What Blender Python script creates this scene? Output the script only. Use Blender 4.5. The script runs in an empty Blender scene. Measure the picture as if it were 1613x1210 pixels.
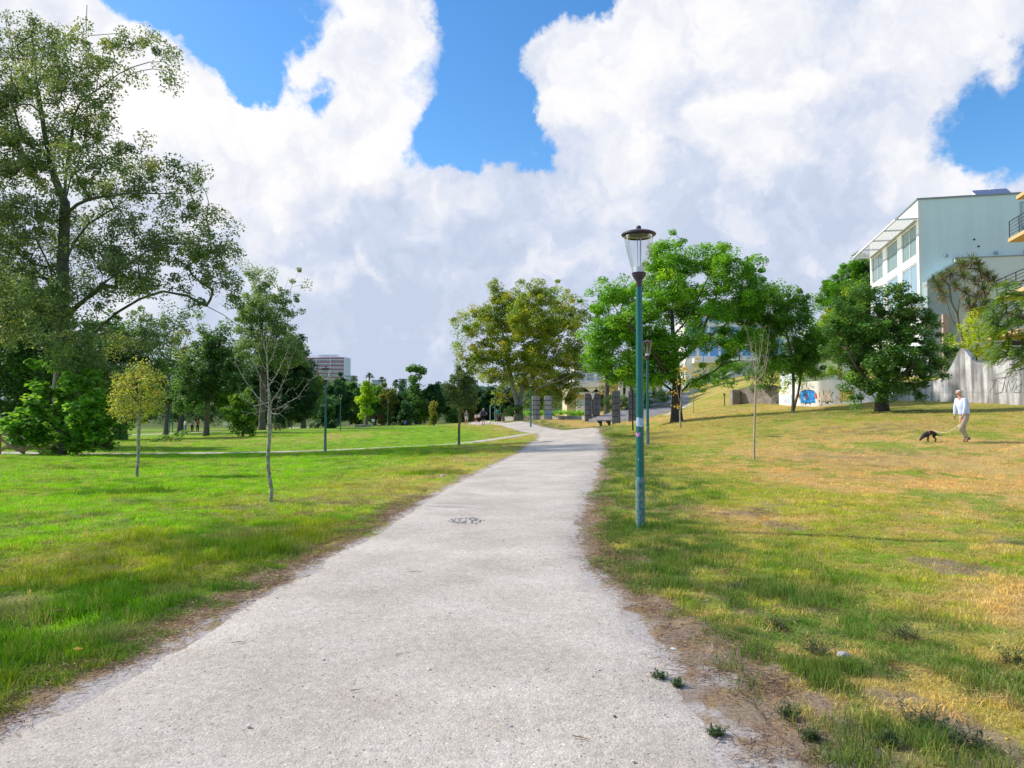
import bpy, bmesh, math, random
import numpy as np
from mathutils import Vector, Matrix
R = math.radians
S = bpy.context.scene
C = S.collection
# ------------------------------------------------------------------ camera
EYE = 1.6; F = 1170.0; PITCH = math.atan(45.0/F)
cam = bpy.data.objects.new('camera', bpy.data.cameras.new('camera')); C.objects.link(cam)
cam.data.sensor_width = 36; cam.data.lens = 36*F/1613
cam.location = (0, 0, EYE); cam.rotation_euler = (math.pi/2 + PITCH, 0, 0)
cam.data.clip_start = 0.05; cam.data.clip_end = 9000
S.camera = cam
# ------------------------------------------------------------------ world: sky with cumulus clouds
SUN_AZ = R(-74); SUN_EL = R(38)          # sun to the left, a little ahead of the camera
SKY = 0.13
W = bpy.data.worlds.new('World'); S.world = W; W.use_nodes = True
nt = W.node_tree; nt.nodes.clear()
def N(tree, kind, **kw):
    n = tree.nodes.new(kind)
    for k, v in kw.items():
        if k.startswith('i_'): n.inputs[k[2:].replace('_', ' ')].default_value = v
        elif k.startswith('n_'): n.inputs[int(k[2:])].default_value = v
        else: setattr(n, k, v)
    return n
def pix_dir(px, py):
    cx = (px-806.5)/F; cy = (605-py)/F; c, s = math.cos(PITCH), math.sin(PITCH)
    v = Vector((cx, c-cy*s, s+cy*c)); return v.normalized()
def M2(tree, op, a, b=None, c=None, clamp=False):
    n = tree.nodes.new('ShaderNodeMath'); n.operation = op; n.use_clamp = clamp
    for k, v in enumerate((a, b, c)):
        if v is None: continue
        if isinstance(v, (int, float)): n.inputs[k].default_value = v
        else: tree.links.new(v, n.inputs[k])
    return n.outputs[0]
sky = N(nt, 'ShaderNodeTexSky', sky_type='NISHITA', sun_disc=False, sun_elevation=SUN_EL, sun_rotation=SUN_AZ, air_density=1.0, dust_density=0.4, ozone_density=2.5)
tc = N(nt, 'ShaderNodeTexCoord')
wn = N(nt, 'ShaderNodeTexNoise', i_Scale=5.0, i_Detail=7.0, i_Roughness=0.6)
nt.links.new(tc.outputs['Generated'], wn.inputs['Vector'])
wsub = N(nt, 'ShaderNodeVectorMath', operation='SUBTRACT'); wsub.inputs[1].default_value = (.5, .5, .5)
nt.links.new(wn.outputs['Color'], wsub.inputs[0])
wsc = N(nt, 'ShaderNodeVectorMath', operation='SCALE'); wsc.inputs['Scale'].default_value = 0.27
nt.links.new(wsub.outputs[0], wsc.inputs[0])
wadd = N(nt, 'ShaderNodeVectorMath', operation='ADD')
nt.links.new(tc.outputs['Generated'], wadd.inputs[0]); nt.links.new(wsc.outputs[0], wadd.inputs[1])
WDIR = wadd.outputs[0]; RAW = tc.outputs['Generated']
def blobs(lst, vec):
    tot = None
    for (px, py, rx, ry, w) in lst:
        c = pix_dir(px, py)
        a = N(nt, 'ShaderNodeVectorMath', operation='SUBTRACT'); a.inputs[1].default_value = c
        nt.links.new(vec, a.inputs[0])
        b = N(nt, 'ShaderNodeVectorMath', operation='MULTIPLY'); b.inputs[1].default_value = (F/rx, 1.0, F/ry)
        nt.links.new(a.outputs[0], b.inputs[0])
        l = N(nt, 'ShaderNodeVectorMath', operation='LENGTH'); nt.links.new(b.outputs[0], l.inputs[0])
        m = N(nt, 'ShaderNodeMapRange', interpolation_type='SMOOTHSTEP'); m.inputs[1].default_value = 0.0; m.inputs[2].default_value = 1.6
        m.inputs[3].default_value = w; m.inputs[4].default_value = 0.0
        nt.links.new(l.outputs['Value'], m.inputs[0])
        tot = m.outputs[0] if tot is None else M2(nt, 'ADD', tot, m.outputs[0])
    return tot
HOLES = [(350,0,105,80,1.2),(405,110,55,62,.9),(300,60,50,60,.6),(270,-50,60,50,.5),(395,165,35,22,.5),
         (850,-40,165,75,1.3),(785,60,90,90,1.1),(760,160,100,80,1.1),(750,215,110,48,1.0),(835,190,50,55,.6),(965,-10,60,35,.5),
         (1580,165,90,60,.85),(1640,120,90,70,.7),(375,335,40,22,.5),(610,110,45,25,.35),(1300,40,1,1,0)]
hole = blobs(HOLES, WDIR)
fb = N(nt, 'ShaderNodeTexNoise', i_Scale=9.0, i_Detail=12.0, i_Roughness=0.62); nt.links.new(RAW, fb.inputs['Vector'])
dens = M2(nt, 'SUBTRACT', 1.0, hole)
dens = M2(nt, 'ADD', dens, M2(nt, 'MULTIPLY', M2(nt, 'SUBTRACT', fb.outputs[0], .5), 1.15))
# behind the camera: broken cloud from noise alone
sep = N(nt, 'ShaderNodeSeparateXYZ'); nt.links.new(RAW, sep.inputs[0])
back = N(nt, 'ShaderNodeTexNoise', i_Scale=2.2, i_Detail=8.0, i_Roughness=0.55); nt.links.new(RAW, back.inputs['Vector'])
backd = M2(nt, 'MULTIPLY', M2(nt, 'SUBTRACT', back.outputs[0], .46), 5.0)
ff = N(nt, 'ShaderNodeMapRange', interpolation_type='SMOOTHSTEP'); ff.inputs[1].default_value = .35; ff.inputs[2].default_value = .62
nt.links.new(sep.outputs[1], ff.inputs[0])
dm = N(nt, 'ShaderNodeMix', data_type='FLOAT'); nt.links.new(ff.outputs[0], dm.inputs[0]); nt.links.new(backd, dm.inputs[2]); nt.links.new(dens, dm.inputs[3])
mask = N(nt, 'ShaderNodeMapRange', interpolation_type='SMOOTHSTEP'); mask.inputs[1].default_value = .26; mask.inputs[2].default_value = .72
nt.links.new(dm.outputs[0], mask.inputs[0])
# billows: noise compared with itself a little toward the sun
off = N(nt, 'ShaderNodeVectorMath', operation='ADD'); off.inputs[1].default_value = (-.020, .0, .030); nt.links.new(WDIR, off.inputs[0])
b1 = N(nt, 'ShaderNodeTexNoise', i_Scale=7.0, i_Detail=6.0, i_Roughness=0.5); nt.links.new(WDIR, b1.inputs['Vector'])
b2 = N(nt, 'ShaderNodeTexNoise', i_Scale=7.0, i_Detail=6.0, i_Roughness=0.5); nt.links.new(off.outputs[0], b2.inputs['Vector'])
relief = M2(nt, 'MULTIPLY', M2(nt, 'SUBTRACT', b1.outputs[0], b2.outputs[0]), 2.1)
off2 = N(nt, 'ShaderNodeVectorMath', operation='ADD'); off2.inputs[1].default_value = (-.05, .0, .075); nt.links.new(WDIR, off2.inputs[0])
c1 = N(nt, 'ShaderNodeTexNoise', i_Scale=3.0, i_Detail=4.0, i_Roughness=0.5); nt.links.new(WDIR, c1.inputs['Vector'])
c2 = N(nt, 'ShaderNodeTexNoise', i_Scale=3.0, i_Detail=4.0, i_Roughness=0.5); nt.links.new(off2.outputs[0], c2.inputs['Vector'])
relief = M2(nt, 'ADD', relief, M2(nt, 'MULTIPLY', M2(nt, 'SUBTRACT', c1.outputs[0], c2.outputs[0]), 1.2))
BRIGHT = [(40,20,220,160,1.0),(540,120,170,170,1.1),(620,270,150,90,.5),(250,220,170,90,.8),(440,60,90,80,.3),(1010,120,190,140,.8),(1250,20,300,110,.55),(940,60,80,60,.3),
          (1540,240,110,40,.8),(1150,220,250,120,.3),(440,355,70,40,.55),(800,300,300,50,.25),(1270,415,25,18,.5),(100,350,200,200,.6),(1400,120,150,90,.25),(1000,420,200,60,.15)]
br = blobs(BRIGHT, WDIR)
low = N(nt, 'ShaderNodeMapRange'); low.inputs[1].default_value = .05; low.inputs[2].default_value = .40; low.inputs[3].default_value = 0.0; low.inputs[4].default_value = .24
nt.links.new(sep.outputs[2], low.inputs[0])
lum = M2(nt, 'ADD', M2(nt, 'ADD', M2(nt, 'MULTIPLY', br, .44), low.outputs[0]), relief)
lum = M2(nt, 'ADD', lum, M2(nt, 'MULTIPLY', M2(nt, 'SUBTRACT', fb.outputs[0], .5), .35))
ramp = N(nt, 'ShaderNodeValToRGB'); nt.links.new(lum, ramp.inputs[0])
e = ramp.color_ramp.elements
K = 1.0/SKY
def col(r, g, b, k=1.0): return (r*K*k, g*K*k, b*K*k, 1)
e[0].position = 0.0; e[0].color = col(.57,.65,.82)
e[1].position = 1.0; e[1].color = col(1.06,1.04,1.03)
for p, c in ((.24, col(.66,.73,.89)), (.45, col(.81,.84,.93)), (.70, col(.97,.97,1.0))):
    x = e.new(p); x.color = c
hs = N(nt, 'ShaderNodeHueSaturation', i_Saturation=1.3, i_Value=1.6); nt.links.new(sky.outputs[0], hs.inputs['Color'])
mix = N(nt, 'ShaderNodeMix', data_type='RGBA'); nt.links.new(mask.outputs[0], mix.inputs[0])
nt.links.new(hs.outputs[0], mix.inputs[6]); nt.links.new(ramp.outputs[0], mix.inputs[7])
bg = N(nt, 'ShaderNodeBackground', i_Strength=SKY); nt.links.new(mix.outputs[2], bg.inputs['Color'])
wo = N(nt, 'ShaderNodeOutputWorld'); nt.links.new(bg.outputs[0], wo.inputs[0])
W.cycles.sampling_method = 'MANUAL'; W.cycles.sample_map_resolution = 512
# ------------------------------------------------------------------ sun
sd = bpy.data.lights.new('sun', 'SUN'); sd.energy = 5.0; sd.angle = R(1.2); sd.color = (1.0, .93, .82)
sun = bpy.data.objects.new('sun', sd); C.objects.link(sun); sun.location = (-60, 20, 80)
SV = Vector((math.sin(SUN_AZ)*math.cos(SUN_EL), math.cos(SUN_AZ)*math.cos(SUN_EL), math.sin(SUN_EL)))
sun.rotation_euler = SV.to_track_quat('Z', 'Y').to_euler()
S.view_settings.view_transform = 'Standard'; S.view_settings.look = 'None'; S.view_settings.exposure = 0.0; S.view_settings.gamma = 1
S.cycles.max_bounces = 6; S.cycles.diffuse_bounces = 3; S.cycles.glossy_bounces = 2; S.cycles.transmission_bounces = 3; S.cycles.transparent_max_bounces = 8
S.cycles.use_denoising = True; S.cycles.caustics_reflective = False; S.cycles.caustics_refractive = False
# ------------------------------------------------------------------ helpers
def P(px, py, Y):
    """world point at forward distance Y seen at photo pixel (px, py)"""
    cx = (px-806.5)/F; cy = (605-py)/F; c, s = math.cos(PITCH), math.sin(PITCH)
    t = Y/(c-cy*s); return Vector((cx*t, Y, EYE+(s+cy*c)*t))
# ground: thin plate spline through surveyed contact points (pixel x, pixel y, distance)
CP = [(1009,835,10.2),(1020,700,29.8),(1187,725,20.3),(1520,698,23.4),(1390,648,36),(1613,637,38),(1450,638,41),(1350,640,45),
      (1240,640,51),(1248,648,46),(1140,640,58),(1225,637,57),(1060,665,45),(1072,675,35),(950,671,55),
      (970,663,69),(1030,660,62),(836,673,64),(815,662,82),(844,661,73),(864,661,73),(890,661,82),(763,670.7,76),(735,669.3,88),(820,676,61),(850,686,50),(900,679.5,57),(790,670.5,76),(945,690,46),(754,665.5,140),(880,679,53),
      (427,790,13.4),(218,752,20.6),(513,712,36.6),(40,716,36),(100,716,38),(325,686,75),(380,688,62),(430,676,88),(263,684,88),
      (611,671.5,114),(537,677.7,86),(460,677,115),(552,669,165),(500,672,170),(700,668,180),(723,702,36),(1120,622,74),
      (1045,650,76),(1100,618,84.5),(1173,594,99),(930,652,110),(945,649,100),(1140,598,92),(1010,640,90),(1613,760,17)]
CW = []
for a in CP:
    v = P(*a); CW.append((v.x, v.y, v.z))
CW += [(x, y, 0.0) for x in (-9, -6, -3, 0, 3, 6) for y in (-12, -6, 0, 4, 8)]
CW += [(10, 0, .1), (14, 6, .25), (12, 12, .25), (25, 5, .6), (30, -15, .8), (-20, 0, -.1), (-40, 10, -.4), (-60, 30, -.5), (-30, -20, 0),
       (0, -30, 0), (34, 48, 4.3), (45, 50, 4.8), (50, 38, 4.4), (30, 60, 4.5), (45, 75, 6.5), (60, 100, 8), (40, 120, 8),
       (90, 60, 8), (-80, 80, -1), (-120, 140, -1.5), (-60, 200, -1.4), (0, 230, -1.2), (60, 220, 4), (120, 150, 9), (-150, 30, -1), (110, -20, 4), (0, -90, 0), (-90, -60, -.5), (-35, 110, -1.0)]
CW = np.array(CW)
def _phi(r2): return np.where(r2 > 1e-9, r2*np.log(np.maximum(r2, 1e-9))*.5, 0)
def _fit(cw, lam):
    n = len(cw); d = ((cw[:, None, :2]-cw[None, :, :2])**2).sum(-1)
    A = np.zeros((n+3, n+3)); A[:n, :n] = _phi(d)+lam*np.eye(n); A[:n, n] = 1; A[:n, n+1:] = cw[:, :2]; A[n, :n] = 1; A[n+1:, :n] = cw[:, :2].T
    b = np.zeros(n+3); b[:n] = cw[:, 2]; return np.linalg.solve(A, b)
WT = _fit(CW, 1.0)
def H(x, y):
    x = np.atleast_1d(np.asarray(x, float)); y = np.atleast_1d(np.asarray(y, float)); shp = x.shape
    x = x.ravel(); y = y.ravel(); out = np.empty(len(x)); n = len(CW)
    r = np.hypot(x, y); k = np.clip(r/230, 1, None); xs, ys = x/k, y/k
    for s in range(0, len(x), 20000):
        sl = slice(s, s+20000)
        d = (xs[sl, None]-CW[None, :, 0])**2+(ys[sl, None]-CW[None, :, 1])**2
        out[sl] = _phi(d)@WT[:n]+WT[n]+WT[n+1]*xs[sl]+WT[n+2]*ys[sl]
    w = np.clip((r-190)/160, 0, 1); w = w*w*(3-2*w)
    return (out*(1-w)-1.5*w).reshape(shp)
def h(x, y): return float(H(x, y)[0])
def G(px, Y):
    x = (px-806.5)/F*Y; return Vector((x, Y, h(x, Y)))
def hit(px, py):
    ys = np.geomspace(2.0, 400, 1600); a = P(px, py, 1.0); dx, dz = a.x, a.z-EYE
    zz = EYE+dz*ys; g = H(dx*ys, ys); k = np.argmax(zz < g)
    if not (zz < g).any(): k = len(ys)-1
    return Vector((dx*ys[k], ys[k], g[k]))
# lattice noise
def vn(x, y, seed=0):
    xi = np.floor(x).astype(np.int64); yi = np.floor(y).astype(np.int64); fx = x-xi; fy = y-yi
    fx = fx*fx*(3-2*fx); fy = fy*fy*(3-2*fy)
    def hs_(a, b):
        n = (a*374761393+b*668265263+seed*1442695041) & 0xffffffff
        n = ((n ^ (n >> 13))*1274126177) & 0xffffffff
        return ((n ^ (n >> 16)) & 0xffff)/65535.0
    return (hs_(xi, yi)*(1-fx)+hs_(xi+1, yi)*fx)*(1-fy)+(hs_(xi, yi+1)*(1-fx)+hs_(xi+1, yi+1)*fx)*fy
def fbm(x, y, sc, oc=4, seed=0, rough=.5):
    s = 0; a = 1; t = 0
    for k in range(oc): s = s+a*vn(x*sc*2**k+17.3*k, y*sc*2**k-9.1*k, seed+k); t += a; a *= rough
    return s/t
# ---- custom properties
def tag(o, label=None, cat=None, group=None, kind=None):
    if label: o['label'] = label
    if cat: o['category'] = cat
    if group: o['group'] = group
    if kind: o['kind'] = kind
    return o
def empty(name, loc=(0, 0, 0), rz=0.0, label=None, cat=None, group=None):
    o = bpy.data.objects.new(name, None); C.objects.link(o); o.location = loc; o.rotation_euler = (0, 0, rz); o.empty_display_size = .2
    return tag(o, label, cat, group)
def mesh_np(name, V, faces, mat=None, parent=None, loc=None, smooth=False, attr=None, sizes=None):
    """V (n,3); faces (m,k) array or flat loops with sizes; attr: dict name->(domain, array rgb)"""
    me = bpy.data.meshes.new(name); V = np.asarray(V, np.float32)
    me.vertices.add(len(V)); me.vertices.foreach_set('co', V.ravel())
    if sizes is None:
        faces = np.asarray(faces, np.int32); m, k = faces.shape; sizes = np.full(m, k, np.int32); flat = faces.ravel()
    else: flat = np.asarray(faces, np.int32); sizes = np.asarray(sizes, np.int32)
    me.loops.add(len(flat)); me.loops.foreach_set('vertex_index', flat)
    me.polygons.add(len(sizes)); st = np.concatenate(([0], np.cumsum(sizes)[:-1])).astype(np.int32)
    me.polygons.foreach_set('loop_start', st)
    if smooth: me.polygons.foreach_set('use_smooth', np.ones(len(sizes), bool))
    for k, (dom, arr) in (attr or {}).items():
        arr = np.asarray(arr, np.float32)
        if arr.ndim == 1:
            a = me.attributes.new(k, 'FLOAT', dom); a.data.foreach_set('value', arr)
        else:
            a = me.attributes.new(k, 'FLOAT_COLOR', dom); b = np.ones((len(arr), 4), np.float32); b[:, :3] = arr; a.data.foreach_set('color', b.ravel())
    me.update(calc_edges=True); me.validate()
    o = bpy.data.objects.new(name, me); C.objects.link(o)
    if mat: me.materials.append(mat)
    if parent: o.parent = parent
    if loc is not None: o.location = loc
    return o
class MB:
    """collects boxes, prisms and lathes into one mesh"""
    def __init__(s): s.V = []; s.Fc = []
    def add(s, vs, fs):
        b = len(s.V); s.V += [tuple(v) for v in vs]; s.Fc += [tuple(i+b for i in f) for f in fs]; return s
    def box(s, x0, x1, y0, y1, z0, z1, M=None):
        vs = [Vector((x, y, z)) for x in (x0, x1) for y in (y0, y1) for z in (z0, z1)]
        if M is not None: vs = [M@v for v in vs]
        return s.add(vs, [(0, 1, 3, 2), (4, 6, 7, 5), (0, 4, 5, 1), (2, 3, 7, 6), (0, 2, 6, 4), (1, 5, 7, 3)])
    def bar(s, a, b, r, r2=None, n=8, caps=True):
        a = Vector(a); b = Vector(b); r2 = r if r2 is None else r2; d = (b-a).normalized()
        u = d.orthogonal().normalized(); w = d.cross(u); vs = []
        for c, q in ((a, r), (b, r2)): vs += [c+(u*math.cos(2*math.pi*k/n)+w*math.sin(2*math.pi*k/n))*q for k in range(n)]
        fs = [(k, (k+1) % n, n+(k+1) % n, n+k) for k in range(n)]
        if caps: fs += [tuple(range(n))[::-1], tuple(range(n, 2*n))]
        return s.add(vs, fs)
    def lathe(s, prof, n=24, c=(0, 0, 0), caps=True):
        vs = []; m = len(prof)
        for r, z in prof: vs += [(c[0]+r*math.cos(2*math.pi*k/n), c[1]+r*math.sin(2*math.pi*k/n), c[2]+z) for k in range(n)]
        fs = [(j*n+k, j*n+(k+1) % n, (j+1)*n+(k+1) % n, (j+1)*n+k) for j in range(m-1) for k in range(n)]
        if caps: fs += [tuple(range(n))[::-1], tuple(range((m-1)*n, m*n))]
        return s.add(vs, fs)
    def prism(s, pts, d):
        """closed 3-D outline extruded by vector d"""
        n = len(pts); pts = [Vector(p) for p in pts]; d = Vector(d)
        return s.add(pts+[p+d for p in pts], [tuple(range(n))[::-1], tuple(range(n, 2*n))]+[(k, (k+1) % n, n+(k+1) % n, n+k) for k in range(n)])
    def build(s, name, mat, parent=None, loc=None, smooth=False, bevel=0):
        me = bpy.data.meshes.new(name); me.from_pydata(s.V, [], s.Fc); me.update()
        bm = bmesh.new(); bm.from_mesh(me); bmesh.ops.recalc_face_normals(bm, faces=bm.faces)
        if bevel: bmesh.ops.bevel(bm, geom=[e for e in bm.edges if len(e.link_faces) == 2 and e.calc_face_angle(0) > .6], offset=bevel, segments=1, affect='EDGES')
        bm.to_mesh(me); bm.free(); me.update()
        if smooth:
            me.polygons.foreach_set('use_smooth', np.ones(len(me.polygons), bool)); me.set_sharp_from_angle(angle=R(38))
        o = bpy.data.objects.new(name, me); C.objects.link(o)
        if mat: me.materials.append(mat)
        if parent: o.parent = parent
        if loc is not None: o.location = loc
        return o
def copy_tree(o, parent=None):
    c = o.copy(); C.objects.link(c); c.parent = parent
    for ch in [q for q in C.objects if q.parent == o]: copy_tree(ch, c)
    return c
# ------------------------------------------------------------------ materials
def mat(name, color, rough=.8, spec=.3, metal=0.0, noise=None, bump=None, streak=None):
    """noise=(scale, amount[, colour2]); bump=(scale, strength, distance); streak=(colour, scale)"""
    m = bpy.data.materials.new(name); m.use_nodes = True; t = m.node_tree; p = t.nodes['Principled BSDF']
    p.inputs['Base Color'].default_value = (*color, 1); p.inputs['Roughness'].default_value = rough; p.inputs['Metallic'].default_value = metal
    p.inputs['Specular IOR Level'].default_value = spec
    geo = N(t, 'ShaderNodeNewGeometry'); out = None
    if noise:
        sc, am = noise[:2]; c2 = noise[2] if len(noise) > 2 else tuple(c*.6 for c in color)
        n = N(t, 'ShaderNodeTexNoise', i_Scale=sc, i_Detail=8.0, i_Roughness=.65); t.links.new(geo.outputs['Position'], n.inputs['Vector'])
        mr = N(t, 'ShaderNodeMapRange'); mr.inputs[1].default_value = .38; mr.inputs[2].default_value = .68; mr.inputs[4].default_value = am
        t.links.new(n.outputs[0], mr.inputs[0])
        mx = N(t, 'ShaderNodeMix', data_type='RGBA'); mx.inputs[6].default_value = (*color, 1); mx.inputs[7].default_value = (*c2, 1)
        t.links.new(mr.outputs[0], mx.inputs[0]); out = mx.outputs[2]
    if streak:
        mp = N(t, 'ShaderNodeMapping'); mp.inputs['Scale'].default_value = (streak[1], streak[1], streak[1]*.07); t.links.new(geo.outputs['Position'], mp.inputs[0])
        n = N(t, 'ShaderNodeTexNoise', i_Scale=1.0, i_Detail=6.0, i_Roughness=.6); t.links.new(mp.outputs[0], n.inputs['Vector'])
        mr = N(t, 'ShaderNodeMapRange'); mr.inputs[1].default_value = .46; mr.inputs[2].default_value = .60; mr.inputs[4].default_value = streak[2] if len(streak) > 2 else .8
        t.links.new(n.outputs[0], mr.inputs[0])
        mx = N(t, 'ShaderNodeMix', data_type='RGBA'); mx.inputs[6].default_value = (*color, 1); mx.inputs[7].default_value = (*streak[0], 1)
        if out: t.links.new(out, mx.inputs[6])
        t.links.new(mr.outputs[0], mx.inputs[0]); out = mx.outputs[2]
    if out: t.links.new(out, p.inputs['Base Color'])
    if bump:
        n = N(t, 'ShaderNodeTexNoise', i_Scale=bump[0], i_Detail=8.0, i_Roughness=.65); t.links.new(geo.outputs['Position'], n.inputs['Vector'])
        b = N(t, 'ShaderNodeBump', i_Strength=bump[1], i_Distance=bump[2]); t.links.new(n.outputs[0], b.inputs['Height']); t.links.new(b.outputs[0], p.inputs['Normal'])
    return m
def leaf_mat(name, attr_type='GEOMETRY', transl=.42, rough=.5, gloss=.25):
    m = bpy.data.materials.new(name); m.use_nodes = True; t = m.node_tree; p = t.nodes['Principled BSDF']
    at = N(t, 'ShaderNodeAttribute', attribute_name='col', attribute_type=attr_type)
    cs = at.outputs['Color']
    if attr_type == 'INSTANCER':
        a2 = N(t, 'ShaderNodeAttribute', attribute_name='shade', attribute_type='GEOMETRY')
        vm = N(t, 'ShaderNodeVectorMath', operation='MULTIPLY'); t.links.new(cs, vm.inputs[0]); t.links.new(a2.outputs['Color'], vm.inputs[1]); cs = vm.outputs[0]
    t.links.new(cs, p.inputs['Base Color']); p.inputs['Roughness'].default_value = rough; p.inputs['Specular IOR Level'].default_value = gloss
    tr = N(t, 'ShaderNodeBsdfTranslucent')
    hsn = N(t, 'ShaderNodeHueSaturation', i_Hue=.485, i_Saturation=1.1, i_Value=1.5); t.links.new(cs, hsn.inputs['Color']); t.links.new(hsn.outputs[0], tr.inputs['Color'])
    ms = N(t, 'ShaderNodeMixShader', i_Fac=transl); t.links.new(p.outputs[0], ms.inputs[1]); t.links.new(tr.outputs[0], ms.inputs[2])
    t.links.new(ms.outputs[0], t.nodes['Material Output'].inputs[0]); return m
LEAF = leaf_mat('leaf')
BARK = mat('bark', (.17, .145, .12), .9, .1, noise=(6, .8, (.07, .06, .05)), bump=(14, .8, .03))
BARK_PALE = mat('bark_pale', (.42, .40, .35), .9, .1, noise=(7, .9, (.12, .11, .09)), bump=(14, .7, .03))
BARK_DARK = mat('bark_dark', (.085, .07, .06), .9, .1, noise=(9, .8, (.04, .035, .03)), bump=(14, .8, .03))
BARK_BARE = mat('bark_bare', (.42, .36, .24), .9, .1, noise=(9, .7, (.22, .19, .13)), bump=(20, .5, .01))
BARK_SPOT = mat('bark_spotted', (.46, .43, .33), .9, .1, noise=(22, 1, (.08, .075, .06)), bump=(30, .5, .01))
# ------------------------------------------------------------------ paths (outlines surveyed along their edges)
def poly_hit(lst): return [hit(*p) for p in lst]
LE = poly_hit([(0,1162),(160,1086),(330,985),(480,900),(600,832),(690,776),(758,742),(800,722),(830,704),(846,692)])
RE = poly_hit([(1160,1210),(1098,1100),(1030,1005),(960,935),(915,895),(903,862),(905,832),(925,775),(940,735),(948,705),(946,692)])
# extend behind the camera
d = (LE[0]-LE[2]); d = Vector((-.35, -1, 0)); LE = [LE[0]+Vector((-.9, -3.2, 0)), LE[0]+Vector((-2.6, -12, 0))][::-1]+LE
RE = [Vector((1.6, -12, 0)), Vector((1.25, 0, 0))]+RE
# far part: the path swings left
LE += [G(850, 50), G(843, 54), G(820, 58.5), G(790, 67), G(760, 76), G(735, 86), G(731, 98), G(742, 140), G(752, 175)]
RE += [G(940, 52), G(903, 57), G(862, 62.5), G(822, 71), G(790, 81), G(770, 96), G(768, 112), G(768, 140), G(770, 175)]
def resample(L, n):
    L = [Vector((p.x, p.y)) for p in L]; s = [0]
    for a, b in zip(L, L[1:]): s.append(s[-1]+(b-a).length)
    t = np.linspace(0, s[-1], n)**1.0; out = np.empty((n, 2)); out[:, 0] = np.interp(t, s, [p.x for p in L]); out[:, 1] = np.interp(t, s, [p.y for p in L])
    k = np.array([1, 4, 6, 4, 1])/16.
    for _ in range(3):
        q = out.copy()
        for c in range(2): q[2:-2, c] = np.convolve(out[:, c], k, 'valid')
        out = q
    return out
LEr = resample(LE, 420); REr = resample(RE, 420)
def dist_poly(x, y, poly):
    out = np.full(len(x), 1e9)
    p = poly[::3]; a = p[:-1]; b = p[1:]; ab = b-a; L2 = (ab**2).sum(1)
    for s in range(0, len(x), 20000):
        q = np.stack((x[s:s+20000], y[s:s+20000]), 1)[:, None, :]
        t = np.clip(((q-a)*ab).sum(-1)/L2, 0, 1); dd = np.sqrt(((q-(a+t[..., None]*ab))**2).sum(-1)); out[s:s+20000] = dd.min(1)
    return out
def inside_poly(x, y, poly):
    ins = np.zeros(len(x), bool); n = len(poly)
    for i in range(n):
        x1, y1 = poly[i]; x2, y2 = poly[(i+1) % n]
        if y1 == y2: continue
        c = ((y1 > y) != (y2 > y)) & (x < (x2-x1)*(y-y1)/(y2-y1)+x1); ins ^= c
    return ins
PATHPOLY = np.concatenate((LEr[::3], REr[::-3]))
# narrow left path + far paths as centre lines with width
SIDE = [G(-120, 37), G(40, 39.3), G(160, 39), G(260, 38.5), G(400, 38.2), G(513, 38.6), G(600, 40), G(700, 43), G(760, 47.5), G(850, 53)]
FAR1 = [G(150, 84), G(250, 92), G(300, 100), G(372, 112), G(470, 140), G(620, 165), G(760, 172)]
SIDEr = resample(SIDE, 200); FARr = resample(FAR1, 200)
# ------------------------------------------------------------------ lawn colour as a function of place
LUSH = np.array((.25, .50, .010)); DEEP = np.array((.060, .175, .014)); STRAW = np.array((.74, .54, .20)); OLIVE = np.array((.40, .44, .035))
DIRT = np.array((.27, .20, .155)); GRAV = np.array((.50, .455, .43)); BROWN = np.array((.33, .225, .13))
def mixc(a, b, w): return a*(1-w[:, None])+b*w[:, None]
def ss(a, b, v): t = np.clip((v-a)/(b-a), 0, 1); return t*t*(3-2*t)
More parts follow.
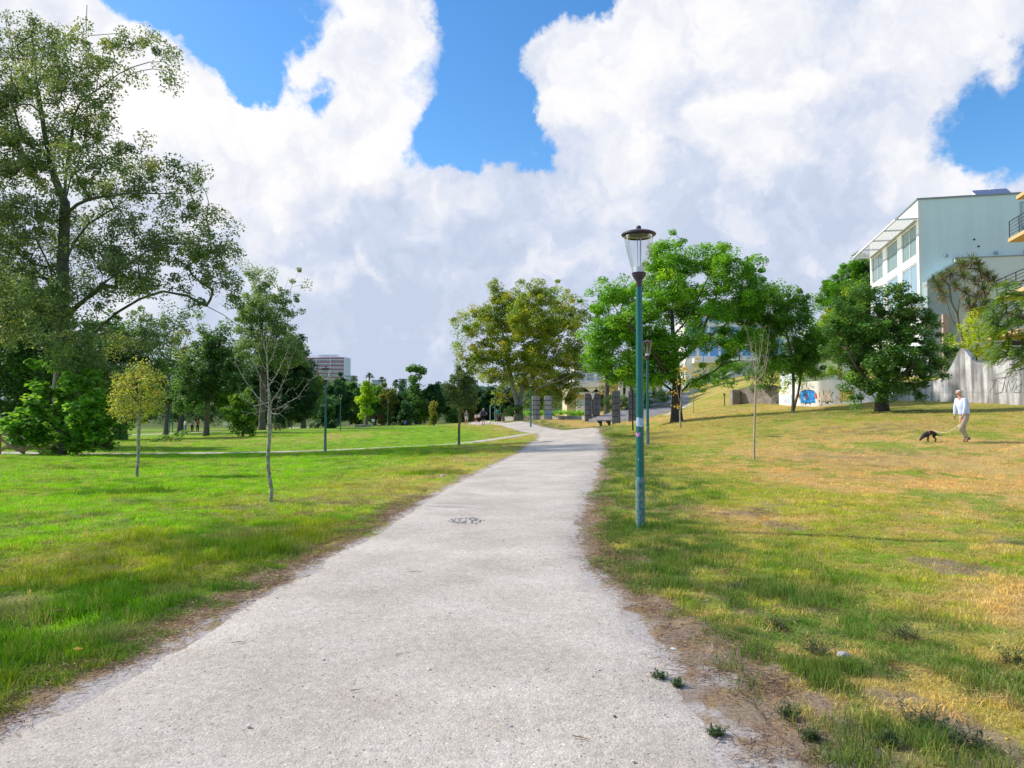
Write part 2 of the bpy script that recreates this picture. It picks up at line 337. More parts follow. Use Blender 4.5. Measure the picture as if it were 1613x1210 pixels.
# side of the path: signed by comparing with the path's middle
MIDr = (LEr+REr)/2
def side_of(x, y):
    xm = np.interp(y, MIDr[:260, 1], MIDr[:260, 0]); return np.where(y > 80, np.where(x > -3, 1, -1), np.sign(x-xm))
def lawn(x, y):
    x = np.asarray(x, float); y = np.asarray(y, float)
    dl = dist_poly(x, y, LEr); dr = dist_poly(x, y, REr); ins = inside_poly(x, y, PATHPOLY)
    sd = side_of(x, y); right = (sd > 0)
    d = np.where(right, dr, dl); d = np.where(ins, 0, d)
    n1 = fbm(x, y, .22, 4, 1); n2 = fbm(x, y, .9, 4, 5); n3 = fbm(x, y, 3.2, 4, 9); n4 = fbm(x, y, 11, 3, 13); nb = fbm(x, y, .07, 3, 21)
    n3 = np.clip((n3-.5)*1.5+.5, 0, 1); n1 = np.clip((n1-.5)*1.7+.5, 0, 1); n2 = np.clip((n2-.5)*1.6+.5, 0, 1)
    jit = (n3-.5)*1.0+(n2-.5)*1.2
    c = np.tile(LUSH, (len(x), 1)).astype(float)
    # left lawn
    wl = ss(.60, .78, n1*.5+n2*.5); cl = mixc(c, OLIVE, wl*.5)
    cl = mixc(cl, DEEP, ss(.52, .8, n2*.4+n3*.6)*.75)
    near_l = 1-ss(1.0, 3.6, dl+jit*1.5); cl = mixc(cl, OLIVE*1.0, near_l*.45*ss(.35, .6, n2)); 
    strawl = (1-ss(1.2, 5.5, dl+jit*2.2))*ss(9, 17, y)*ss(.3, .6, n3*.5+n2*.5); cl = mixc(cl, STRAW, strawl*.62)
    cl = mixc(cl, STRAW, ss(.56, .70, fbm(x, y, .06, 3, 44))*ss(.35, .6, n2)*.55*ss(40, 60, y))
    deepl = (1-ss(1.2, 2.8, np.abs(dl-.8)+jit*1.3))*(1-ss(8, 13, y))*ss(.22, .46, n2*.5+n3*.5); cl = mixc(cl, DEEP*1.15, deepl*.8)
    fade = ss(.50, .64, fbm(x, y, .8, 4, 57)); cl = mixc(cl, OLIVE*np.array((1.05, .85, 1.1)), fade*.6*(1-ss(2, 5, dl))); cl = mixc(cl, BROWN*1.3, ss(.60, .70, fbm(x, y, 1.7, 4, 58))*.6*(1-ss(1.5, 4.5, dl)))
    # right lawn: dry, with green where the ground dips near the path
    cr = np.tile(OLIVE, (len(x), 1)).astype(float)
    dryw = ss(.30, .56, n1*.40+n2*.35+n3*.25+.05*ss(10, 18, y)); cr = mixc(cr, STRAW*np.array((1, .93, .9)), dryw*.90)
    gr = ss(.54, .66, fbm(x, y, .5, 3, 71)*.6+n3*.4); cr = mixc(cr, LUSH*.75, gr*.8)
    greenr = (1-ss(1.2, 3.0, dr+jit*1.5)); cr = mixc(cr, DEEP*1.25, greenr*.85*ss(.25, .5, n2*.4+n3*.6))
    cr = mixc(cr, BROWN, (1-ss(.5, 2.2, dr+jit*1.6))*ss(.44, .58, n3)*.8)
    hill = ss(47, 56, y)*ss(10, 16, x)*(1-ss(30, 40, x)); cr = mixc(cr, OLIVE*np.array((.8, .95, 1)), hill*.55); cr = mixc(cr, STRAW*np.array((1.0, .9, .8)), hill*.55*ss(.45, .62, n2))
    band = ss(24, 30, y)*(1-ss(46, 50, y))*ss(.35, .6, n1*.6+n2*.4); cr = mixc(cr, OLIVE*.95, band*.5)
    under = np.exp(-(((x-18)/7)**2+((y-37.0)/3.5)**2)); cr = mixc(cr, DEEP*1.2, under*.75)  # shade beneath the round tree, put into the grass colour as deep green
    hollow = np.exp(-(((x-13.5)/3.4)**2+((y-28.5)/1.8)**2))*ss(.35, .6, n3); cr = mixc(cr, BROWN*.9, hollow*.8)
    hollow = np.exp(-(((x-9.8)/2.6)**2+((y-21.5)/1.2)**2))*ss(.3, .6, n3); cr = mixc(cr, BROWN*1.35, hollow*.75)
    c = np.where(right[:, None], cr, cl)
    # bare margin along the path; wide and stony at the right foreground
    wr = np.where(right, .20+.42*(1-ss(3.2, 6.5, y))+.10*ss(20, 30, y), .13+.03*(1-ss(6, 9, y)))
    bare = 1-ss(.55, 1.25, (d+jit*.42+(n4-.5)*.25)/wr*.8)
    dirt = mixc(np.tile(DIRT, (len(x), 1)), BROWN, ss(.4, .7, n4)); dirt = mixc(dirt, GRAV, ss(.45, .62, n2*.5+n3*.5)*np.where(right, .85, .2)*(1-ss(.2, 1.6, d/wr*.6)))
    ground = mixc(c*.66+np.array((.05, .035, .02)), dirt, np.clip(bare*1.3, 0, 1)*.92)
    ground = mixc(ground, GRAV, (1-ss(.0, .10, d+(n4-.5)*.22+(n3-.5)*.2))*.9)
    # second worn spots
    worn = ss(.66, .74, fbm(x, y, 1.3, 3, 91))*np.where(right, 1.0, .25)*(1-ss(9, 16, y)); ground = mixc(ground, DIRT, worn*.8)
    cover = np.clip(1-bare*1.15, 0.0, 1)*(1-worn*.75)
    patch = ss(.50, .60, n3*.45+n4*.55); cover = np.maximum(cover, patch*.75*np.where(right, ss(.12, .35, d), ss(.05, .25, d)))
    cover = np.where(ins, 0, cover)
    tall = deepl*.75*(1-right)+np.where(right, greenr*ss(.42, .58, n3)*1.0, 0)
    for (tx, ty, rx, ry, a) in TALL:
        tall = tall+a*np.exp(-(((x-tx)/rx)**2+((y-ty)/ry)**2))
    return ground, c, cover, np.clip(tall, 0, 2.5), d
def tallspot(px, py, w, dd, a):
    v = hit(px, py); return (v.x, v.y, w, dd, a)
TALL = [tallspot(215, 776, .9, .5, 1.6), tallspot(130, 778, .5, .4, 1.1), tallspot(165, 738, 2.2, .7, .8), tallspot(700, 716, 1.6, 1.2, 1.4), tallspot(690, 746, .8, .7, 1.2),
        tallspot(680, 772, .4, .3, .8), tallspot(1009, 838, .8, .4, 1.0), tallspot(960, 840, .35, .4, 1.1), tallspot(975, 760, .35, .6, .9), tallspot(1000, 790, .3, .5, .8), tallspot(970, 712, .9, .9, 1.0),
        tallspot(430, 870, .35, .2, .9), tallspot(1120, 880, .5, .4, .6), tallspot(960, 880, .3, .3, .9), tallspot(1010, 905, .35, .2, .8), tallspot(1075, 950, .3, .2, .8), tallspot(1130, 985, .2, .15, .9), tallspot(935, 800, .3, .5, .8), tallspot(1240, 1120, .15, .12, .8), tallspot(1300, 1060, .25, .15, .8), tallspot(1440, 1010, .25, .15, .7), tallspot(1170, 1040, .15, .1, .7), tallspot(955, 735, .5, .8, .8)]
# ------------------------------------------------------------------ the ground sheet (one mesh, out to the horizon)
ang = np.concatenate((np.linspace(-180, -62, 40)[:-1], np.linspace(-62, 62, 800), np.linspace(62, 180, 40)[1:-1]))
rr = np.concatenate(([.4, .8, 1.2, 1.6], np.geomspace(1.9, 260, 430), np.geomspace(275, 4500, 26)))
A_, R_ = np.meshgrid(np.radians(ang), rr); gx = (R_*np.sin(A_)).ravel(); gy = (R_*np.cos(A_)).ravel()
gz = H(gx, gy)
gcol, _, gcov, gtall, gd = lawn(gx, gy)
rad = np.hypot(gx, gy)
gz = gz+(fbm(gx, gy, 1.2, 4, 33)-.5)*.10*(gd > .3)*np.clip(rad/4, 0, 1)*(1-ss(40, 80, rad))+(fbm(gx, gy, 7, 3, 34)-.5)*.022*np.clip((gd)/.3, 0, 1)*(1-ss(14, 25, rad))
far = ss(120, 200, rad)[:, None]; gcol = gcol*(1-far)+np.array((.09, .13, .03))*far
na = len(ang); nr = len(rr)
i = np.arange(nr-1)[:, None]*na; j = np.arange(na)[None, :]; j2 = (j+1) % na
fc = np.stack((i+j, i+na+j, i+na+j2, i+j2), -1).reshape(-1, 4)[:, ::-1]
Vg = np.stack((gx, gy, gz), 1); Vg = np.concatenate((Vg, [[0, 0, h(0, 0)]]))
gcol = np.concatenate((gcol, gcol[:1]))
flat = np.concatenate((fc.ravel(), np.stack((np.full(na, len(Vg)-1), (np.arange(na)+1) % na, np.arange(na)), 1)[:, ::-1].ravel()))
sizes = np.concatenate((np.full(len(fc), 4), np.full(na, 3)))
def ground_mat():
    m = bpy.data.materials.new('lawn_soil'); m.use_nodes = True; t = m.node_tree; p = t.nodes['Principled BSDF']
    at = N(t, 'ShaderNodeAttribute', attribute_name='col'); geo = N(t, 'ShaderNodeNewGeometry')
    n = N(t, 'ShaderNodeTexNoise', i_Scale=38.0, i_Detail=6.0, i_Roughness=.7); t.links.new(geo.outputs['Position'], n.inputs['Vector'])
    mr = N(t, 'ShaderNodeMapRange'); mr.inputs[1].default_value = .3; mr.inputs[2].default_value = .7; mr.inputs[3].default_value = .55; mr.inputs[4].default_value = 1.35; t.links.new(n.outputs[0], mr.inputs[0])
    vm = N(t, 'ShaderNodeVectorMath', operation='SCALE'); t.links.new(at.outputs['Color'], vm.inputs[0]); t.links.new(mr.outputs[0], vm.inputs['Scale']); t.links.new(vm.outputs[0], p.inputs['Base Color'])
    p.inputs['Roughness'].default_value = .95; p.inputs['Specular IOR Level'].default_value = .1
    b = N(t, 'ShaderNodeBump', i_Strength=.7, i_Distance=.02); t.links.new(n.outputs[0], b.inputs['Height']); t.links.new(b.outputs[0], p.inputs['Normal']); return m
g = mesh_np('ground', Vg, flat, ground_mat(), smooth=True, attr={'col': ('POINT', gcol)}, sizes=sizes); tag(g, kind='structure')
# ------------------------------------------------------------------ gravel paths
def gravel_mat():
    m = bpy.data.materials.new('gravel'); m.use_nodes = True; t = m.node_tree; p = t.nodes['Principled BSDF']; geo = N(t, 'ShaderNodeNewGeometry')
    def no(sc, det=6.0, ro=.6):
        n = N(t, 'ShaderNodeTexNoise', i_Scale=sc, i_Detail=det, i_Roughness=ro); t.links.new(geo.outputs['Position'], n.inputs['Vector']); return n.outputs[0]
    a = no(1.1); b = no(16.0); c = no(120.0, 3.0); 
    v = N(t, 'ShaderNodeTexVoronoi', i_Scale=75.0); t.links.new(geo.outputs['Position'], v.inputs['Vector'])
    sp = N(t, 'ShaderNodeSeparateColor'); t.links.new(v.outputs['Color'], sp.inputs[0])
    r1 = N(t, 'ShaderNodeValToRGB'); r1.color_ramp.elements[0].position = .3; r1.color_ramp.elements[0].color = (.465, .405, .340, 1); r1.color_ramp.elements[1].position = .72; r1.color_ramp.elements[1].color = (.63, .57, .50, 1)
    t.links.new(a, r1.inputs[0])
    def mr(x, lo, hi, a0=.3, a1=.7):
        q = N(t, 'ShaderNodeMapRange'); q.inputs[1].default_value = a0; q.inputs[2].default_value = a1; q.inputs[3].default_value = lo; q.inputs[4].default_value = hi; t.links.new(x, q.inputs[0]); return q.outputs[0]
    tr_ = no(.45, 5.0, .55); k0 = mr(tr_, .90, 1.06, .35, .62)
    k = M2(t, 'MULTIPLY', mr(b, .86, 1.12), mr(c, .76, 1.20)); k = M2(t, 'MULTIPLY', k, mr(sp.outputs[0], .86, 1.10, 0, 1))
    # scattered dark grit and pale chips
    dk = N(t, 'ShaderNodeTexVoronoi', i_Scale=34.0); t.links.new(geo.outputs['Position'], dk.inputs['Vector']); s2 = N(t, 'ShaderNodeSeparateColor'); t.links.new(dk.outputs['Color'], s2.inputs[0])
    spot = M2(t, 'MULTIPLY', M2(t, 'GREATER_THAN', s2.outputs[1], .90), M2(t, 'LESS_THAN', dk.outputs['Distance'], .26))
    k = M2(t, 'MULTIPLY', k, M2(t, 'SUBTRACT', 1.0, M2(t, 'MULTIPLY', spot, .55)))
    wh = M2(t, 'MULTIPLY', M2(t, 'LESS_THAN', s2.outputs[1], .05), M2(t, 'LESS_THAN', dk.outputs['Distance'], .22)); k = M2(t, 'ADD', k, M2(t, 'MULTIPLY', wh, .55))
    k = M2(t, 'MULTIPLY', k, k0)
    vm = N(t, 'ShaderNodeVectorMath', operation='SCALE'); t.links.new(r1.outputs[0], vm.inputs[0]); t.links.new(k, vm.inputs['Scale']); t.links.new(vm.outputs[0], p.inputs['Base Color'])
    p.inputs['Roughness'].default_value = .9; p.inputs['Specular IOR Level'].default_value = .2
    hh = M2(t, 'ADD', M2(t, 'MULTIPLY', b, 1.0), M2(t, 'ADD', M2(t, 'MULTIPLY', c, .45), M2(t, 'MULTIPLY', v.outputs['Distance'], -.25)))
    bp = N(t, 'ShaderNodeBump', i_Strength=.8, i_Distance=.012); t.links.new(hh, bp.inputs['Height']); t.links.new(bp.outputs[0], p.inputs['Normal']); return m
GRAVEL = gravel_mat()
def strip(name, L, Rr, lift, across=14, ragged=.0):
    n = len(L); t = np.linspace(0, 1, across); V = []
    # fine ragged edges where close
    for sidx, E in ((0, L), (1, Rr)):
        s = np.arange(n)*1.0; 
    nn = (L-Rr); ln = np.linalg.norm(nn, axis=1, keepdims=True); u = nn/ln
    jl = (fbm(L[:, 0], L[:, 1], 1.6, 6, 3, .72)-.5)*ragged; jr = (fbm(Rr[:, 0], Rr[:, 1], 1.6, 6, 8, .72)-.5)*ragged
    L = L+u*jl[:, None]; Rr = Rr+u*jr[:, None]
    X = L[:, None, :]*(1-t[None, :, None])+Rr[:, None, :]*t[None, :, None]; x = X[..., 0].ravel(); y = X[..., 1].ravel()
    z = H(x, y)+np.tile(lift-np.where((t == 0) | (t == 1), .012+lift*.8, 0), n)+(fbm(x, y, 1.6, 3, 50)-.5)*.02
    i = np.arange(n-1)[:, None]*across; j = np.arange(across-1)[None, :]
    f = np.stack((i+j, i+j+1, i+across+j+1, i+across+j), -1).reshape(-1, 4)
    return tag(mesh_np(name, np.stack((x, y, z), 1), f, GRAVEL, smooth=True), kind='structure')
def dense(E, n=2600):
    s = np.concatenate(([0], np.cumsum(np.linalg.norm(np.diff(E, axis=0), axis=1)))); t = np.linspace(0, 1, n)**1.6*s[-1]
    return np.stack((np.interp(t, s, E[:, 0]), np.interp(t, s, E[:, 1])), 1)
strip('path', dense(LEr, 5200), dense(REr, 5200), .014, 16, .30)
def ribbon(name, c, w, lift):
    tn = np.gradient(c, axis=0); tn /= np.linalg.norm(tn, axis=1, keepdims=True); nrm = np.stack((-tn[:, 1], tn[:, 0]), 1)
    return strip(name, c+nrm*w/2, c-nrm*w/2, lift, 5, .25)
ribbon('side_path', SIDEr, .85, .045); ribbon('far_path', FARr, 2.4, .05)
# ------------------------------------------------------------------ grass tufts scattered on the lawn (uncountable)
GRASS = leaf_mat('grass_blade', 'INSTANCER', .30, .55, .2)
rg = np.random.default_rng(11)
def tuft(name, nb, hgt, spread, wid, lean):
    V = []; Fa = []; sh = []
    for k in range(nb):
        a = rg.uniform(0, 2*math.pi); r0 = spread*math.sqrt(rg.uniform(0, 1)); bx, by = r0*math.cos(a), r0*math.sin(a)
        hh = hgt*rg.uniform(.45, 1.1); la = rg.uniform(0, 2*math.pi); ln = hh*rg.uniform(.15, lean); w = wid*rg.uniform(.6, 1.2); pa = rg.uniform(0, math.pi)
        wx, wy = w*math.cos(pa), w*math.sin(pa); lx, ly = ln*math.cos(la), ln*math.sin(la); s = rg.uniform(.65, 1.35)
        b = len(V)
        V += [(bx-wx, by-wy, -.01), (bx+wx, by+wy, -.01), (bx+lx*.35+wx*.7, by+ly*.35+wy*.7, hh*.55), (bx+lx*.35-wx*.7, by+ly*.35-wy*.7, hh*.55), (bx+lx, by+ly, hh*rg.uniform(.75, 1))]
        Fa += [(b, b+1, b+2, b+3), (b+3, b+2, b+4)]; t = rg.uniform(-.12, .12); sh += [(s*(1+t), s, s*(1-t))]*5
    me = bpy.data.meshes.new(name); me.from_pydata(V, [], Fa); a = me.attributes.new('shade', 'FLOAT_COLOR', 'POINT')
    b = np.ones((len(V), 4), np.float32); b[:, :3] = sh; a.data.foreach_set('color', b.ravel()); me.materials.append(GRASS)
    return bpy.data.objects.new(name, me)
TUFTS = bpy.data.collections.new('tufts')
for k in range(4): TUFTS.objects.link(tuft('tuft_%d' % k, 26, .055, .085, .0022, 1.3))
def gn_tree(coll):
    t = bpy.data.node_groups.new('scatter', 'GeometryNodeTree')
    t.interface.new_socket('Geometry', in_out='INPUT', socket_type='NodeSocketGeometry'); t.interface.new_socket('Geometry', in_out='OUTPUT', socket_type='NodeSocketGeometry')
    gi = t.nodes.new('NodeGroupInput'); go = t.nodes.new('NodeGroupOutput')
    mp = t.nodes.new('GeometryNodeMeshToPoints'); ip = t.nodes.new('GeometryNodeInstanceOnPoints'); ci = t.nodes.new('GeometryNodeCollectionInfo')
    ci.inputs['Collection'].default_value = coll; ci.inputs['Separate Children'].default_value = True; ci.inputs['Reset Children'].default_value = True
    def na(nm, dt):
        n = t.nodes.new('GeometryNodeInputNamedAttribute'); n.data_type = dt; n.inputs['Name'].default_value = nm; return n.outputs['Attribute']
    t.links.new(gi.outputs[0], mp.inputs['Mesh']); t.links.new(mp.outputs[0], ip.inputs['Points']); t.links.new(ci.outputs[0], ip.inputs['Instance'])
    ip.inputs['Pick Instance'].default_value = True
    t.links.new(na('pick', 'INT'), ip.inputs['Instance Index']); t.links.new(na('scl', 'FLOAT_VECTOR'), ip.inputs['Scale']); t.links.new(na('rot', 'FLOAT_VECTOR'), ip.inputs['Rotation'])
    t.links.new(ip.outputs[0], go.inputs[0]); return t
def scatter(name, pts, scl, rot, colr, coll, npick, label, cat):
    me = bpy.data.meshes.new(name); me.vertices.add(len(pts)); me.vertices.foreach_set('co', pts.astype(np.float32).ravel())
    for k, arr in (('scl', scl), ('rot', rot)):
        a = me.attributes.new(k, 'FLOAT_VECTOR', 'POINT'); a.data.foreach_set('vector', arr.astype(np.float32).ravel())
    a = me.attributes.new('pick', 'INT', 'POINT'); a.data.foreach_set('value', rg.integers(0, npick, len(pts)).astype(np.int32))
    a = me.attributes.new('col', 'FLOAT_COLOR', 'POINT'); b = np.ones((len(pts), 4), np.float32); b[:, :3] = colr; a.data.foreach_set('color', b.ravel())
    o = bpy.data.objects.new(name, me); C.objects.link(o); md = o.modifiers.new('scatter', 'NODES'); md.node_group = gn_tree(coll)
    return tag(o, label, cat, kind='stuff')
def ring(r0, r1, dens, a0=-52, a1=54):
    n = int(math.radians(a1-a0)/2*(r1*r1-r0*r0)*dens); r = np.sqrt(rg.uniform(r0*r0, r1*r1, n)); a = np.radians(rg.uniform(a0, a1, n))
    return r*np.sin(a), r*np.cos(a)
X = []; Y = []; SC = []
for (r0, r1, dn, s) in ((1.2, 6, 330, 1.0), (6, 12, 210, 1.15), (12, 22, 85, 1.5), (22, 40, 26, 2.1), (40, 75, 7, 3.0)):
    x, y = ring(r0, r1, dn); X.append(x); Y.append(y); SC.append(np.full(len(x), s))
X = np.concatenate(X); Y = np.concatenate(Y); SC = np.concatenate(SC)
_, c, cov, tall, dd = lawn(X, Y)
keep = rg.uniform(0, 1, len(X)) < cov
dside = np.minimum(dist_poly(X, Y, SIDEr), 1e9); keep &= dside > .55
X, Y, SC, c, tall, dd = X[keep], Y[keep], SC[keep], c[keep], tall[keep], dd[keep]
n = len(X); print('tufts', n)
hv = np.where(side_of(X, Y) > 0, .72, 1.0)
hgt = rg.uniform(.6, 1.25, n)*(1+tall*1.5)*hv
nearedge = np.clip(dd/.6, .35, 1); hgt *= nearedge
cl = fbm(X, Y, 1.7, 3, 61)*.5+fbm(X, Y, 6.0, 3, 62)*.5; cl = np.clip((cl-.5)*3.2+.5, 0, 1); hgt *= .45+1.15*cl**1.5
c = c*(.78+.40*cl[:, None])*rg.uniform(.66, 1.34, (n, 1))*rg.uniform(.9, 1.12, (n, 3))
straw = (rg.uniform(0, 1, n) < np.where(side_of(X, Y) > 0, .34, .08)); c[straw] = STRAW*rg.uniform(.7, 1.1, (straw.sum(), 1))
dk = np.clip(tall, 0, 1)[:, None]*.78; c = c*(1-dk)+DEEP*1.05*dk
Z = H(X, Y)+(fbm(X, Y, 1.2, 4, 33)-.5)*.10*np.clip(np.hypot(X, Y)/4, 0, 1)*(1-ss(40, 80, np.hypot(X, Y)))-.004
scl = np.stack((SC*rg.uniform(.8, 1.25, n), SC*rg.uniform(.8, 1.25, n), (.55*SC**.35+.45)*hgt), 1)
rot = np.stack((rg.normal(0, .12, n), rg.normal(0, .12, n), rg.uniform(0, 6.28, n)), 1)
scatter('lawn_grass', np.stack((X, Y, Z), 1), scl, rot, c, TUFTS, 4, 'mown grass blades, green on the left lawn and dry yellow on the right', 'grass')
# dead needles and dry thatch lying along the margins
TH = bpy.data.collections.new('thatch')
def thatch(name):
    V = []; Fa = []; sh = []
    for k in range(22):
        a = rg.uniform(0, 6.28); x, y = rg.normal(0, .07, 2); L = rg.uniform(.010, .032); w = .0011; dx, dy = math.cos(a)*L, math.sin(a)*L; b = len(V); z = rg.uniform(.002, .016); z2 = rg.uniform(.002, .016)
        V += [(x-dx-dy*w/L, y-dy+dx*w/L, z), (x-dx+dy*w/L, y-dy-dx*w/L, z+.002), (x+dx+dy*w/L, y+dy-dx*w/L, z2+.002), (x+dx-dy*w/L, y+dy+dx*w/L, z2)]; Fa.append((b, b+1, b+2, b+3)); sh += [(rg.uniform(.6, 1.3),)*3]*4
    me = bpy.data.meshes.new(name); me.from_pydata(V, [], Fa); a = me.attributes.new('shade', 'FLOAT_COLOR', 'POINT'); b = np.ones((len(V), 4), np.float32); b[:, :3] = sh; a.data.foreach_set('color', b.ravel()); me.materials.append(GRASS)
    return bpy.data.objects.new(name, me)
for k in range(3): TH.objects.link(thatch('thatch_%d' % k))
x, y = ring(1.2, 14, 150); _, c, cov, _, dd = lawn(x, y); k = ((cov < .75) | (dd < .5)) & (dd > 0.02) & (dd < 3) ; k |= (rg.uniform(0, 1, len(x)) < .12) & (dd > .02)
k &= rg.uniform(0, 1, len(x)) < np.where(side_of(x, y) > 0, .55, .9)
x, y = x[k], y[k]; n = len(x); z = H(x, y)+(fbm(x, y, 1.2, 4, 33)-.5)*.10*np.clip(np.hypot(x, y)/4, 0, 1)*(dd[k] > .3)+.006
tc_ = np.where(rg.uniform(0, 1, (n, 1)) < .55, np.array((.26, .15, .09)), np.array((.40, .30, .17)))*rg.uniform(.6, 1.2, (n, 1))
scatter('dry_litter', np.stack((x, y, z), 1), np.stack((rg.uniform(.7, 1.3, n),)*3, 1), np.stack((np.zeros(n), np.zeros(n), rg.uniform(0, 6.28, n)), 1), tc_, TH, 3, 'brown pine needles and dead grass littering the path margins', 'litter')
# loose pebbles
PB = bpy.data.collections.new('pebbles'); PBM = leaf_mat('pebble', 'INSTANCER', 0.0, .8, .2)
for k in range(3):
    bm = bmesh.new(); bmesh.ops.create_icosphere(bm, subdivisions=1, radius=.006)
    for v in bm.verts: v.co *= rg.uniform(.7, 1.3); v.co.z *= .6
    me = bpy.data.meshes.new('pebble_%d' % k); bm.to_mesh(me); bm.free(); a = me.attributes.new('shade', 'FLOAT_COLOR', 'POINT'); a.data.foreach_set('color', np.ones(len(me.vertices)*4, np.float32)); me.materials.append(PBM)
    PB.objects.link(bpy.data.objects.new('pebble_%d' % k, me))
x, y = ring(1.5, 11, 130); ins = inside_poly(x, y, PATHPOLY); dr = dist_poly(x, y, REr); k = (ins | (dr < 1.2)) & (rg.uniform(0, 1, len(x)) < np.where(ins & (dr > .5), .35, .8)) & ((side_of(x, y) > 0) | ins)
x, y = x[k], y[k]; n = len(x); cc = np.where(rg.uniform(0, 1, (n, 1)) < .25, .16, .55)*np.array((1, .96, .92))*rg.uniform(.7, 1.2, (n, 1)); s = rg.uniform(.25, .9, n)*(1+(rg.uniform(0, 1, n) < .03)*1.5)
z = H(x, y)+.017+(~ins[k])*((fbm(x, y, 1.2, 4, 33)-.5)*.10*np.clip(np.hypot(x, y)/4, 0, 1)-.012)
scatter('loose_gravel', np.stack((x, y, z), 1), np.stack((s, s, s), 1), np.stack((np.zeros(n), np.zeros(n), rg.uniform(0, 6.28, n)), 1), cc, PB, 3, 'loose pale and dark grit on the gravel path', 'gravel')
# ------------------------------------------------------------------ trees
LK = 1.75
def ball(rng, n):
    v = rng.normal(size=(n, 3)); v /= np.linalg.norm(v, axis=1, keepdims=True); return v*(rng.uniform(0, 1, (n, 1))**(1/3))
def leaves(rng, cen, crad, nper, size, pal, wts, aspect=.62, up=.5, flat=.7, jitter=.22, six=False, cj=.18):
    """leaf faces round the cluster centres; pal: leaf colours chosen per cluster then per leaf"""
    cen = np.repeat(cen, nper, axis=0); k = len(cen)//nper; cr = np.repeat(np.broadcast_to(crad, (k,))*rng.uniform(.45, 1.3, k), nper)[:, None]
    p = cen+ball(rng, len(cen))*cr*np.array((1, 1, flat)); n = len(p)
    nr = rng.normal(size=(n, 3)); nr[:, 2] = np.abs(nr[:, 2])+up*1.5; nr /= np.linalg.norm(nr, axis=1, keepdims=True)
    t = np.cross(nr, rng.normal(size=(n, 3))); t /= np.linalg.norm(t, axis=1, keepdims=True); s = np.cross(nr, t)
    L = size*rng.uniform(1-jitter*2, 1+jitter, (n, 1)); t = t*L*.5; s = s*L*.5*aspect
    if six:
        V = np.stack((p-t, p-t*.55+s*.95+nr*L*.08, p+t*.25+s*.85+nr*L*.06, p+t*1.1-nr*L*.12, p+t*.25-s*.85+nr*L*.06, p-t*.55-s*.95+nr*L*.08), 1).reshape(-1, 3); kf = 6
    else:
        V = np.stack((p-t, p+s+nr*L*.07, p+t, p-s+nr*L*.07), 1).reshape(-1, 3); kf = 4
    pal = np.array(pal); wts = np.array(wts, float); wts /= wts.sum()
    cc = pal[rng.choice(len(pal), k, p=wts)]; cc = np.repeat(cc, nper, axis=0); lc = pal[rng.choice(len(pal), n, p=wts)]
    c = (cc*.6+lc*.4)*LK*rng.uniform(1-cj*1.6, 1+cj*1.6, (n, 1))*rng.uniform(1-cj*.5, 1+cj*.5, (n, 3))
    return V, np.arange(n*kf).reshape(n, kf), c
def tubes(nodes, par, rad, ns=6, rough=0.0):
    nodes = np.asarray(nodes); par = np.asarray(par); rad = np.asarray(rad); idx = np.where(par >= 0)[0]
    a = nodes[par[idx]]; b = nodes[idx]; d = b-a; L = np.linalg.norm(d, axis=1, keepdims=True); ok = L[:, 0] > 1e-5; idx = idx[ok]; a = a[ok]; b = b[ok]; d = d[ok]/L[ok]
    # direction at the start = parent's own direction, so that joints close
    dirn = np.zeros_like(nodes); dirn[idx] = d; pd = dirn[par[idx]]; z = np.linalg.norm(pd, axis=1) < .5; pd[z] = d[z]
    cosb = (pd*d).sum(1); pd[cosb < .6] = d[cosb < .6]
    def fr(dd):
        ref = np.tile(np.array((0.31, .93, .17)), (len(dd), 1)); u = np.cross(dd, ref); u /= np.linalg.norm(u, axis=1, keepdims=True)+1e-9; return u, np.cross(dd, u)
    u0, w0 = fr(pd); u1, w1 = fr(d); th = np.arange(ns)*2*math.pi/ns; cs = np.cos(th)[None, :, None]; sn = np.sin(th)[None, :, None]
    r1 = rad[idx]; r0 = np.minimum(rad[par[idx]], r1*1.35)
    A = a[:, None, :]+(u0[:, None, :]*cs+w0[:, None, :]*sn)*r0[:, None, None]; B = b[:, None, :]+(u1[:, None, :]*cs+w1[:, None, :]*sn)*r1[:, None, None]
    m = len(idx); V = np.concatenate((A, B), 1).reshape(-1, 3); base = np.arange(m)[:, None]*2*ns; k = np.arange(ns)[None, :]; k2 = (k+1) % ns
    return V, np.stack((base+k, base+k2, base+ns+k2, base+ns+k), -1).reshape(-1, 4)
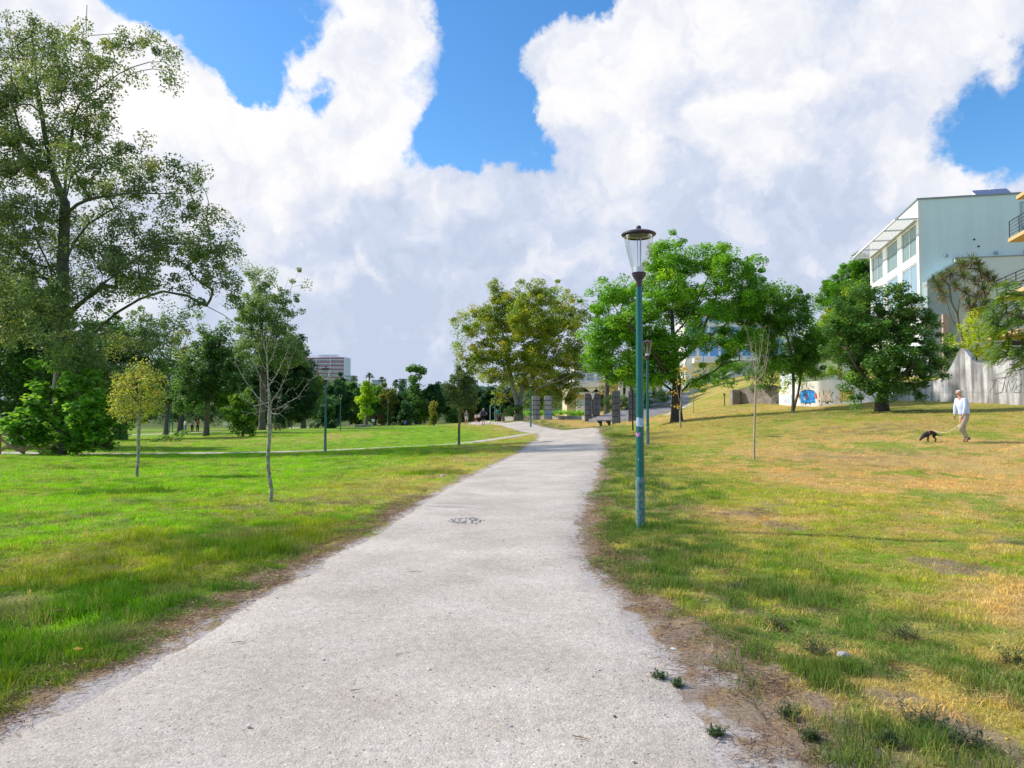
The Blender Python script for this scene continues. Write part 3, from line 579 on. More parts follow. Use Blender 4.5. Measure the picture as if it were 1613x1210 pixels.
def grow(rng, limbs, targets, tip=.012, trunk_r=.25, expo=1.8, wig=.10, seg=.6):
    """limbs: list of (polyline of 3-D points, start radius or None); each target is tied to the nearest node by a wandering twig"""
    nodes = []; par = []
    def addp(p, q): nodes.append(np.array(p, float)); par.append(q); return len(nodes)-1
    for L in limbs:
        L = [np.array(p, float) for p in L]
        if not nodes: cur = addp(L[0], -1)
        else:
            dn = np.linalg.norm(np.array(nodes)-L[0], axis=1); cur = int(dn.argmin()); 
            if dn[cur] > seg*1.2: cur = addp(L[0], cur)
        for a, b in zip(L, L[1:]):
            k = max(1, int(np.linalg.norm(b-a)/seg)); 
            for j in range(1, k+1):
                p = a+(b-a)*j/k; p = p+(rng.normal(0, wig*.25, 3)*seg if j < k else 0); cur = addp(p, cur)
    nlimb = len(nodes)
    arr = np.zeros((nlimb+len(targets)*6, 3)); arr[:nlimb] = nodes; cnt = nlimb; P_ = list(par)
    root = arr[0]; dd = np.linalg.norm(arr[:nlimb][None]-targets[:, None], axis=2).min(1); order = np.argsort(dd); tips = []
    for ti in order:
        t = targets[ti]; v = arr[:cnt]-t; dist = np.linalg.norm(v, axis=1)
        cost = dist+np.maximum(0, arr[:cnt, 2]-t[2]+.1*dist)*.9
        q = int(cost.argmin()); L = dist[q]; k = min(5, max(1, int(L/seg)+1)); a = arr[q].copy(); bend = rng.normal(0, wig, 3)*L; bend[2] = abs(bend[2])*.6-L*.03; cur = q
        for j in range(1, k+1):
            f = j/k; p = a+(t-a)*f+bend*math.sin(math.pi*f); arr[cnt] = p; P_.append(cur); cur = cnt; cnt += 1
        tips.append(cur)
    arr = arr[:cnt]; P_ = np.array(P_); w = np.zeros(cnt); w[tips] += 1
    lf = np.ones(cnt, bool); lf[P_[P_ >= 0]] = False; w[lf & (w == 0)] += 1
    for k in range(cnt-1, 0, -1):
        if P_[k] >= 0: w[P_[k]] += w[k]
    r = w**(1/expo); r = r/r[0]*trunk_r; r = np.maximum(r, tip)
    return arr, P_, r
def sample_blobs(rng, bl, spacing, shell=.35):
    out = []
    for (c, r) in bl:
        vol = 4/3*math.pi*r[0]*r[1]*r[2]; n = max(2, int(vol/spacing**3)); v = ball(rng, n*2); k = (np.linalg.norm(v, axis=1) > shell) | (rng.uniform(0, 1, n*2) < .35); v = v[k][:n]
        out.append(np.array(c)+v*np.array(r))
    out = np.concatenate(out); keep = []; rng.shuffle(out)
    cell = {}
    for p in out:
        key = tuple((p/(spacing*.62)).astype(int))
        if key in cell: continue
        cell[key] = 1; keep.append(p)
    return np.array(keep)
NL = []
def build_tree(name, label, cat, loc, limbs, targets, seed=1, trunk_r=.25, bark=None, lsize=.12, nper=60, crad=.45, pal=((.06, .12, .02),), wts=(1,), group=None, tip=.012, leafmat=None, wig=.12, flat=.8, up=.5, aspect=.62, six=False, seg=.6, flare=1.5, expo=1.55, extra=None, leafy=None, cj=.18, bare=0.0):
    rng = np.random.default_rng(seed); root = empty(name, loc, 0, label, cat, group); o = np.array(loc)
    limbs = [[np.array(p)-o for p in L] for L in limbs]; targets = np.asarray(targets)-o
    nd, pr, rd = grow(rng, limbs, targets, tip, trunk_r, seg=seg, wig=wig, expo=expo)
    lowf = np.clip(1-nd[:, 2]/(trunk_r*4), 0, 1); rd = rd*(1+(flare-1)*lowf**2)
    nd[0, 2] -= .25
    V, Fc = tubes(nd, pr, rd, 7); mesh_np('trunk', V, Fc, bark or BARK, root, smooth=True); NL.append((label[:30], len(targets)*nper))
    lt = targets if leafy is None else targets[leafy]
    if bare > 0: lt = lt[rng.uniform(0, 1, len(lt)) > bare]
    if nper and len(lt):
        V, Fc, c = leaves(rng, lt, crad, nper, lsize, pal, wts, aspect, up, flat, six=six, cj=cj)
        mesh_np('crown', V, Fc, leafmat or LEAF, root, attr={'col': ('FACE', c)})
    return root
def tp(pts, Y, base=None):
    """pixel polyline (px, py[, offset in depth]) at depth Y -> world points"""
    return [P(q[0], q[1], Y+(q[2] if len(q) > 2 else 0)) for q in pts]
def tb(bl, Y, rng, dscale=.8, dspread=.5):
    """pixel blobs (px, py, rx, ry[, depth offset]) -> world ellipsoids with a random depth offset"""
    s = Y/F; out = []; xs = [b[0] for b in bl]; half = (max(xs)-min(xs))/2*s*dspread; xm = (max(xs)+min(xs))/2
    for b in bl:
        edge = 1-min(1, abs(b[0]-xm)/max(1, (max(xs)-min(xs))/2))**2
        off = b[4] if len(b) > 4 else rng.uniform(-1, 1)*half*(.25+.75*edge)
        out.append((np.array(P(b[0], b[1], Y+off)), (b[2]*s, (b[2]+b[3])/2*s*dscale, b[3]*s)))
    return out
G_DARK = (.030, .075, .018); G_MID = (.060, .140, .022); G_FRESH = (.10, .24, .02); G_YEL = (.24, .27, .03); G_OLIVE = (.15, .17, .035); G_GREY = (.085, .13, .055); G_GOLD = (.50, .40, .05); G_RUST = (.33, .17, .05)
# --- the tall poplar on the left
rng = np.random.default_rng(5); Y0 = 38; b0 = G(100, Y0)
limbs = [tp([(100,716),(98,640),(98,560),(99,500),(99,440),(101,390),(102,350),(102,318)], Y0),
         tp([(102,318),(96,305),(87,282),(78,245),(71,215),(66,180),(59,140),(55,105),(50,50)], Y0), tp([(59,140),(66,90),(74,60),(78,40)], Y0+.2), tp([(78,245,0),(40,225,-1.5),(22,170,-2.5),(18,110,-3)], Y0),
         tp([(102,320),(103,290),(106,255),(113,215),(118,180),(125,165),(138,152),(152,142),(170,130),(186,117),(205,107),(235,98)], Y0), tp([(152,142,0),(160,100,1),(168,60,1.6)], Y0),
         tp([(103,320),(110,285,1),(122,260,2),(132,230,2.5),(137,190,2.8),(136,140,3),(134,80,3),(137,8,3)], Y0),
         tp([(103,350,0),(110,332,-1),(122,322,-1.5),(140,314,-2),(167,309,-2.5),(199,305,-3),(249,305,-3.5),(290,306,-4)], Y0), tp([(199,305,-3),(206,285,-3),(211,270,-3)], Y0),
         tp([(102,420,0),(112,392,1),(122,375,1.5),(140,352,2),(160,340,2.5),(180,328,3),(206,309,3.5),(225,280,4)], Y0),
         tp([(100,450,0),(80,425,-1),(71,405,-1.4),(57,377,-2),(40,362,-2.4),(28,352,-3),(0,321,-4),(-40,290,-5)], Y0),
         tp([(99,470,0),(75,440,2),(45,418,3),(18,414,4),(-20,400,5)], Y0),
         tp([(99,515,0),(115,488,-1),(135,471,-1.5),(160,448,-2.5),(195,420,-3.5),(231,396,-4.5),(266,384,-5),(320,380,-6),(360,395,-6.5)], Y0),
         tp([(98,590,0),(130,545,.6),(160,514,1),(185,492,1.2),(220,471,1.5),(256,459,1.8),(295,466,2),(325,482,2.2),(352,496,2.4),(376,514,2.5)], Y0),
         tp([(98,610,0),(135,575,2),(170,560,3),(213,555,4),(249,556,5),(275,563,5.5),(300,585,6)], Y0)]
BL = [(28,75,40,50),(20,150,38,50),(72,60,30,40),(75,140,32,60),(105,110,28,50),(110,180,38,50),(140,80,28,42),(168,100,26,38),(160,145,22,28),(205,75,28,28),(240,65,26,25),(258,110,16,22),(215,120,20,15),(268,75,12,18),(270,130,10,12),
      (140,190,28,45),(160,185,18,35),(55,240,45,55),(15,260,30,60),(115,255,42,45),(170,235,28,30),(215,235,30,22),(200,265,45,28),(262,275,36,28),(310,285,28,20),(300,310,35,14),(235,300,50,20),(150,300,45,30),(190,345,45,25),
      (290,335,45,20),(345,355,28,28),(335,400,50,32),(280,395,55,32),(215,385,55,42),(210,430,55,35),(160,400,40,40),(120,370,40,40),(60,330,50,45),(15,350,30,50),(55,400,45,45),(15,440,25,40),(110,450,40,40),
      (240,440,50,22),(300,440,45,18),(355,440,35,25),(372,480,18,34),(160,470,35,25),(300,475,28,8),(60,470,60,40),(20,510,40,50),(110,540,50,40),(180,540,35,30),(230,540,40,18),(285,545,25,16),(150,600,60,30),(-30,200,40,120),(-30,380,40,120)]
tg = sample_blobs(rng, tb(BL, Y0, rng, 1.05, .6), .76, .1)
build_tree('poplar_tree', 'very tall multi-stemmed poplar with sparse crown towering at the left', 'tree', b0, limbs, tg, 5, .44, mat('bark_mossy', (.14, .125, .095), .9, .1, noise=(3, .9, (.05, .06, .03)), bump=(9, 1, .05)), .145, 118, .58,
           ((.085,.125,.045), (.12,.165,.05), (.17,.19,.045), (.055,.085,.035), (.28,.25,.05)), (4, 3, 1.5, 3, .25), wig=.16, tip=.018, flat=.9, up=.15, seg=.7)
# --- dense dark trees behind the poplar
def blob_tree(name, label, cat, px, Y, bl, trunk=None, seed=1, sp=.9, group=None, limbs=None, **kw):
    rng = np.random.default_rng(seed+100); b = G(px, Y); ex = kw.pop('swell', 1.0); bl = [(q[0], q[1], q[2]*ex, q[3]*ex)+tuple(q[4:]) for q in bl]; t = tb(bl, Y, rng, .9, kw.pop('dspread', .5)); tg = sample_blobs(rng, t, sp*.84, kw.pop('shell', .3)); gap = kw.pop('gap', .36); fq = 1.1/(sp*1.6); kp = (vn(tg[:, 0]*fq+tg[:, 1]*fq*.3, tg[:, 2]*fq*1.3, seed) > gap) | (rng.uniform(0, 1, len(tg)) < .25); tg = tg[kp]; spr = rng.uniform(0, 1, len(tg)) < .10; cm = tg.mean(0); dv_ = tg[spr]-cm; tg = np.concatenate((tg, tg[spr]+dv_/np.linalg.norm(dv_, axis=1, keepdims=True)*sp*rng.uniform(.5, 1.5, (spr.sum(), 1))+np.array((0, 0, .25*sp)))); kw['nper'] = int(kw['nper']*1.7); kw['lsize'] *= 1.12
    if limbs is None:
        top = min(q[1] for q in bl); zc = P(px, (max(q[1] for q in bl)+top)/2, Y); limbs = [[b, b+(zc-b)*.35+Vector((.1, .1, 0)), b+(zc-b)*.75, zc]]
        for q in t[::max(1, len(t)//6)]: limbs.append([b+(zc-b)*.5, (np.array(b+(zc-b)*.6)+q[0])/2+np.array((0, 0, -.2)), q[0]])
    else: limbs = [[b]+tp(limbs[0], Y)]+[tp(l, Y) for l in limbs[1:]]
    return build_tree(name, label, cat, b, limbs, tg, seed, group=group, **kw)
DK = ((.05,.105,.03), (.08,.155,.038), (.12,.21,.045), (.034,.075,.022)); DKw = (3, 3, 1.2, 2)
blob_tree('broadleaf_tree', 'dense dark green tree filling the left edge behind the leafy bush', 'tree', 30, 47, [(30,500,60,60),(90,560,70,60),(-20,560,60,80),(20,620,80,60),(100,640,70,45),(-40,460,50,50),(150,620,40,45),(60,470,40,35)], seed=21, sp=.85, gap=.2, trunk_r=.4, lsize=.20, nper=60, crad=.6, pal=DK, wts=DKw)
blob_tree('broadleaf_tree', 'shadowy rounded tree behind the yellow sapling', 'tree', 195, 62, [(190,560,45,50),(150,600,50,50),(225,600,45,40),(170,520,30,30),(215,640,38,26),(130,650,50,30)], seed=22, sp=1.0, trunk_r=.3, lsize=.24, nper=55, crad=.7, pal=DK, wts=DKw)
blob_tree('broadleaf_tree', 'thinly leaved grey-green tree rising left of the dark cone-shaped tree', 'tree', 262, 82, [(250,530,35,30),(220,505,22,22),(275,510,22,24),(290,580,35,40),(245,590,40,35),(265,635,38,22),(300,520,12,16)], seed=23, sp=1.2, trunk_r=.25, lsize=.27, nper=36, crad=.8, pal=((.09,.15,.05),(.06,.11,.04),(.12,.17,.05)), wts=(1,1,1))
blob_tree('broadleaf_tree', 'dark upright tree with bare straight trunk on the left meadow', 'tree', 325, 72, [(340,512,14,14),(335,540,28,26),(320,575,36,30),(350,580,34,30),(305,600,32,24),(345,620,42,22),(310,632,30,14),(365,600,26,24)], seed=24, sp=.95, trunk_r=.27, lsize=.24, nper=70, crad=.7, pal=DK, wts=DKw, bark=BARK)
blob_tree('poplar_tree', 'tall columnar poplar with forked feathery top above the dark grove', 'tree', 413, 86, [(408,440,22,22),(400,470,26,24),(420,490,34,28),(445,470,14,18),(455,437,11,12),(470,428,5,4),(462,445,4,8),(466,470,5,6),(460,490,16,10),(470,497,10,6),(395,510,30,24),(435,525,32,26),(410,550,40,28),(380,480,14,20),(450,560,24,30)], seed=25, sp=1.05, trunk_r=.36, lsize=.21, nper=58, crad=.75,
          pal=((.14,.20,.065),(.10,.155,.05),(.18,.235,.07),(.065,.11,.035)), wts=(2,2,1,1), bark=BARK, up=.1, shell=.2)
blob_tree('conifer_tree', 'massive dark evergreen around the foot of the columnar poplar', 'tree', 440, 98, [(440,560,38,36),(420,600,45,40),(462,590,32,40),(400,640,36,30),(450,640,48,26),(480,620,22,32),(425,530,20,20)], seed=26, sp=1.25, gap=.2, trunk_r=.5, lsize=.28, nper=80, crad=.9, pal=((.022,.055,.022),(.035,.08,.03),(.05,.10,.03)), wts=(2,2,1))
blob_tree('broadleaf_tree', 'dark tree between the evergreen mass and the far tower block', 'tree', 478, 112, [(478,590,24,26),(466,560,20,24),(490,620,22,28),(470,640,30,22),(500,600,14,16)], seed=27, sp=1.4, trunk_r=.35, lsize=.32, nper=60, crad=.95, pal=((.045,.095,.03),(.08,.14,.035),(.13,.18,.035)), wts=(2,2,1))
blob_tree('broadleaf_tree', 'dark tree closing the gap behind the three strolling figures', 'tree', 285, 118, [(285,600,40,36),(250,620,36,30),(325,620,34,30),(355,600,30,34),(370,560,22,26),(385,610,25,36)], seed=28, sp=1.5, trunk_r=.4, lsize=.34, nper=60, crad=1.05, pal=DK, wts=DKw)
blob_tree('young_tree', 'small drooping bright-leaved tree beside the dark upright tree', 'tree', 382, 62, [(380,632,16,13),(372,652,16,15),(388,655,15,14),(382,675,17,10),(375,640,10,12)], seed=29, sp=.45, trunk_r=.10, lsize=.20, nper=42, crad=.36, pal=((.10,.19,.025),(.06,.13,.02),(.15,.24,.03)), wts=(2,2,1), up=.1)
# --- large-leaved bush in front of the poplar
rngb = np.random.default_rng(40); Yb = 35.6; bb = G(100, Yb)
BB = [(105,560,18,14),(125,575,20,14),(90,575,14,12),(115,600,24,16),(75,610,22,14),(95,625,30,16),(140,600,16,20),(60,640,24,14),(100,655,36,18),(35,650,18,10),(30,670,26,12),(10,672,14,8),(75,680,30,18),(130,650,24,26),(150,640,18,30),(120,690,34,18),(150,680,22,20),(165,700,16,12),(100,705,30,10),(185,690,14,10),(195,672,10,5),(45,690,24,12),(60,570,12,10),(170,650,16,22)]
tgb = sample_blobs(rngb, tb(BB, Yb, rngb, .9, .45), .42, .3)
build_tree('large_leaved_bush', 'broad fresh green bush of large flat leaves at the foot of the tall poplar', 'bush', bb, [[bb, *tp([(102,680),(110,640),(118,600),(112,565)], Yb)], tp([(102,690),(75,660),(50,655),(20,670)], Yb), tp([(104,690),(135,660),(150,630)], Yb), tp([(102,690),(165,702),(185,680),(198,668)], Yb), tp([(102,690),(85,640),(70,610)], Yb)], tgb, 41, .16, BARK_DARK, .25, 44, .40,
           ((.10,.22,.03), (.15,.29,.04), (.06,.14,.03), (.21,.34,.05)), (3, 3, 2, .6), six=True, aspect=.8, up=1.1, flat=.75, wig=.15)
# --- young trees on the lawn
def sapling(label, px, pyb, Y, trunk, bl, seed, **kw):
    rng = np.random.default_rng(seed); b = hit(px, pyb) if Y is None else G(px, Y); Yq = b.y
    tg = sample_blobs(rng, tb(bl, Yq, rng, .9, .2), kw.pop('sp', .22), kw.pop('shell', .2)); limbs = kw.pop('limbs', None) or []
    return build_tree('sapling', label, 'tree', b, [[b]+tp(trunk, Yq)]+[tp(l, Yq) for l in limbs], tg, seed, **kw)
sapling('slender sapling with yellowing rounded crown and white spotted trunk', 218, 752, 20.6, [(218,715),(219,680),(219,660),(222,620),(224,580)], [(222,590,22,22),(200,605,22,20),(240,605,20,22),(215,632,34,18),(185,640,18,16),(235,640,24,16),(205,658,26,10),(228,572,9,14),(255,630,8,14),(175,622,8,8)], 51, sp=.19, trunk_r=.042, bark=BARK_SPOT, lsize=.062, nper=30, crad=.19,
        pal=((.32,.30,.05),(.23,.26,.05),(.15,.20,.04),(.42,.33,.05),(.08,.11,.04)), wts=(3,3,2,1,1.5), wig=.15, seg=.2, tip=.004, up=.2, limbs=[[(219,660),(200,640),(190,620)],[(219,660),(240,640),(250,615)]])
rs = np.random.default_rng(9)
def twiggy(label, b, trunk, branches, seed, r0, tw, bark, lf=None, group=None, lsize=.05, pal=None):
    """leafless (or nearly) young tree: trunk, branches and short twigs traced one by one"""
    rng = np.random.default_rng(seed); Yq = b.y; t = tp(trunk, Yq); L = [[b]+t]; tg = []
    for br in branches:
        q = tp(br, Yq); L.append(q)
        for a, c in zip(q, q[1:]):
            for k in range(tw):
                f = rng.uniform(0, 1); m = a.lerp(c, f); dv = (c-a).normalized(); ln = (c-a).length*rng.uniform(.25, .6); w = Vector(rng.normal(0, 1, 3)).normalized()
                tg.append(m+(dv*.8+w*.7)*ln)
    return build_tree('sapling', label, 'tree', b, L, np.array(tg), seed, trunk_r=r0, bark=bark, tip=.0028, wig=.08, seg=.12, nper=(lf or 0), lsize=lsize, crad=.06, pal=pal or ((.25, .25, .05),), wts=None if False else tuple([1]*len(pal or (1,))), group=group, flare=1.15, expo=1.7)
bd = G(427, 13.4)
twiggy('nearly leafless sapling with crooked blotched trunk beside the path', bd, [(428,772),(424,750),(422,720),(424,690),(424,660),(425,645),(423,610),(421,575),(420,540),(419,520)],
       [[(424,648,0),(445,640,.1),(470,625,.2),(487,600,.3)],[(424,648,0),(405,650,-.1),(390,651,-.15)],[(423,642,0),(405,625,.1),(390,605,.2),(378,585,.3),(370,570,.3)],[(423,640,0),(440,615,-.1),(452,590,-.2),(460,560,-.2)],[(422,620,0),(412,600,-.2),(400,570,-.3),(395,550,-.3)],
        [(422,610,0),(436,590,.2),(448,565,.3),(455,545,.3)],[(421,590,0),(410,565,0),(405,545,.1)],[(421,580,0),(430,560,-.1),(438,535,-.1)],[(420,560,0),(414,540,0),(411,525,0)],[(424,652,0),(440,652,-.3),(452,640,-.4)],[(423,628,0),(440,628,.3),(462,610,.5)],[(423,635,0),(400,640,.3),(382,625,.4),(375,610,.4)],[(420,550,0),(425,530,0),(426,518,0)]], 61, .034, 8, BARK_SPOT, 0, lsize=.045, pal=((.2, .25, .06), (.3, .28, .06)))
bd = G(1187, 20.3)
twiggy('leafless broom-shaped sapling standing alone on the right lawn', bd, [(1188,700),(1189,660),(1190,625),(1191,600),(1190,585)],
       [[(1190,592,0),(1196,570,.1),(1200,545,.2),(1203,520,.2)],[(1190,592,0),(1204,575,-.1),(1209,550,-.1),(1212,522,-.1)],[(1190,588,0),(1186,560,.1),(1180,535,.1),(1172,510,.1)],[(1190,598,0),(1178,580,-.1),(1166,562,-.2),(1160,548,-.2)],[(1190,585,0),(1191,555,0),(1188,525,0)],
        [(1190,600,0),(1205,585,.2),(1210,560,.3),(1208,535,.3)],[(1190,604,0),(1178,590,.2),(1170,580,.3)],[(1190,604,0),(1200,592,-.3),(1206,570,-.4)],[(1190,590,0),(1184,560,-.3),(1182,540,-.3)],[(1190,588,0),(1196,560,0),(1198,530,0)],[(1190,600,0),(1200,605,.1),(1204,590,.1)]], 62, .030, 5, BARK_BARE)
sapling('round dark-leaved sapling between the narrow path and the main path', 723, 702, 36, [(723,680),(724,655),(725,630),(727,600)], [(728,590,16,16),(722,610,22,18),(740,608,18,16),(725,632,22,14),(735,575,8,8),(712,625,14,12),(742,628,14,12)], 53, sp=.30, trunk_r=.06, bark=mat('bark_ochre', (.22,.17,.09), .9, .1, noise=(9,.8,(.09,.08,.05))), lsize=.095, nper=85, crad=.24,
        pal=((.075,.11,.04),(.11,.14,.045),(.05,.08,.03)), wts=(1,1,1), seg=.25, tip=.006, up=.1)
sapling('thin sapling with a few yellow leaves in front of the spreading green tree', 1072, 678, 35, [(1071,650),(1073,620),(1076,590),(1080,570),(1100,545)], [(1085,580,16,9),(1100,556,9,13),(1074,585,10,6),(1080,600,12,5),(1066,618,5,5),(1062,640,4,5),(1095,590,8,8)], 54, sp=.34, trunk_r=.04, bark=BARK_BARE, lsize=.13, nper=9, crad=.2, pal=((.45,.32,.04),(.35,.30,.05),(.5,.30,.08)), wts=(2,2,1), seg=.3, tip=.007,
        limbs=[[(1073,640),(1085,610),(1092,585)],[(1072,640),(1066,610),(1068,590)],[(1072,655),(1082,640),(1090,615)]])
sapling('tiny dead-twigged sapling on the dry slope behind the spreading tree', 1092, 645, 55, [(1092,635),(1092,622),(1093,610)], [(1092,612,6,8),(1096,620,6,6),(1087,620,5,6)], 55, sp=.4, trunk_r=.03, bark=BARK_BARE, lsize=.09, nper=3, crad=.25, pal=((.3,.28,.08),), wts=(1,), seg=.3, tip=.008)
# --- olive-gold plane tree
PLB = [(790,465,16,16),(775,455,10,12),(805,480,24,18),(830,470,24,18),(860,468,24,14),(885,478,22,14),(905,495,18,20),(770,490,22,18),(745,500,16,12),(725,495,12,9),(708,520,7,8),(712,505,6,6),(735,520,18,12),(760,520,24,16),(800,515,34,24),(840,510,34,28),(880,520,32,26),(912,530,18,28),(770,550,26,18),(745,560,24,14),
       (815,555,36,24),(860,560,36,28),(900,575,24,28),(760,580,20,12),(735,585,12,10),(800,590,32,18),(845,595,34,24),(885,610,22,20),(790,615,20,12),(780,630,14,7),(850,630,30,12),(820,612,24,14),(725,545,10,10),(895,635,12,10),(760,600,10,8),(815,448,8,8)]
PL = [[(817,655),(816,640),(810,620),(806,600),(800,575),(795,545),(790,510),(786,475),(776,445)],[(816,640,0),(806,636,-1),(800,628,-2),(785,610,-3),(770,590,-3),(750,565,-3)],[(803,590,0),(775,555,2),(745,520,3),(722,500,3),(708,512,3)],[(816,645,0),(825,600,1),(835,560,2),(845,520,2),(860,475,2)],[(828,590,1),(855,560,0),(885,530,-1),(905,500,-1)],[(818,640,0),(850,610,-2),(880,600,-3),(900,590,-3)],[(797,555,0),(815,520,-2),(825,480,-2)]]
blob_tree('plane_tree', 'broad plane tree with olive and gold foliage and pale leaning trunk at the path bend', 'tree', 817, 83, PLB, seed=31, sp=.96, swell=1.15, limbs=PL, trunk_r=.44, bark=BARK_PALE, lsize=.20, nper=72, crad=.75, shell=.15,
          pal=((.20,.24,.03),(.13,.18,.03),(.28,.27,.035),(.09,.14,.025),(.34,.22,.04),(.12,.22,.03)), wts=(3,3,2,2,.25,2), up=.5, flat=.7, wig=.14, cj=.2)
# --- bright green spreading tree right of the lamp
KB = [(1045,400,16,14),(1075,395,18,14),(1110,400,16,12),(1140,402,18,14),(1170,400,16,12),(1190,412,12,14),(1035,425,24,18),(1070,425,26,20),(1110,425,18,14),(1150,430,26,18),(1180,435,20,16),(1020,455,20,16),(1050,455,26,18),(1085,460,24,20),(1140,465,30,18),(1175,460,24,16),
      (985,470,20,20),(960,462,16,14),(955,490,22,16),(1000,500,26,20),(1040,490,28,20),(1080,495,24,22),(1120,500,22,14),(1160,490,30,16),(1195,480,14,14),(950,530,22,20),(985,540,30,24),(1020,540,30,24),(1055,540,26,24),(1085,540,16,20),(945,565,20,18),(975,580,30,20),(1010,585,30,18),(1040,580,26,24),
      (1150,530,34,14),(1175,545,24,12),(1110,540,14,12),(1140,560,16,8),(935,560,10,12),(1000,605,20,10),(1060,590,14,14),(1125,575,18,6),(945,440,10,8),(1100,600,16,10),(1130,600,10,6)]
KL = [[(1066,650),(1066,625),(1066,600),(1064,570),(1060,530),(1058,490),(1062,450),(1072,405)],[(1066,610,0),(1050,590,-1),(1035,565,-2),(1015,540,-3),(990,510,-3),(965,480,-3)],[(1068,625,0),(1085,605,-.5),(1105,595,-1),(1125,585,-1),(1140,572,-1.5),(1165,568,-2),(1200,570,-2)],[(1065,575,0),(1085,555,1),(1105,540,1.5),(1125,525,2),(1150,505,2),(1175,480,2)],[(1062,530,0),(1085,500,-1),(1105,460,-1),(1120,420,-1)],[(1060,500,0),(1040,460,1),(1035,420,1)],[(1100,545,1.3),(1115,500,2),(1135,450,2),(1150,410,2)],[(1066,620,0),(1045,605,1),(1010,600,2),(975,590,2)]]
blob_tree('spreading_tree', 'large bright green spreading tree with dark forked trunk behind the lamp posts', 'tree', 1066, 45, KB, seed=32, sp=.60, swell=1.28, limbs=KL, trunk_r=.30, bark=BARK_DARK, lsize=.135, nper=92, crad=.55, shell=.15,
          pal=((.09,.22,.026),(.135,.29,.03),(.06,.145,.022),(.22,.34,.035)), wts=(3,3,2,.8), up=.6, flat=.7, wig=.12, tip=.012)
# --- tree with twin slim trunks, dark round tree, tree behind
LB = [(1235,470,24,14),(1210,462,14,10),(1265,480,22,14),(1215,490,26,18),(1250,500,30,20),(1280,510,22,18),(1200,515,20,16),(1230,530,34,20),(1270,540,28,20),(1205,545,20,14),(1245,560,36,18),(1285,560,18,16),(1225,575,26,10),(1265,582,26,12),(1185,500,14,14),(1190,545,14,12),(1298,540,14,22),(1190,485,10,10)]
LL = [[(1249,640),(1250,600),(1248,570),(1240,530),(1235,480)],[(1250,645,.1),(1257,620,.3),(1262,585,.4),(1268,540,.5),(1270,495,.5)],[(1248,575,0),(1225,560,-1),(1205,540,-1)],[(1262,585,.4),(1285,560,1),(1290,530,1)],[(1250,598,0),(1230,590,-1),(1210,592,-1)]]
blob_tree('slim_tree', 'green tree on two slim bare stems left of the graffiti letters', 'tree', 1247, 46, LB, seed=33, sp=.60, swell=1.25, limbs=LL, trunk_r=.13, bark=BARK, lsize=.14, nper=74, crad=.46, pal=((.09,.19,.03),(.06,.14,.025),(.13,.25,.035)), wts=(3,2,2), flare=1.1)
MBL = [(1345,470,20,14),(1375,462,22,14),(1410,470,22,16),(1440,480,20,16),(1325,490,16,14),(1365,490,32,20),(1410,500,34,22),(1450,505,24,18),(1325,515,22,18),(1365,525,36,24),(1410,530,38,26),(1450,540,30,24),(1475,560,20,18),(1325,550,22,20),(1360,565,34,24),(1405,570,40,26),(1450,580,32,20),(1350,600,26,16),(1390,608,34,16),(1430,606,26,14),(1485,590,12,8),(1350,622,14,7),(1445,622,14,7),(1310,530,10,14),(1470,520,12,12),(1495,578,8,8),(1360,455,8,10),(1420,458,7,10)]
ML = [[(1389,640),(1390,625),(1390,600),(1388,560),(1385,520),(1380,475)],[(1390,625,0),(1370,605,-1),(1350,580,-1.5),(1335,550,-1.5)],[(1390,618,0),(1415,595,-1),(1440,575,-1.5),(1465,560,-1.5)],[(1388,590,0),(1410,550,1),(1430,500,1)],[(1388,600,0),(1360,560,1),(1350,500,1)],[(1388,650,.1),(1381,640,.2),(1379,630,.3),(1360,600,.8)]]
blob_tree('round_tree', 'dark glossy round-crowned tree with short trunk in front of the graffiti wall', 'tree', 1390, 36, MBL, seed=34, sp=.45, gap=.2, limbs=ML, trunk_r=.26, bark=BARK_DARK, lsize=.125, nper=66, crad=.34,
          pal=((.06,.14,.028),(.095,.20,.035),(.042,.10,.024),(.17,.28,.04)), wts=(3,3,3,.9), up=.8, flat=.75, wig=.12, leafmat=leaf_mat('glossy_leaf', transl=.22, rough=.35, gloss=.5))
blob_tree('pine_tree', 'dense dark green pine rising behind the pale house corner', 'tree', 1345, 80, [(1345,430,24,18),(1370,420,22,16),(1320,445,20,16),(1300,460,16,14),(1335,465,34,20),(1375,450,26,26),(1310,490,28,22),(1350,500,36,26),(1385,480,20,24),(1300,520,22,20),(1350,540,40,28)], seed=35, sp=.95, gap=.2, trunk_r=.4, lsize=.34, nper=110, crad=.75, aspect=.25,
          pal=((.05,.13,.02),(.08,.20,.025),(.12,.27,.035)), wts=(2,3,1), up=1.0)
blob_tree('broadleaf_tree', 'sunlit yellow-tinged tree between the pine and the round dark tree', 'tree', 1322, 54, [(1335,470,18,14),(1350,455,12,12),(1320,500,20,20),(1300,530,22,22),(1345,490,18,16),(1305,560,20,20),(1330,540,20,20)], seed=36, sp=.68, trunk_r=.16, lsize=.17, nper=60, crad=.52, shell=.1, pal=((.12,.22,.025),(.20,.26,.03),(.07,.16,.02),(.42,.30,.03)), wts=(3,2,2,.5))
blob_tree('broadleaf_tree', 'dark ash tree just left of the spreading tree, seen past the plane tree', 'tree', 955, 88, [(960,470,20,22),(985,465,18,20),(945,500,20,18),(975,510,28,22),(940,540,18,20),(1000,480,12,20)], seed=37, sp=1.15, trunk_r=.3, lsize=.26, nper=50, crad=.7, pal=((.05,.12,.03),(.075,.17,.035),(.035,.08,.03)), wts=(2,2,1))
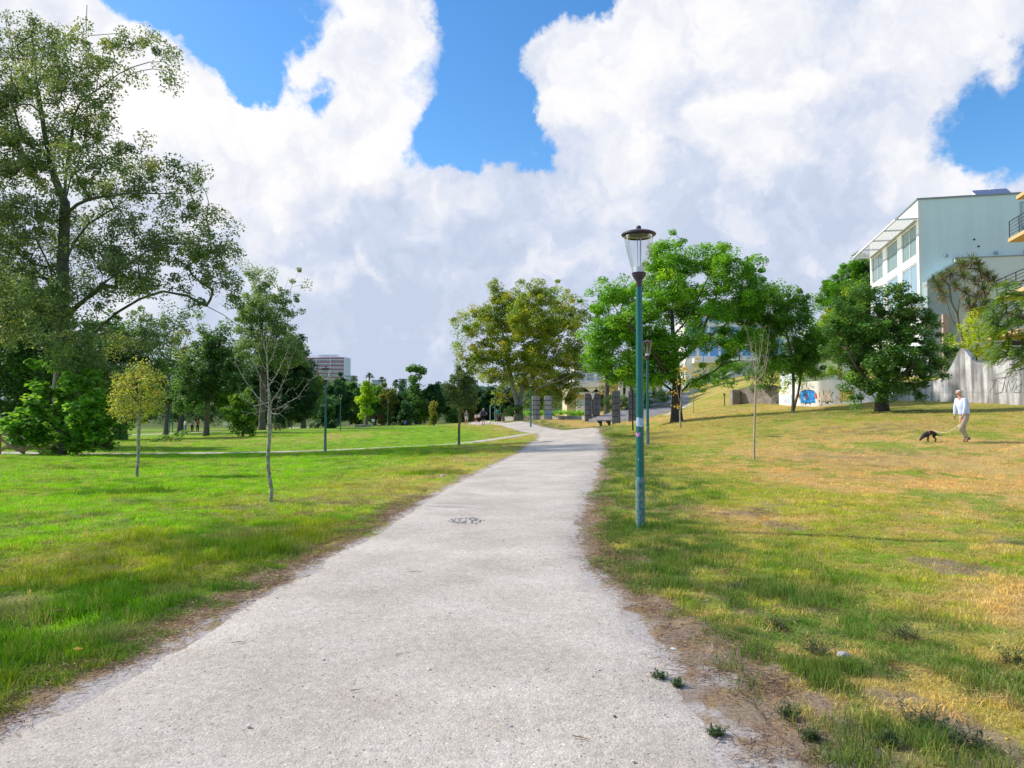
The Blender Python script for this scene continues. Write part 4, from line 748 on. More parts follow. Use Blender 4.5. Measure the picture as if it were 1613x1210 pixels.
blob_tree('small_tree', 'small brownish-leaved tree between the stone pillars and the white columns', 'tree', 958, 92, [(958,605,13,10),(950,615,9,9),(966,618,8,9)], seed=38, sp=.8, trunk_r=.12, lsize=.2, nper=30, crad=.55, pal=((.20,.20,.05),(.28,.20,.05),(.12,.15,.03)), wts=(1,1,1))
# --- dragon tree: forked bare limbs that end in sword-leaf rosettes
def dragon_tree():
    Yd = 47.5; rng = np.random.default_rng(77); b = G(1517, Yd); b.z = P(0, 560, Yd).z; root = empty('dragon_tree', b, 0, 'dragon tree with forked bare limbs and spiky rosettes before the pale house', 'tree')
    heads = [(1512,412,0),(1531,406,.4),(1498,425,-.4),(1545,425,-.3),(1484,432,.3),(1520,432,-.8),(1556,432,.3),(1565,440,.6),(1478,448,-.4),(1536,440,.9),(1505,447,.8),(1486,462,.8),(1550,452,-.9),(1522,458,1.1),(1540,465,.2),(1552,474,.5),(1534,484,-.7),(1526,475,-1.1),(1546,488,.8),(1471,440,.1),(1519,418,1),(1541,415,.7)]
    o = np.array(b); limbs = [[b, *tp([(1517,540),(1512,520),(1508,500),(1512,470)], Yd)], tp([(1512,520),(1500,505),(1492,480),(1484,460)], Yd), tp([(1517,535),(1528,505),(1535,480),(1540,455)], Yd), tp([(1510,500),(1498,475),(1495,450)], Yd), tp([(1520,520),(1538,495),(1552,470),(1562,450)], Yd)]
    tg = np.array([P(x, y+5, Yd+d) for x, y, d in heads])-o; limbs = [[np.array(p)-o for p in L] for L in limbs]
    nd, pr, rd = grow(rng, limbs, tg, .028, .14, seg=.35, wig=.10, expo=2.1); V, Fc = tubes(nd, pr, rd, 7); mesh_np('trunk', V, Fc, mat('dragon_bark', (.27, .235, .18), .9, .1, noise=(8, .8, (.14, .12, .09))), root, smooth=True)
    Vs = []; cs = []
    for k, t in enumerate(tg):
        for q in range(150):
            dv = rng.normal(size=3); dv[2] = dv[2]*.8+.35; dv /= np.linalg.norm(dv); L = rng.uniform(.45, .85); s = np.cross(dv, (0, 0, 1)); s = s/np.linalg.norm(s)*.022
            p1 = t+dv*L*.6; p2 = t+dv*L+np.array((0, 0, -.12*L*rng.uniform(0, 2))); Vs += [t-s*.6, p1-s, p2, p1+s, ]
            old = dv[2] < -.1; cs.append(np.array((.30, .22, .10) if old and rng.uniform() < .75 else ((.16, .20, .055) if rng.uniform() < .6 else (.09, .13, .04)))*rng.uniform(.7, 1.3))
    mesh_np('crown', np.array(Vs), np.arange(len(Vs)).reshape(-1, 4), LEAF, root, attr={'col': ('FACE', np.array(cs))})
dragon_tree()
# --- feathery robinia reaching in from the right edge
def robinia():
    Yr = 24.5; rng = np.random.default_rng(88); b = G(1680, Yr); root = empty('robinia_tree', b, 0, 'overhanging tree with feathery pinnate sprays entering at the right edge', 'tree'); o = np.array(b)
    L = [[b, *tp([(1682,640),(1678,560),(1672,500),(1668,440)], Yr)], tp([(1675,540),(1640,515),(1610,500),(1585,492)], Yr), tp([(1672,500),(1640,475),(1610,465),(1580,462)], Yr), tp([(1678,560),(1640,545),(1610,540),(1590,540)], Yr), tp([(1668,450),(1640,440),(1615,440),(1590,450)], Yr), tp([(1678,570),(1650,565),(1620,575)], Yr)]
    fr = []
    for x, y, w in [(1562,490,1),(1570,475,1),(1578,466,1),(1560,505,1),(1575,500,1),(1590,480,1),(1590,496,1),(1600,460,1),(1605,485,1),(1570,520,1),(1585,515,1),(1600,510,1),(1575,545,1),(1590,535,1),(1600,550,1),(1610,530,1),(1612,560,1),(1595,560,1),(1580,557,1),(1612,470,1),(1605,448,1),(1612,505,1),(1615,545,1),(1608,575,1),(1625,560,1),(1630,500,1),(1640,470,1),(1640,530,1),(1660,460,1),(1660,520,1),(1690,480,1),(1700,540,1),(1680,440,1),(1720,500,1),(1583,447,1),(1576,560,1)]:
        for k in range(8): fr.append(P(x+rng.normal(0, 7), y+rng.normal(0, 5), Yr+rng.normal(0, .5)))
    tg = np.array(fr)-o; L = [[np.array(p)-o for p in l] for l in L]; nd, pr, rd = grow(rng, L, tg, .008, .16, seg=.3, wig=.08); V, Fc = tubes(nd, pr, rd, 6); mesh_np('trunk', V, Fc, BARK, root, smooth=True)
    Vs = []; cs = []
    for t in tg:
        for f in range(2):
            dv = np.array((-rng.uniform(.3, 1), rng.normal(0, .6), rng.uniform(-.6, .15))); dv /= np.linalg.norm(dv); s = np.cross(dv, (0, 0, 1)); s /= np.linalg.norm(s); n_ = 9; c0 = np.array(((.11, .24, .03), (.07, .17, .025), (.20, .32, .03))[rng.integers(3)])*rng.uniform(.8, 1.15)
            for q in range(n_):
                a = t+dv*(.04+q*.045)+np.array((0, 0, -.0016*q*q))
                for sg in (-1, 1):
                    w = s*sg; tipp = a+w*.095+dv*.02+np.array((0, 0, -.02)); Vs += [a, a+w*.05+dv*.024, tipp, a+w*.05-dv*.018]; cs.append(c0*rng.uniform(.85, 1.15))
    mesh_np('crown', np.array(Vs), np.arange(len(Vs)).reshape(-1, 4), LEAF, root, attr={'col': ('FACE', np.array(cs))})
robinia()
# --- shrubs, hedges, climbers (one mesh of leaves over dark twigs each)
def shrub(name, label, cat, blw, seed, lsize, nper, crad, sp, pal, wts, up=.6, group=None, shell=.2, base=None):
    rng = np.random.default_rng(seed); tg = sample_blobs(rng, blw, sp, shell); o = np.array(base if base is not None else (tg[:, 0].mean(), tg[:, 1].mean(), tg[:, 2].min()-.1)); root = empty(name, o, 0, label, cat, group); q = tg-o
    V, Fc, c = leaves(rng, q, crad, nper, lsize, pal, wts, .6, up, .85); mesh_np('leaves', V, Fc, LEAF, root, attr={'col': ('FACE', c)})
    low = np.array((0, 0, 0.)); stems = [[low, low+np.array((0, 0, max(.1, q[:, 2].mean()*.4)))]]; sel = q[rng.choice(len(q), min(len(q), 60), replace=False)]
    nd, pr, rd = grow(rng, stems, sel, .008, .05, seg=.4); V, Fc = tubes(nd, pr, rd, 5); mesh_np('stems', V, Fc, BARK_DARK, root); return root
def bw(lst, Y, dep=None): 
    rng = np.random.default_rng(3); s = Y/F
    return [(np.array(P(b[0], b[1], Y+(b[4] if len(b) > 4 else 0))), (b[2]*s, dep or (b[2]+b[3])/2*s, b[3]*s)) for b in lst]
shrub('yellow_shrub', 'lime-yellow shrub growing above the notch in the tall concrete wall', 'shrub', bw([(1540,500,14,10),(1530,520,24,14),(1555,525,20,14),(1515,535,16,12),(1540,545,26,14),(1560,550,14,12),(1500,540,10,12),(1530,558,16,9),(1560,562,10,8)], 44, 1.0), 91, .16, 30, .35, .45, ((.30,.36,.03),(.20,.30,.03),(.12,.2,.03),(.42,.42,.04)), (3,3,1,1))
shrub('shrub', 'dark green shrub between the round tree and the lime-yellow shrub', 'shrub', bw([(1495,560,18,16),(1480,540,14,16),(1500,585,12,12)], 45, 1.0), 92, .17, 34, .4, .5, ((.05,.13,.025),(.09,.19,.03)), (1,1))
shrub('climber', 'light green creeper spilling over the top of the white graffiti wall', 'climber', bw([(1240,604,9,8),(1252,596,12,7),(1268,590,14,8),(1285,590,15,8),(1300,586,15,9),(1318,586,15,8),(1335,590,14,7),(1232,613,6,7),(1262,600,7,5),(1288,600,8,5),(1350,592,12,7),(1312,578,14,8)], 49.6, .8), 93, .13, 34, .34, .40, ((.17,.26,.03),(.10,.18,.025),(.26,.32,.04)), (2,2,1), up=.2)
shrub('hedge', 'dark bushy mass overhanging the rubble stone wall', 'shrub', bw([(1185,590,14,12),(1200,580,16,14),(1215,600,14,10),(1195,605,14,9),(1225,575,14,16),(1210,617,10,5),(1180,575,10,10),(1240,580,12,12)], 58, 1.4), 94, .2, 44, .5, .6, ((.045,.12,.025),(.075,.17,.03),(.03,.07,.02)), (2,2,1))
shrub('hedge', 'clipped dark hedge along the left side of the lower stairs', 'hedge', bw([(960,632,9,10),(975,636,12,11),(990,634,12,12),(1005,630,12,12),(1020,628,12,12),(1035,626,12,12),(1048,624,12,12),(964,642,8,7)], 74, 1.3), 95, .16, 60, .42, .5, ((.028,.065,.022),(.045,.10,.03),(.07,.13,.03)), (2,2,1), up=.9)
shrub('hedge', 'green hedge climbing beside the upper flight of stairs', 'hedge', bw([(1075,612,12,8),(1090,606,14,8),(1105,600,14,9),(1120,594,14,10),(1135,588,14,11),(1150,582,14,12),(1162,576,12,12)], 92, 1.6), 96, .22, 60, .6, .7, ((.06,.15,.025),(.10,.22,.03),(.04,.09,.02)), (2,2,1))
shrub('hedge', 'low bright green hedge on top of the low stone wall under the plane tree', 'hedge', bw([(x, 651, 9, 3.6) for x in range(824, 922, 8)], 89, .8), 97, .14, 60, .34, .4, ((.13,.30,.03),(.20,.38,.04),(.08,.2,.03)), (2,2,1), up=.9)
shrub('bush', 'dark rounded bush beneath the left branches of the plane tree', 'bush', bw([(805,648,13,8),(796,652,8,5),(817,645,8,7)], 82, 1.0), 98, .17, 50, .4, .5, ((.035,.08,.02),(.06,.12,.03)), (1,1))
shrub('bush', 'sprawling dark weeds along the ditch behind the yellow sapling', 'weeds', bw([(250,692,14,4),(272,688,14,5),(290,684,12,5),(230,700,14,3.5),(200,708,20,3),(215,704,14,3)], 55, 1.0), 99, .16, 40, .32, .42, ((.06,.15,.03),(.10,.2,.03),(.16,.2,.06)), (2,2,1))
for k, (x, lb, yy) in enumerate(((235,'dark undergrowth left of the three lamps in the shade',120),(300,'dark undergrowth behind the three strolling figures',122),(352,'dark undergrowth behind the drooping small tree',124),(170,'dark undergrowth behind the large-leaved bush',110),(395,'dark undergrowth at the foot of the evergreen mass',116),(500,'dark undergrowth at the left end of the far tree line',160),(640,'dark undergrowth in the middle of the far tree line',172),(740,'dark undergrowth behind the walking couple',186),(570,'dark undergrowth behind the small white sign',170))):
    shrub('undergrowth', lb, 'bushes', bw([(x+q*9, 654-3*math.sin(q*1.7+k), 8, 11) for q in range(-4, 5)], yy, 2.0), 400+k, .42, 44, .95, 1.1, ((.03,.07,.025),(.05,.10,.03),(.08,.13,.035)), (2,2,1), group='undergrowth behind the meadow')
# --- tree line across the meadow (and the hill behind it)
FT = [(500,592,24,150,0,'yellow-tinged tree at the left end of the far tree line'),(516,640,14,122,1,'low dark tree just right of the nearest left lamp post'),(533,592,24,150,1,'broad dark tree right under the tower block'),(553,596,20,158,3,'rounded green tree beside the broad dark one below the tower block'),
      (577,600,14,140,2,'light yellow-green upright tree near the middle of the far tree line'),(597,604,16,165,3,'mid green tree behind the light yellow-green one'),(612,612,16,150,4,'olive tree with orange tinge in the far tree line'),(630,615,18,152,1,'dark tree behind the far lamp post'),
      (655,577,12,150,5,'tallest tuft-topped tree of the far tree line'),(640,628,14,142,1,'blue-green low tree left of the tuft-topped tree'),(668,612,12,160,3,'green tree right of the tuft-topped tree'),(684,602,18,150,1,'dark rounded tree right of the tallest far tree'),(683,634,7,112,4,'small isolated tree on the far meadow'),
      (705,606,18,165,1,'dark tree left of the round sapling in the far tree line'),(728,598,18,175,3,'green tree behind the round sapling in the far tree line'),(752,604,20,180,1,'dark green tree behind the walking couple'),(775,608,20,175,1,'dark tree beneath the left edge of the plane tree'),(800,612,22,165,1,'dark tree behind the plane trunk'),
      (565,612,14,172,1,'far dark tree behind the twin distant lamps'),(590,625,12,150,3,'bushy tree behind the small white sign'),(455,620,20,150,1,'dark tree behind the small wooden fence'),(715,640,12,150,3,'low bushy tree right of the isolated meadow tree'),(738,634,14,165,4,'olive bushy tree left of the walking couple')]
FPAL = [((.14,.20,.03),(.26,.26,.03),(.08,.14,.03)), ((.03,.08,.028),(.05,.115,.035),(.02,.055,.02)), ((.16,.27,.03),(.24,.33,.03)), ((.07,.16,.03),(.10,.2,.035),(.05,.11,.03)), ((.12,.15,.03),(.2,.18,.03),(.07,.11,.03)), ((.07,.15,.035),(.11,.2,.04),(.05,.1,.03))]
for k, (px, top, w, Yt, pk, lb) in enumerate(FT):
    r = np.random.default_rng(300+k); bt = 668 if Yt > 130 else 672; hh = bt-top; bl = []
    if pk == 5: bl = [(px, top+8, 14, 8), (px-8, top+5, 6, 5), (px+8, top+8, 6, 6), (px, top+26, 9, 14), (px, top+50, 15, 16), (px+2, top+70, 20, 14), (px-12, top+76, 10, 9)]
    else:
        for q in range(9):
            f = r.uniform(.08, .88); wq = w*(.55+.5*math.sin(math.pi*min(1, f*1.05+.1))); bl.append((px+r.normal(0, .35)*w*(.3+f), top+hh*f*.92+3, wq*.55, hh*.17))
        bl.append((px, top+hh*.12, w*.4, hh*.12)); bl.append((px, top+hh*.5, w*.8, hh*.3))
    blob_tree('broadleaf_tree' if pk != 5 else 'tufted_tree', lb, 'tree', px, Yt, bl, seed=300+k, sp=1.35 if w > 10 else .8, shell=.1, gap=0 if pk == 5 else .25, group='trees of the far tree line', trunk_r=.3 if w > 10 else .12, lsize=.42 if w > 10 else .24, nper=95, crad=.95 if w > 10 else .5, pal=FPAL[pk], wts=[2, 1, 1][:len(FPAL[pk])], seg=1.0, tip=.03)
shrub('bush', 'rounded dark red shrub on the far meadow', 'shrub', bw([(594,657,7,4.5),(589,659,5,3.5),(600,658,5,4)], 148, .9), 101, .25, 40, .6, .8, ((.16,.05,.035),(.09,.05,.03)), (1,1))
# distant wooded rise, far palms
def rise():
    rng = np.random.default_rng(12); p = []; nx, ny = 90, 14
    for j in range(ny):
        for i in range(nx):
            x = -260+i*520/(nx-1); y = 300+j*22; e = math.sin(math.pi*j/(ny-1)); p.append((x, y, -3+e*(17.5+3*math.sin(x*.03)+2*math.sin(x*.11+1))))
    f = [(j*nx+i, j*nx+i+1, (j+1)*nx+i+1, (j+1)*nx+i) for j in range(ny-1) for i in range(nx-1)]
    tag(mesh_np('hill', np.array(p), np.array(f), mat('hill_scrub', (.05, .09, .03), .95, .1, noise=(.12, 1, (.09, .11, .05))), smooth=True), kind='structure')
    P3 = np.array(p); k = rng.choice(len(P3), 900); q = P3[k]+rng.normal(0, 6, (900, 3))*np.array((1, 1, .0)); q[:, 2] = P3[k][:, 2]+rng.uniform(.5, 5.0, 900)
    q = q[(q[:, 0] > -140) & (q[:, 0] < 40)]
    V, Fc, c = leaves(rng, q, 3.4, 90, 1.0, ((.04,.09,.03),(.07,.13,.035),(.11,.15,.04)), (2,2,1), .7, .4, .8)
    o = mesh_np('woodland', V, Fc, LEAF, attr={'col': ('FACE', c)}); tag(o, 'continuous wood on the distant rise below the sky line', 'wood', kind='stuff')
rise()
def palm(px, top, Y, lb):
    rng = np.random.default_rng(px); t = P(px, top, Y); b = Vector((t.x, Y, t.z-10.3)); root = empty('palm_tree', b, 0, lb, 'palm', 'palms on the distant rise')
    MB().bar((0, 0, 0), (.2, 0, 9.2), .35, .25, 7).build('trunk', BARK, root); Vs = []; cs = []
    for k in range(46):
        a = rng.uniform(0, 6.28); el = rng.uniform(-.4, 1.3); d = np.array((math.cos(a)*math.cos(el), math.sin(a)*math.cos(el), math.sin(el))); s = np.cross(d, (0, 0, 1)); s = s/(np.linalg.norm(s)+1e-6)*.28; c0 = np.array((.2, 0, 9.2)); L = rng.uniform(1.8, 2.6); p1 = c0+d*L*.6; p2 = c0+d*L+np.array((0, 0, -.9)); Vs += [c0, p1+s, p2, p1-s]; cs.append(np.array((.07, .11, .04))*rng.uniform(.7, 1.3))
    mesh_np('crown', np.array(Vs), np.arange(len(Vs)).reshape(-1, 4), LEAF, root, attr={'col': ('FACE', np.array(cs))})
for q in ((581,588,296,'tallest distant palm above the light yellow-green tree'),(601,594,300,'distant palm right of the tallest palm'),(557,593,305,'distant palm left of the tallest palm'),(623,599,292,'thin distant palm left of the far white building'),(634,598,300,'rightmost distant palm beside the far white building')): palm(*q)

print('LEAVES', sum(q[1] for q in NL), NL)
# ------------------------------------------------------------------ materials for built things
CONC = mat('old_concrete', (.72, .70, .70), .9, .15, noise=(1.3, .8, (.33, .31, .31)), bump=(12, .4, .02), streak=((.15, .14, .14), 2.6, .78))
WHITEW = mat('white_painted_wall', (.80, .79, .77), .85, .2, noise=(1.5, .5, (.62, .60, .58)), streak=((.50, .48, .45), 2.2, .35))
RUBBLE = mat('rubble_stone', (.36, .31, .27), .95, .1, noise=(2.4, .9, (.17, .145, .13)), bump=(5, 1, .08))
STONEB = mat('stone_blocks', (.19, .19, .21), .9, .15, noise=(2.0, .9, (.09, .09, .105)), bump=(9, .6, .03), streak=((.10, .10, .12), 3, .6))
STONEL = mat('pale_stone_blocks', (.46, .45, .44), .9, .15, noise=(2.0, .9, (.26, .25, .25)), bump=(9, .6, .03), streak=((.16, .15, .15), 3, .6))
STONEW = mat('low_wall_stone', (.48, .45, .40), .9, .1, noise=(2.0, .8, (.28, .26, .22)), bump=(6, .6, .03))
GREENM = mat('green_paint', (.004, .135, .125), .35, .5, noise=(7, .45, (.008, .085, .08)), bump=(60, .12, .003))
GREENW = mat('worn_green_paint', (.02, .17, .165), .5, .4, noise=(26, .9, (.30, .29, .27)))
PURPLE = mat('lamp_cap_paint', (.045, .032, .060), .4, .4, noise=(9, .6, (.12, .07, .08)))
BLACKM = mat('dark_metal', (.025, .025, .028), .5, .4)
WHITEM = mat('white_metal', (.75, .75, .76), .5, .4)
STEEL = mat('grey_metal', (.45, .46, .48), .4, .5, metal=.4)
WOOD = mat('weathered_wood', (.34, .22, .14), .85, .2, noise=(6, .8, (.20, .14, .10)), bump=(20, .5, .01))
def glass_clear():
    m = bpy.data.materials.new('lantern_glass'); m.use_nodes = True; t = m.node_tree; t.nodes.clear(); o = N(t, 'ShaderNodeOutputMaterial')
    tr = N(t, 'ShaderNodeBsdfTransparent'); tr.inputs[0].default_value = (.90, .92, .95, 1); gl = N(t, 'ShaderNodeBsdfGlossy', i_Roughness=.03); lw = N(t, 'ShaderNodeLayerWeight', i_Blend=.35)
    k = M2(t, 'MULTIPLY_ADD', lw.outputs['Fresnel'], .32, .03, clamp=True); ms = N(t, 'ShaderNodeMixShader'); t.links.new(k, ms.inputs[0]); t.links.new(tr.outputs[0], ms.inputs[1]); t.links.new(gl.outputs[0], ms.inputs[2]); t.links.new(ms.outputs[0], o.inputs[0]); return m
GLASS = glass_clear()
def window_glass(name, tint, rough=.05):
    m = mat(name, tint, rough, .9); return m
PANEH = window_glass('window_glass_grey_blue', (.26, .40, .48)); PANE = window_glass('window_glass_green', (.20, .30, .27)); PANEB = window_glass('window_glass_blue', (.16, .36, .62)); PANED = window_glass('window_glass_dark', (.04, .05, .06))
# ------------------------------------------------------------------ street lamps
def street_lamp(px, Y, label, Hh=4.19, loc=None, r=.052, detail=True, group=None, stickers=False):
    b = loc if loc is not None else G(px, Y); root = empty('street_lamp', b, 0, label, 'street lamp', group); s = Hh/4.13; n = 24 if detail else 10
    zc = Hh-.73*s
    MB().lathe([(r*1.28*s, -.15), (r*1.28*s, 0), (r*1.22*s, .60*s), (r*1.30*s, .62*s), (r*1.30*s, .66*s), (r*1.14*s, .68*s), (r*1.12*s, .70*s)], n, caps=True).build('pole_sleeve', GREENW, root, smooth=True)
    MB().lathe([(r*1.10*s, .70*s), (r*.98*s, zc*.5), (r*.82*s, zc-.10*s)], n).build('pole', GREENM, root, smooth=True)
    MB().lathe([(r*.80*s, zc-.10*s), (r*.80*s, zc-.03*s), (r*1.0*s, zc), (.088*s, zc+.055*s), (.090*s, zc+.06*s), (.090*s, zc+.075*s), (.096*s, zc+.08*s), (.100*s, zc+.098*s), (.02*s, zc+.10*s)], n).build('lantern_base', PURPLE, root, smooth=True)
    g = MB(); z0, z1 = zc+.10*s, Hh-.125*s; prof = [(.084, 0), (.108, .17), (.134, .36), (.160, .55), (.182, .76), (.198, .92), (.204, 1.0)]
    if detail: g.lathe([(q*s, z0+(z1-z0)*f) for q, f in prof], 40, caps=False)
    else: g.lathe([(.088*s, z0), (.204*s, z1)], 14, caps=False)
    g.build('lantern_glass', GLASS, root, smooth=True)
    MB().lathe([(.074*s, z0), (.078*s, z0+.075*s), (.02*s, z0+.08*s)], 20).build('diffuser', mat('frosted_plastic', (.82, .84, .88), .6, .4) if 'frosted_plastic' not in bpy.data.materials else bpy.data.materials['frosted_plastic'], root, smooth=True)
    if detail:
        MB().bar((-.012*s, 0, z0), (-.018*s, 0, z1), .006*s).bar((.02*s, -.01, z0), (.024*s, -.01, z1), .010*s).build('rod', STEEL, root)
        MB().lathe([(.182*s, z1-.01*s), (.197*s, z1-.012*s), (.197*s, z1+.012*s), (.150*s, z1+.016*s), (.15*s, z1+.004*s)], 40, caps=False).build('reflector_ring', PURPLE, root, smooth=True)
        MB().lathe([(.15*s, z1+.003*s), (.10*s, z1+.022*s), (.001, z1+.028*s)], 32, caps=False).build('reflector', STEEL, root, smooth=True)
    MB().lathe([(.200*s, z1+.012*s), (.226*s, z1+.010*s), (.238*s, z1+.022*s), (.236*s, z1+.036*s), (.200*s, z1+.056*s), (.12*s, z1+.078*s), (.06*s, z1+.090*s), (.04*s, z1+.092*s)], n*2, caps=True).build('cap', PURPLE, root, smooth=True)
    MB().lathe([(.036*s, z1+.075*s), (.036*s, z1+.128*s), (.030*s, z1+.143*s), (.015*s, z1+.150*s)], n).build('finial', PURPLE, root, smooth=True)
    return root
def wrap(root, name, r, z0, z1, a0, a1, m, hole=None, n=14, outline=None):
    """a thin sticker wrapped on the pole; angles measured from -Y (the side the camera sees)"""
    mb = MB(); V = []; nz = 8
    for j in range(nz+1):
        for k in range(n+1):
            f = j/nz; g = k/n; e0 = .10*math.sin(7*f+1)+.06*math.sin(17*f); z = z0+(z1-z0)*f+(0.008*math.sin(9*g) if j in (0, nz) else 0); a = a0+(a1-a0)*g+(e0 if k in (0, n) else 0)
            V.append((r*math.sin(a), -r*math.cos(a), z))
    mb.add(V, [(j*(n+1)+k, j*(n+1)+k+1, (j+1)*(n+1)+k+1, (j+1)*(n+1)+k) for j in range(nz) for k in range(n)]); return mb.build(name, m, root)
l1 = street_lamp(1009, 10.15, 'tall green street lamp with glass lantern and torn sticker, nearest the camera', group='green park lamps', loc=hit(1009, 833))
STK = mat('sticker_paper', (.62, .72, .85), .6, .2, noise=(60, .9, (.10, .22, .55)))
def pz(py): return (833-py)/F*10.15*1.0
wrap(l1, 'sticker', .0575, pz(671), pz(657), -1.2, 1.25, STK); wrap(l1, 'sticker', .0573, pz(686.5), pz(681), -1.5, -.1, mat('pink_sticker', (.55, .22, .52), .6, .2))
for q in range(14):
    r = np.random.default_rng(q); z = r.uniform(.75, 2.2); a = r.uniform(-1.3, 1.3)
    mb = MB()
    s = r.uniform(.0015, .004) if q else .009
    c = Vector((.0585*math.sin(a), -.0585*math.cos(a), z if q else pz(723))); u = Vector((math.cos(a), math.sin(a), 0))*s; w = Vector((0, 0, s*1.2)); mb.add([c-u, c-w, c+u, c+w], [(0, 1, 2, 3)]); mb.build('paint_chip', bpy.data.materials.get('primer_grey') or mat('primer_grey', (.62, .62, .58), .7, .2), l1)
LAMPS = [(1020,29.8,'second green lamp post, standing just right behind the nearest one'),(513,36.6,'green lamp post at the edge of the narrow path on the left lawn'),(836,64,'lamp post beside the path bend in front of the plane tree'),
         (611,114,'distant lamp post left of the round dark sapling'),(536.6,86,'lamp post on the far meadow right behind the left lawn lamp'),(460,113,'distant lamp post beside the small wooden fence'),(552.5,165,'farthest tiny lamp post right of the far meadow lamp'),
         (263,88,'leftmost lamp of the three by the shaded path'),(267.8,97,'middle lamp of the three by the shaded path'),(272.5,106,'rightmost lamp of the three by the shaded path'),(945,100,'lamp post behind the dark twin pillars'),(780,84,'lamp post where the far path swings behind the teal-shirted walker'),(788,112,'distant lamp post behind the dark litter bin')]
for k, (px, Y, lb) in enumerate(LAMPS): street_lamp(px, Y, lb, detail=Y < 50, group='green park lamps', r=.052 if Y < 50 else .06)
bb_ = G(1173, 98); bb_.z = P(0, 611, 98).z; street_lamp(1173, 98, 'thin lamp post beside the upper flight of stairs', loc=bb_, Hh=3.6, detail=False, group='green park lamps')
pp = G(996.5, 45); rt = empty('post', pp, 0, 'plain dark metal post left of the nearest lamp', 'post'); MB().box(-.045, .045, -.03, .03, -.1, 2.52).build('shaft', BLACKM, rt, bevel=.006); MB().box(-.07, .07, -.055, .055, -.1, .03).build('base_plate', BLACKM, rt)
for q, (x0, y0) in enumerate(((1144, 58),)):
    p0 = G(x0-3, y0); rt = empty('marker_post', p0, 0, 'short rusty post at the left end of the rubble stone wall', 'post'); MB().box(-.04, .04, -.04, .04, -.1, 1.0).build('shaft', WOOD, rt); MB().box(-.10, .10, -.02, .02, .85, 1.0).build('crossbar', WOOD, rt)
# ------------------------------------------------------------------ walls along a plan curve
def wall_curve(name, label, prof, mat_, th=.35, coping=None, n=160, curve='smooth', cat='wall', parent=None, behind=None):
    """prof: (px, depth, base_y, top_y) knots"""
    a = np.array(prof, float); t = np.linspace(0, 1, n); kn = (a[:, 0]-a[0, 0])/(a[-1, 0]-a[0, 0]); pts = []
    for f in t:
        px = a[0, 0]+(a[-1, 0]-a[0, 0])*f; Y = np.interp(f, kn, a[:, 1]); by = np.interp(f, kn, a[:, 2]); ty = np.interp(f, kn, a[:, 3]); p0 = P(px, by, Y); p1 = P(px, ty, Y); pts.append((p0.x, Y, min(p0.z, h(p0.x, Y))-.4, p1.z))
    pts = np.array(pts)
    for _ in range(14):
        q = pts.copy(); q[1:-1, 1] = (pts[:-2, 1]+2*pts[1:-1, 1]+pts[2:, 1])/4; q[1:-1, 0] = (pts[:-2, 0]+2*pts[1:-1, 0]+pts[2:, 0])/4
        if curve == 'smooth' and _ < 4: q[1:-1, 3] = (pts[:-2, 3]+2*pts[1:-1, 3]+pts[2:, 3])/4
        pts = q
    d = np.gradient(pts[:, :2], axis=0); d /= np.linalg.norm(d, axis=1, keepdims=True); nr = np.stack((-d[:, 1], d[:, 0]), 1)
    o = pts[n//2].copy(); V = []
    for (x, y, z0, z1), (nx, ny) in zip(pts, nr):
        V += [(x, y, z0), (x, y, z1), (x+nx*th, y+ny*th, z1), (x+nx*th, y+ny*th, z0)]
    V = np.array(V)-np.array((o[0], o[1], o[2])); Fc = []
    for i in range(n-1):
        b = i*4; c = b+4; Fc += [(b, c, c+1, b+1), (b+1, c+1, c+2, b+2), (b+2, c+2, c+3, b+3)]
    Fc += [(0, 1, 2, 3), (4*n-1, 4*n-2, 4*n-3, 4*n-4)]
    ob = MB().add(V, Fc).build(name, mat_, parent); ob.location = (o[0], o[1], o[2])
    if not parent: tag(ob, label, cat)
    return ob, pts, nr
gw, gpts, gnr = wall_curve('graffiti_wall', 'white curved wall painted with colourful graffiti letters', [(1227,56,632,619),(1232,54,635,610),(1240,52,638,604),(1262,49.5,641,602),(1290,48,642.5,600),(1310,47.6,642,598),(1335,47.2,641,599),(1380,46.4,640,604),(1402,46,640,606)], WHITEW)
cw, cpts, cnr = wall_curve('concrete_wall', 'tall streaked grey concrete wall with scalloped top and faint scribbles', [(1402,46,640,604),(1430,44.5,639,603),(1460,43,638.5,602),(1480,42,638,597),(1495,41.5,638,584),(1505,41.2,638,567),(1512,41,638,552),(1516,40.8,638,548),(1521,40.7,638,549),(1526,40.5,638,558),(1533,40.2,638,567),(1542,40,637.5,572),(1552,39.7,637.5,572),(1560,39.4,637.5,569),(1572,39,637,562),(1582,38.7,637,556),(1589,38.4,637,549),(1594,38.3,637,550),(1599,38.1,637,560),(1606,37.9,637,565),(1625,37.4,637,567),(1650,36.8,636,562),(1672,36.2,636,548),(1700,35.5,636,566),(1760,34,636,566)], CONC, th=.3, n=240)
def on_wall(pts, nr, px, py, off=.012):
    """point on the wall's front face behind photo pixel (px, py)"""
    pxs = pts[:, 0]/pts[:, 1]*F+806.5; i = np.interp(px, pxs, np.arange(len(pxs))); x, y = np.interp(i, np.arange(len(pxs)), pts[:, 0]), np.interp(i, np.arange(len(pxs)), pts[:, 1]); k = int(i)
    z = P(px, py, y).z; return Vector((x-nr[k][0]*off, y-nr[k][1]*off, z))
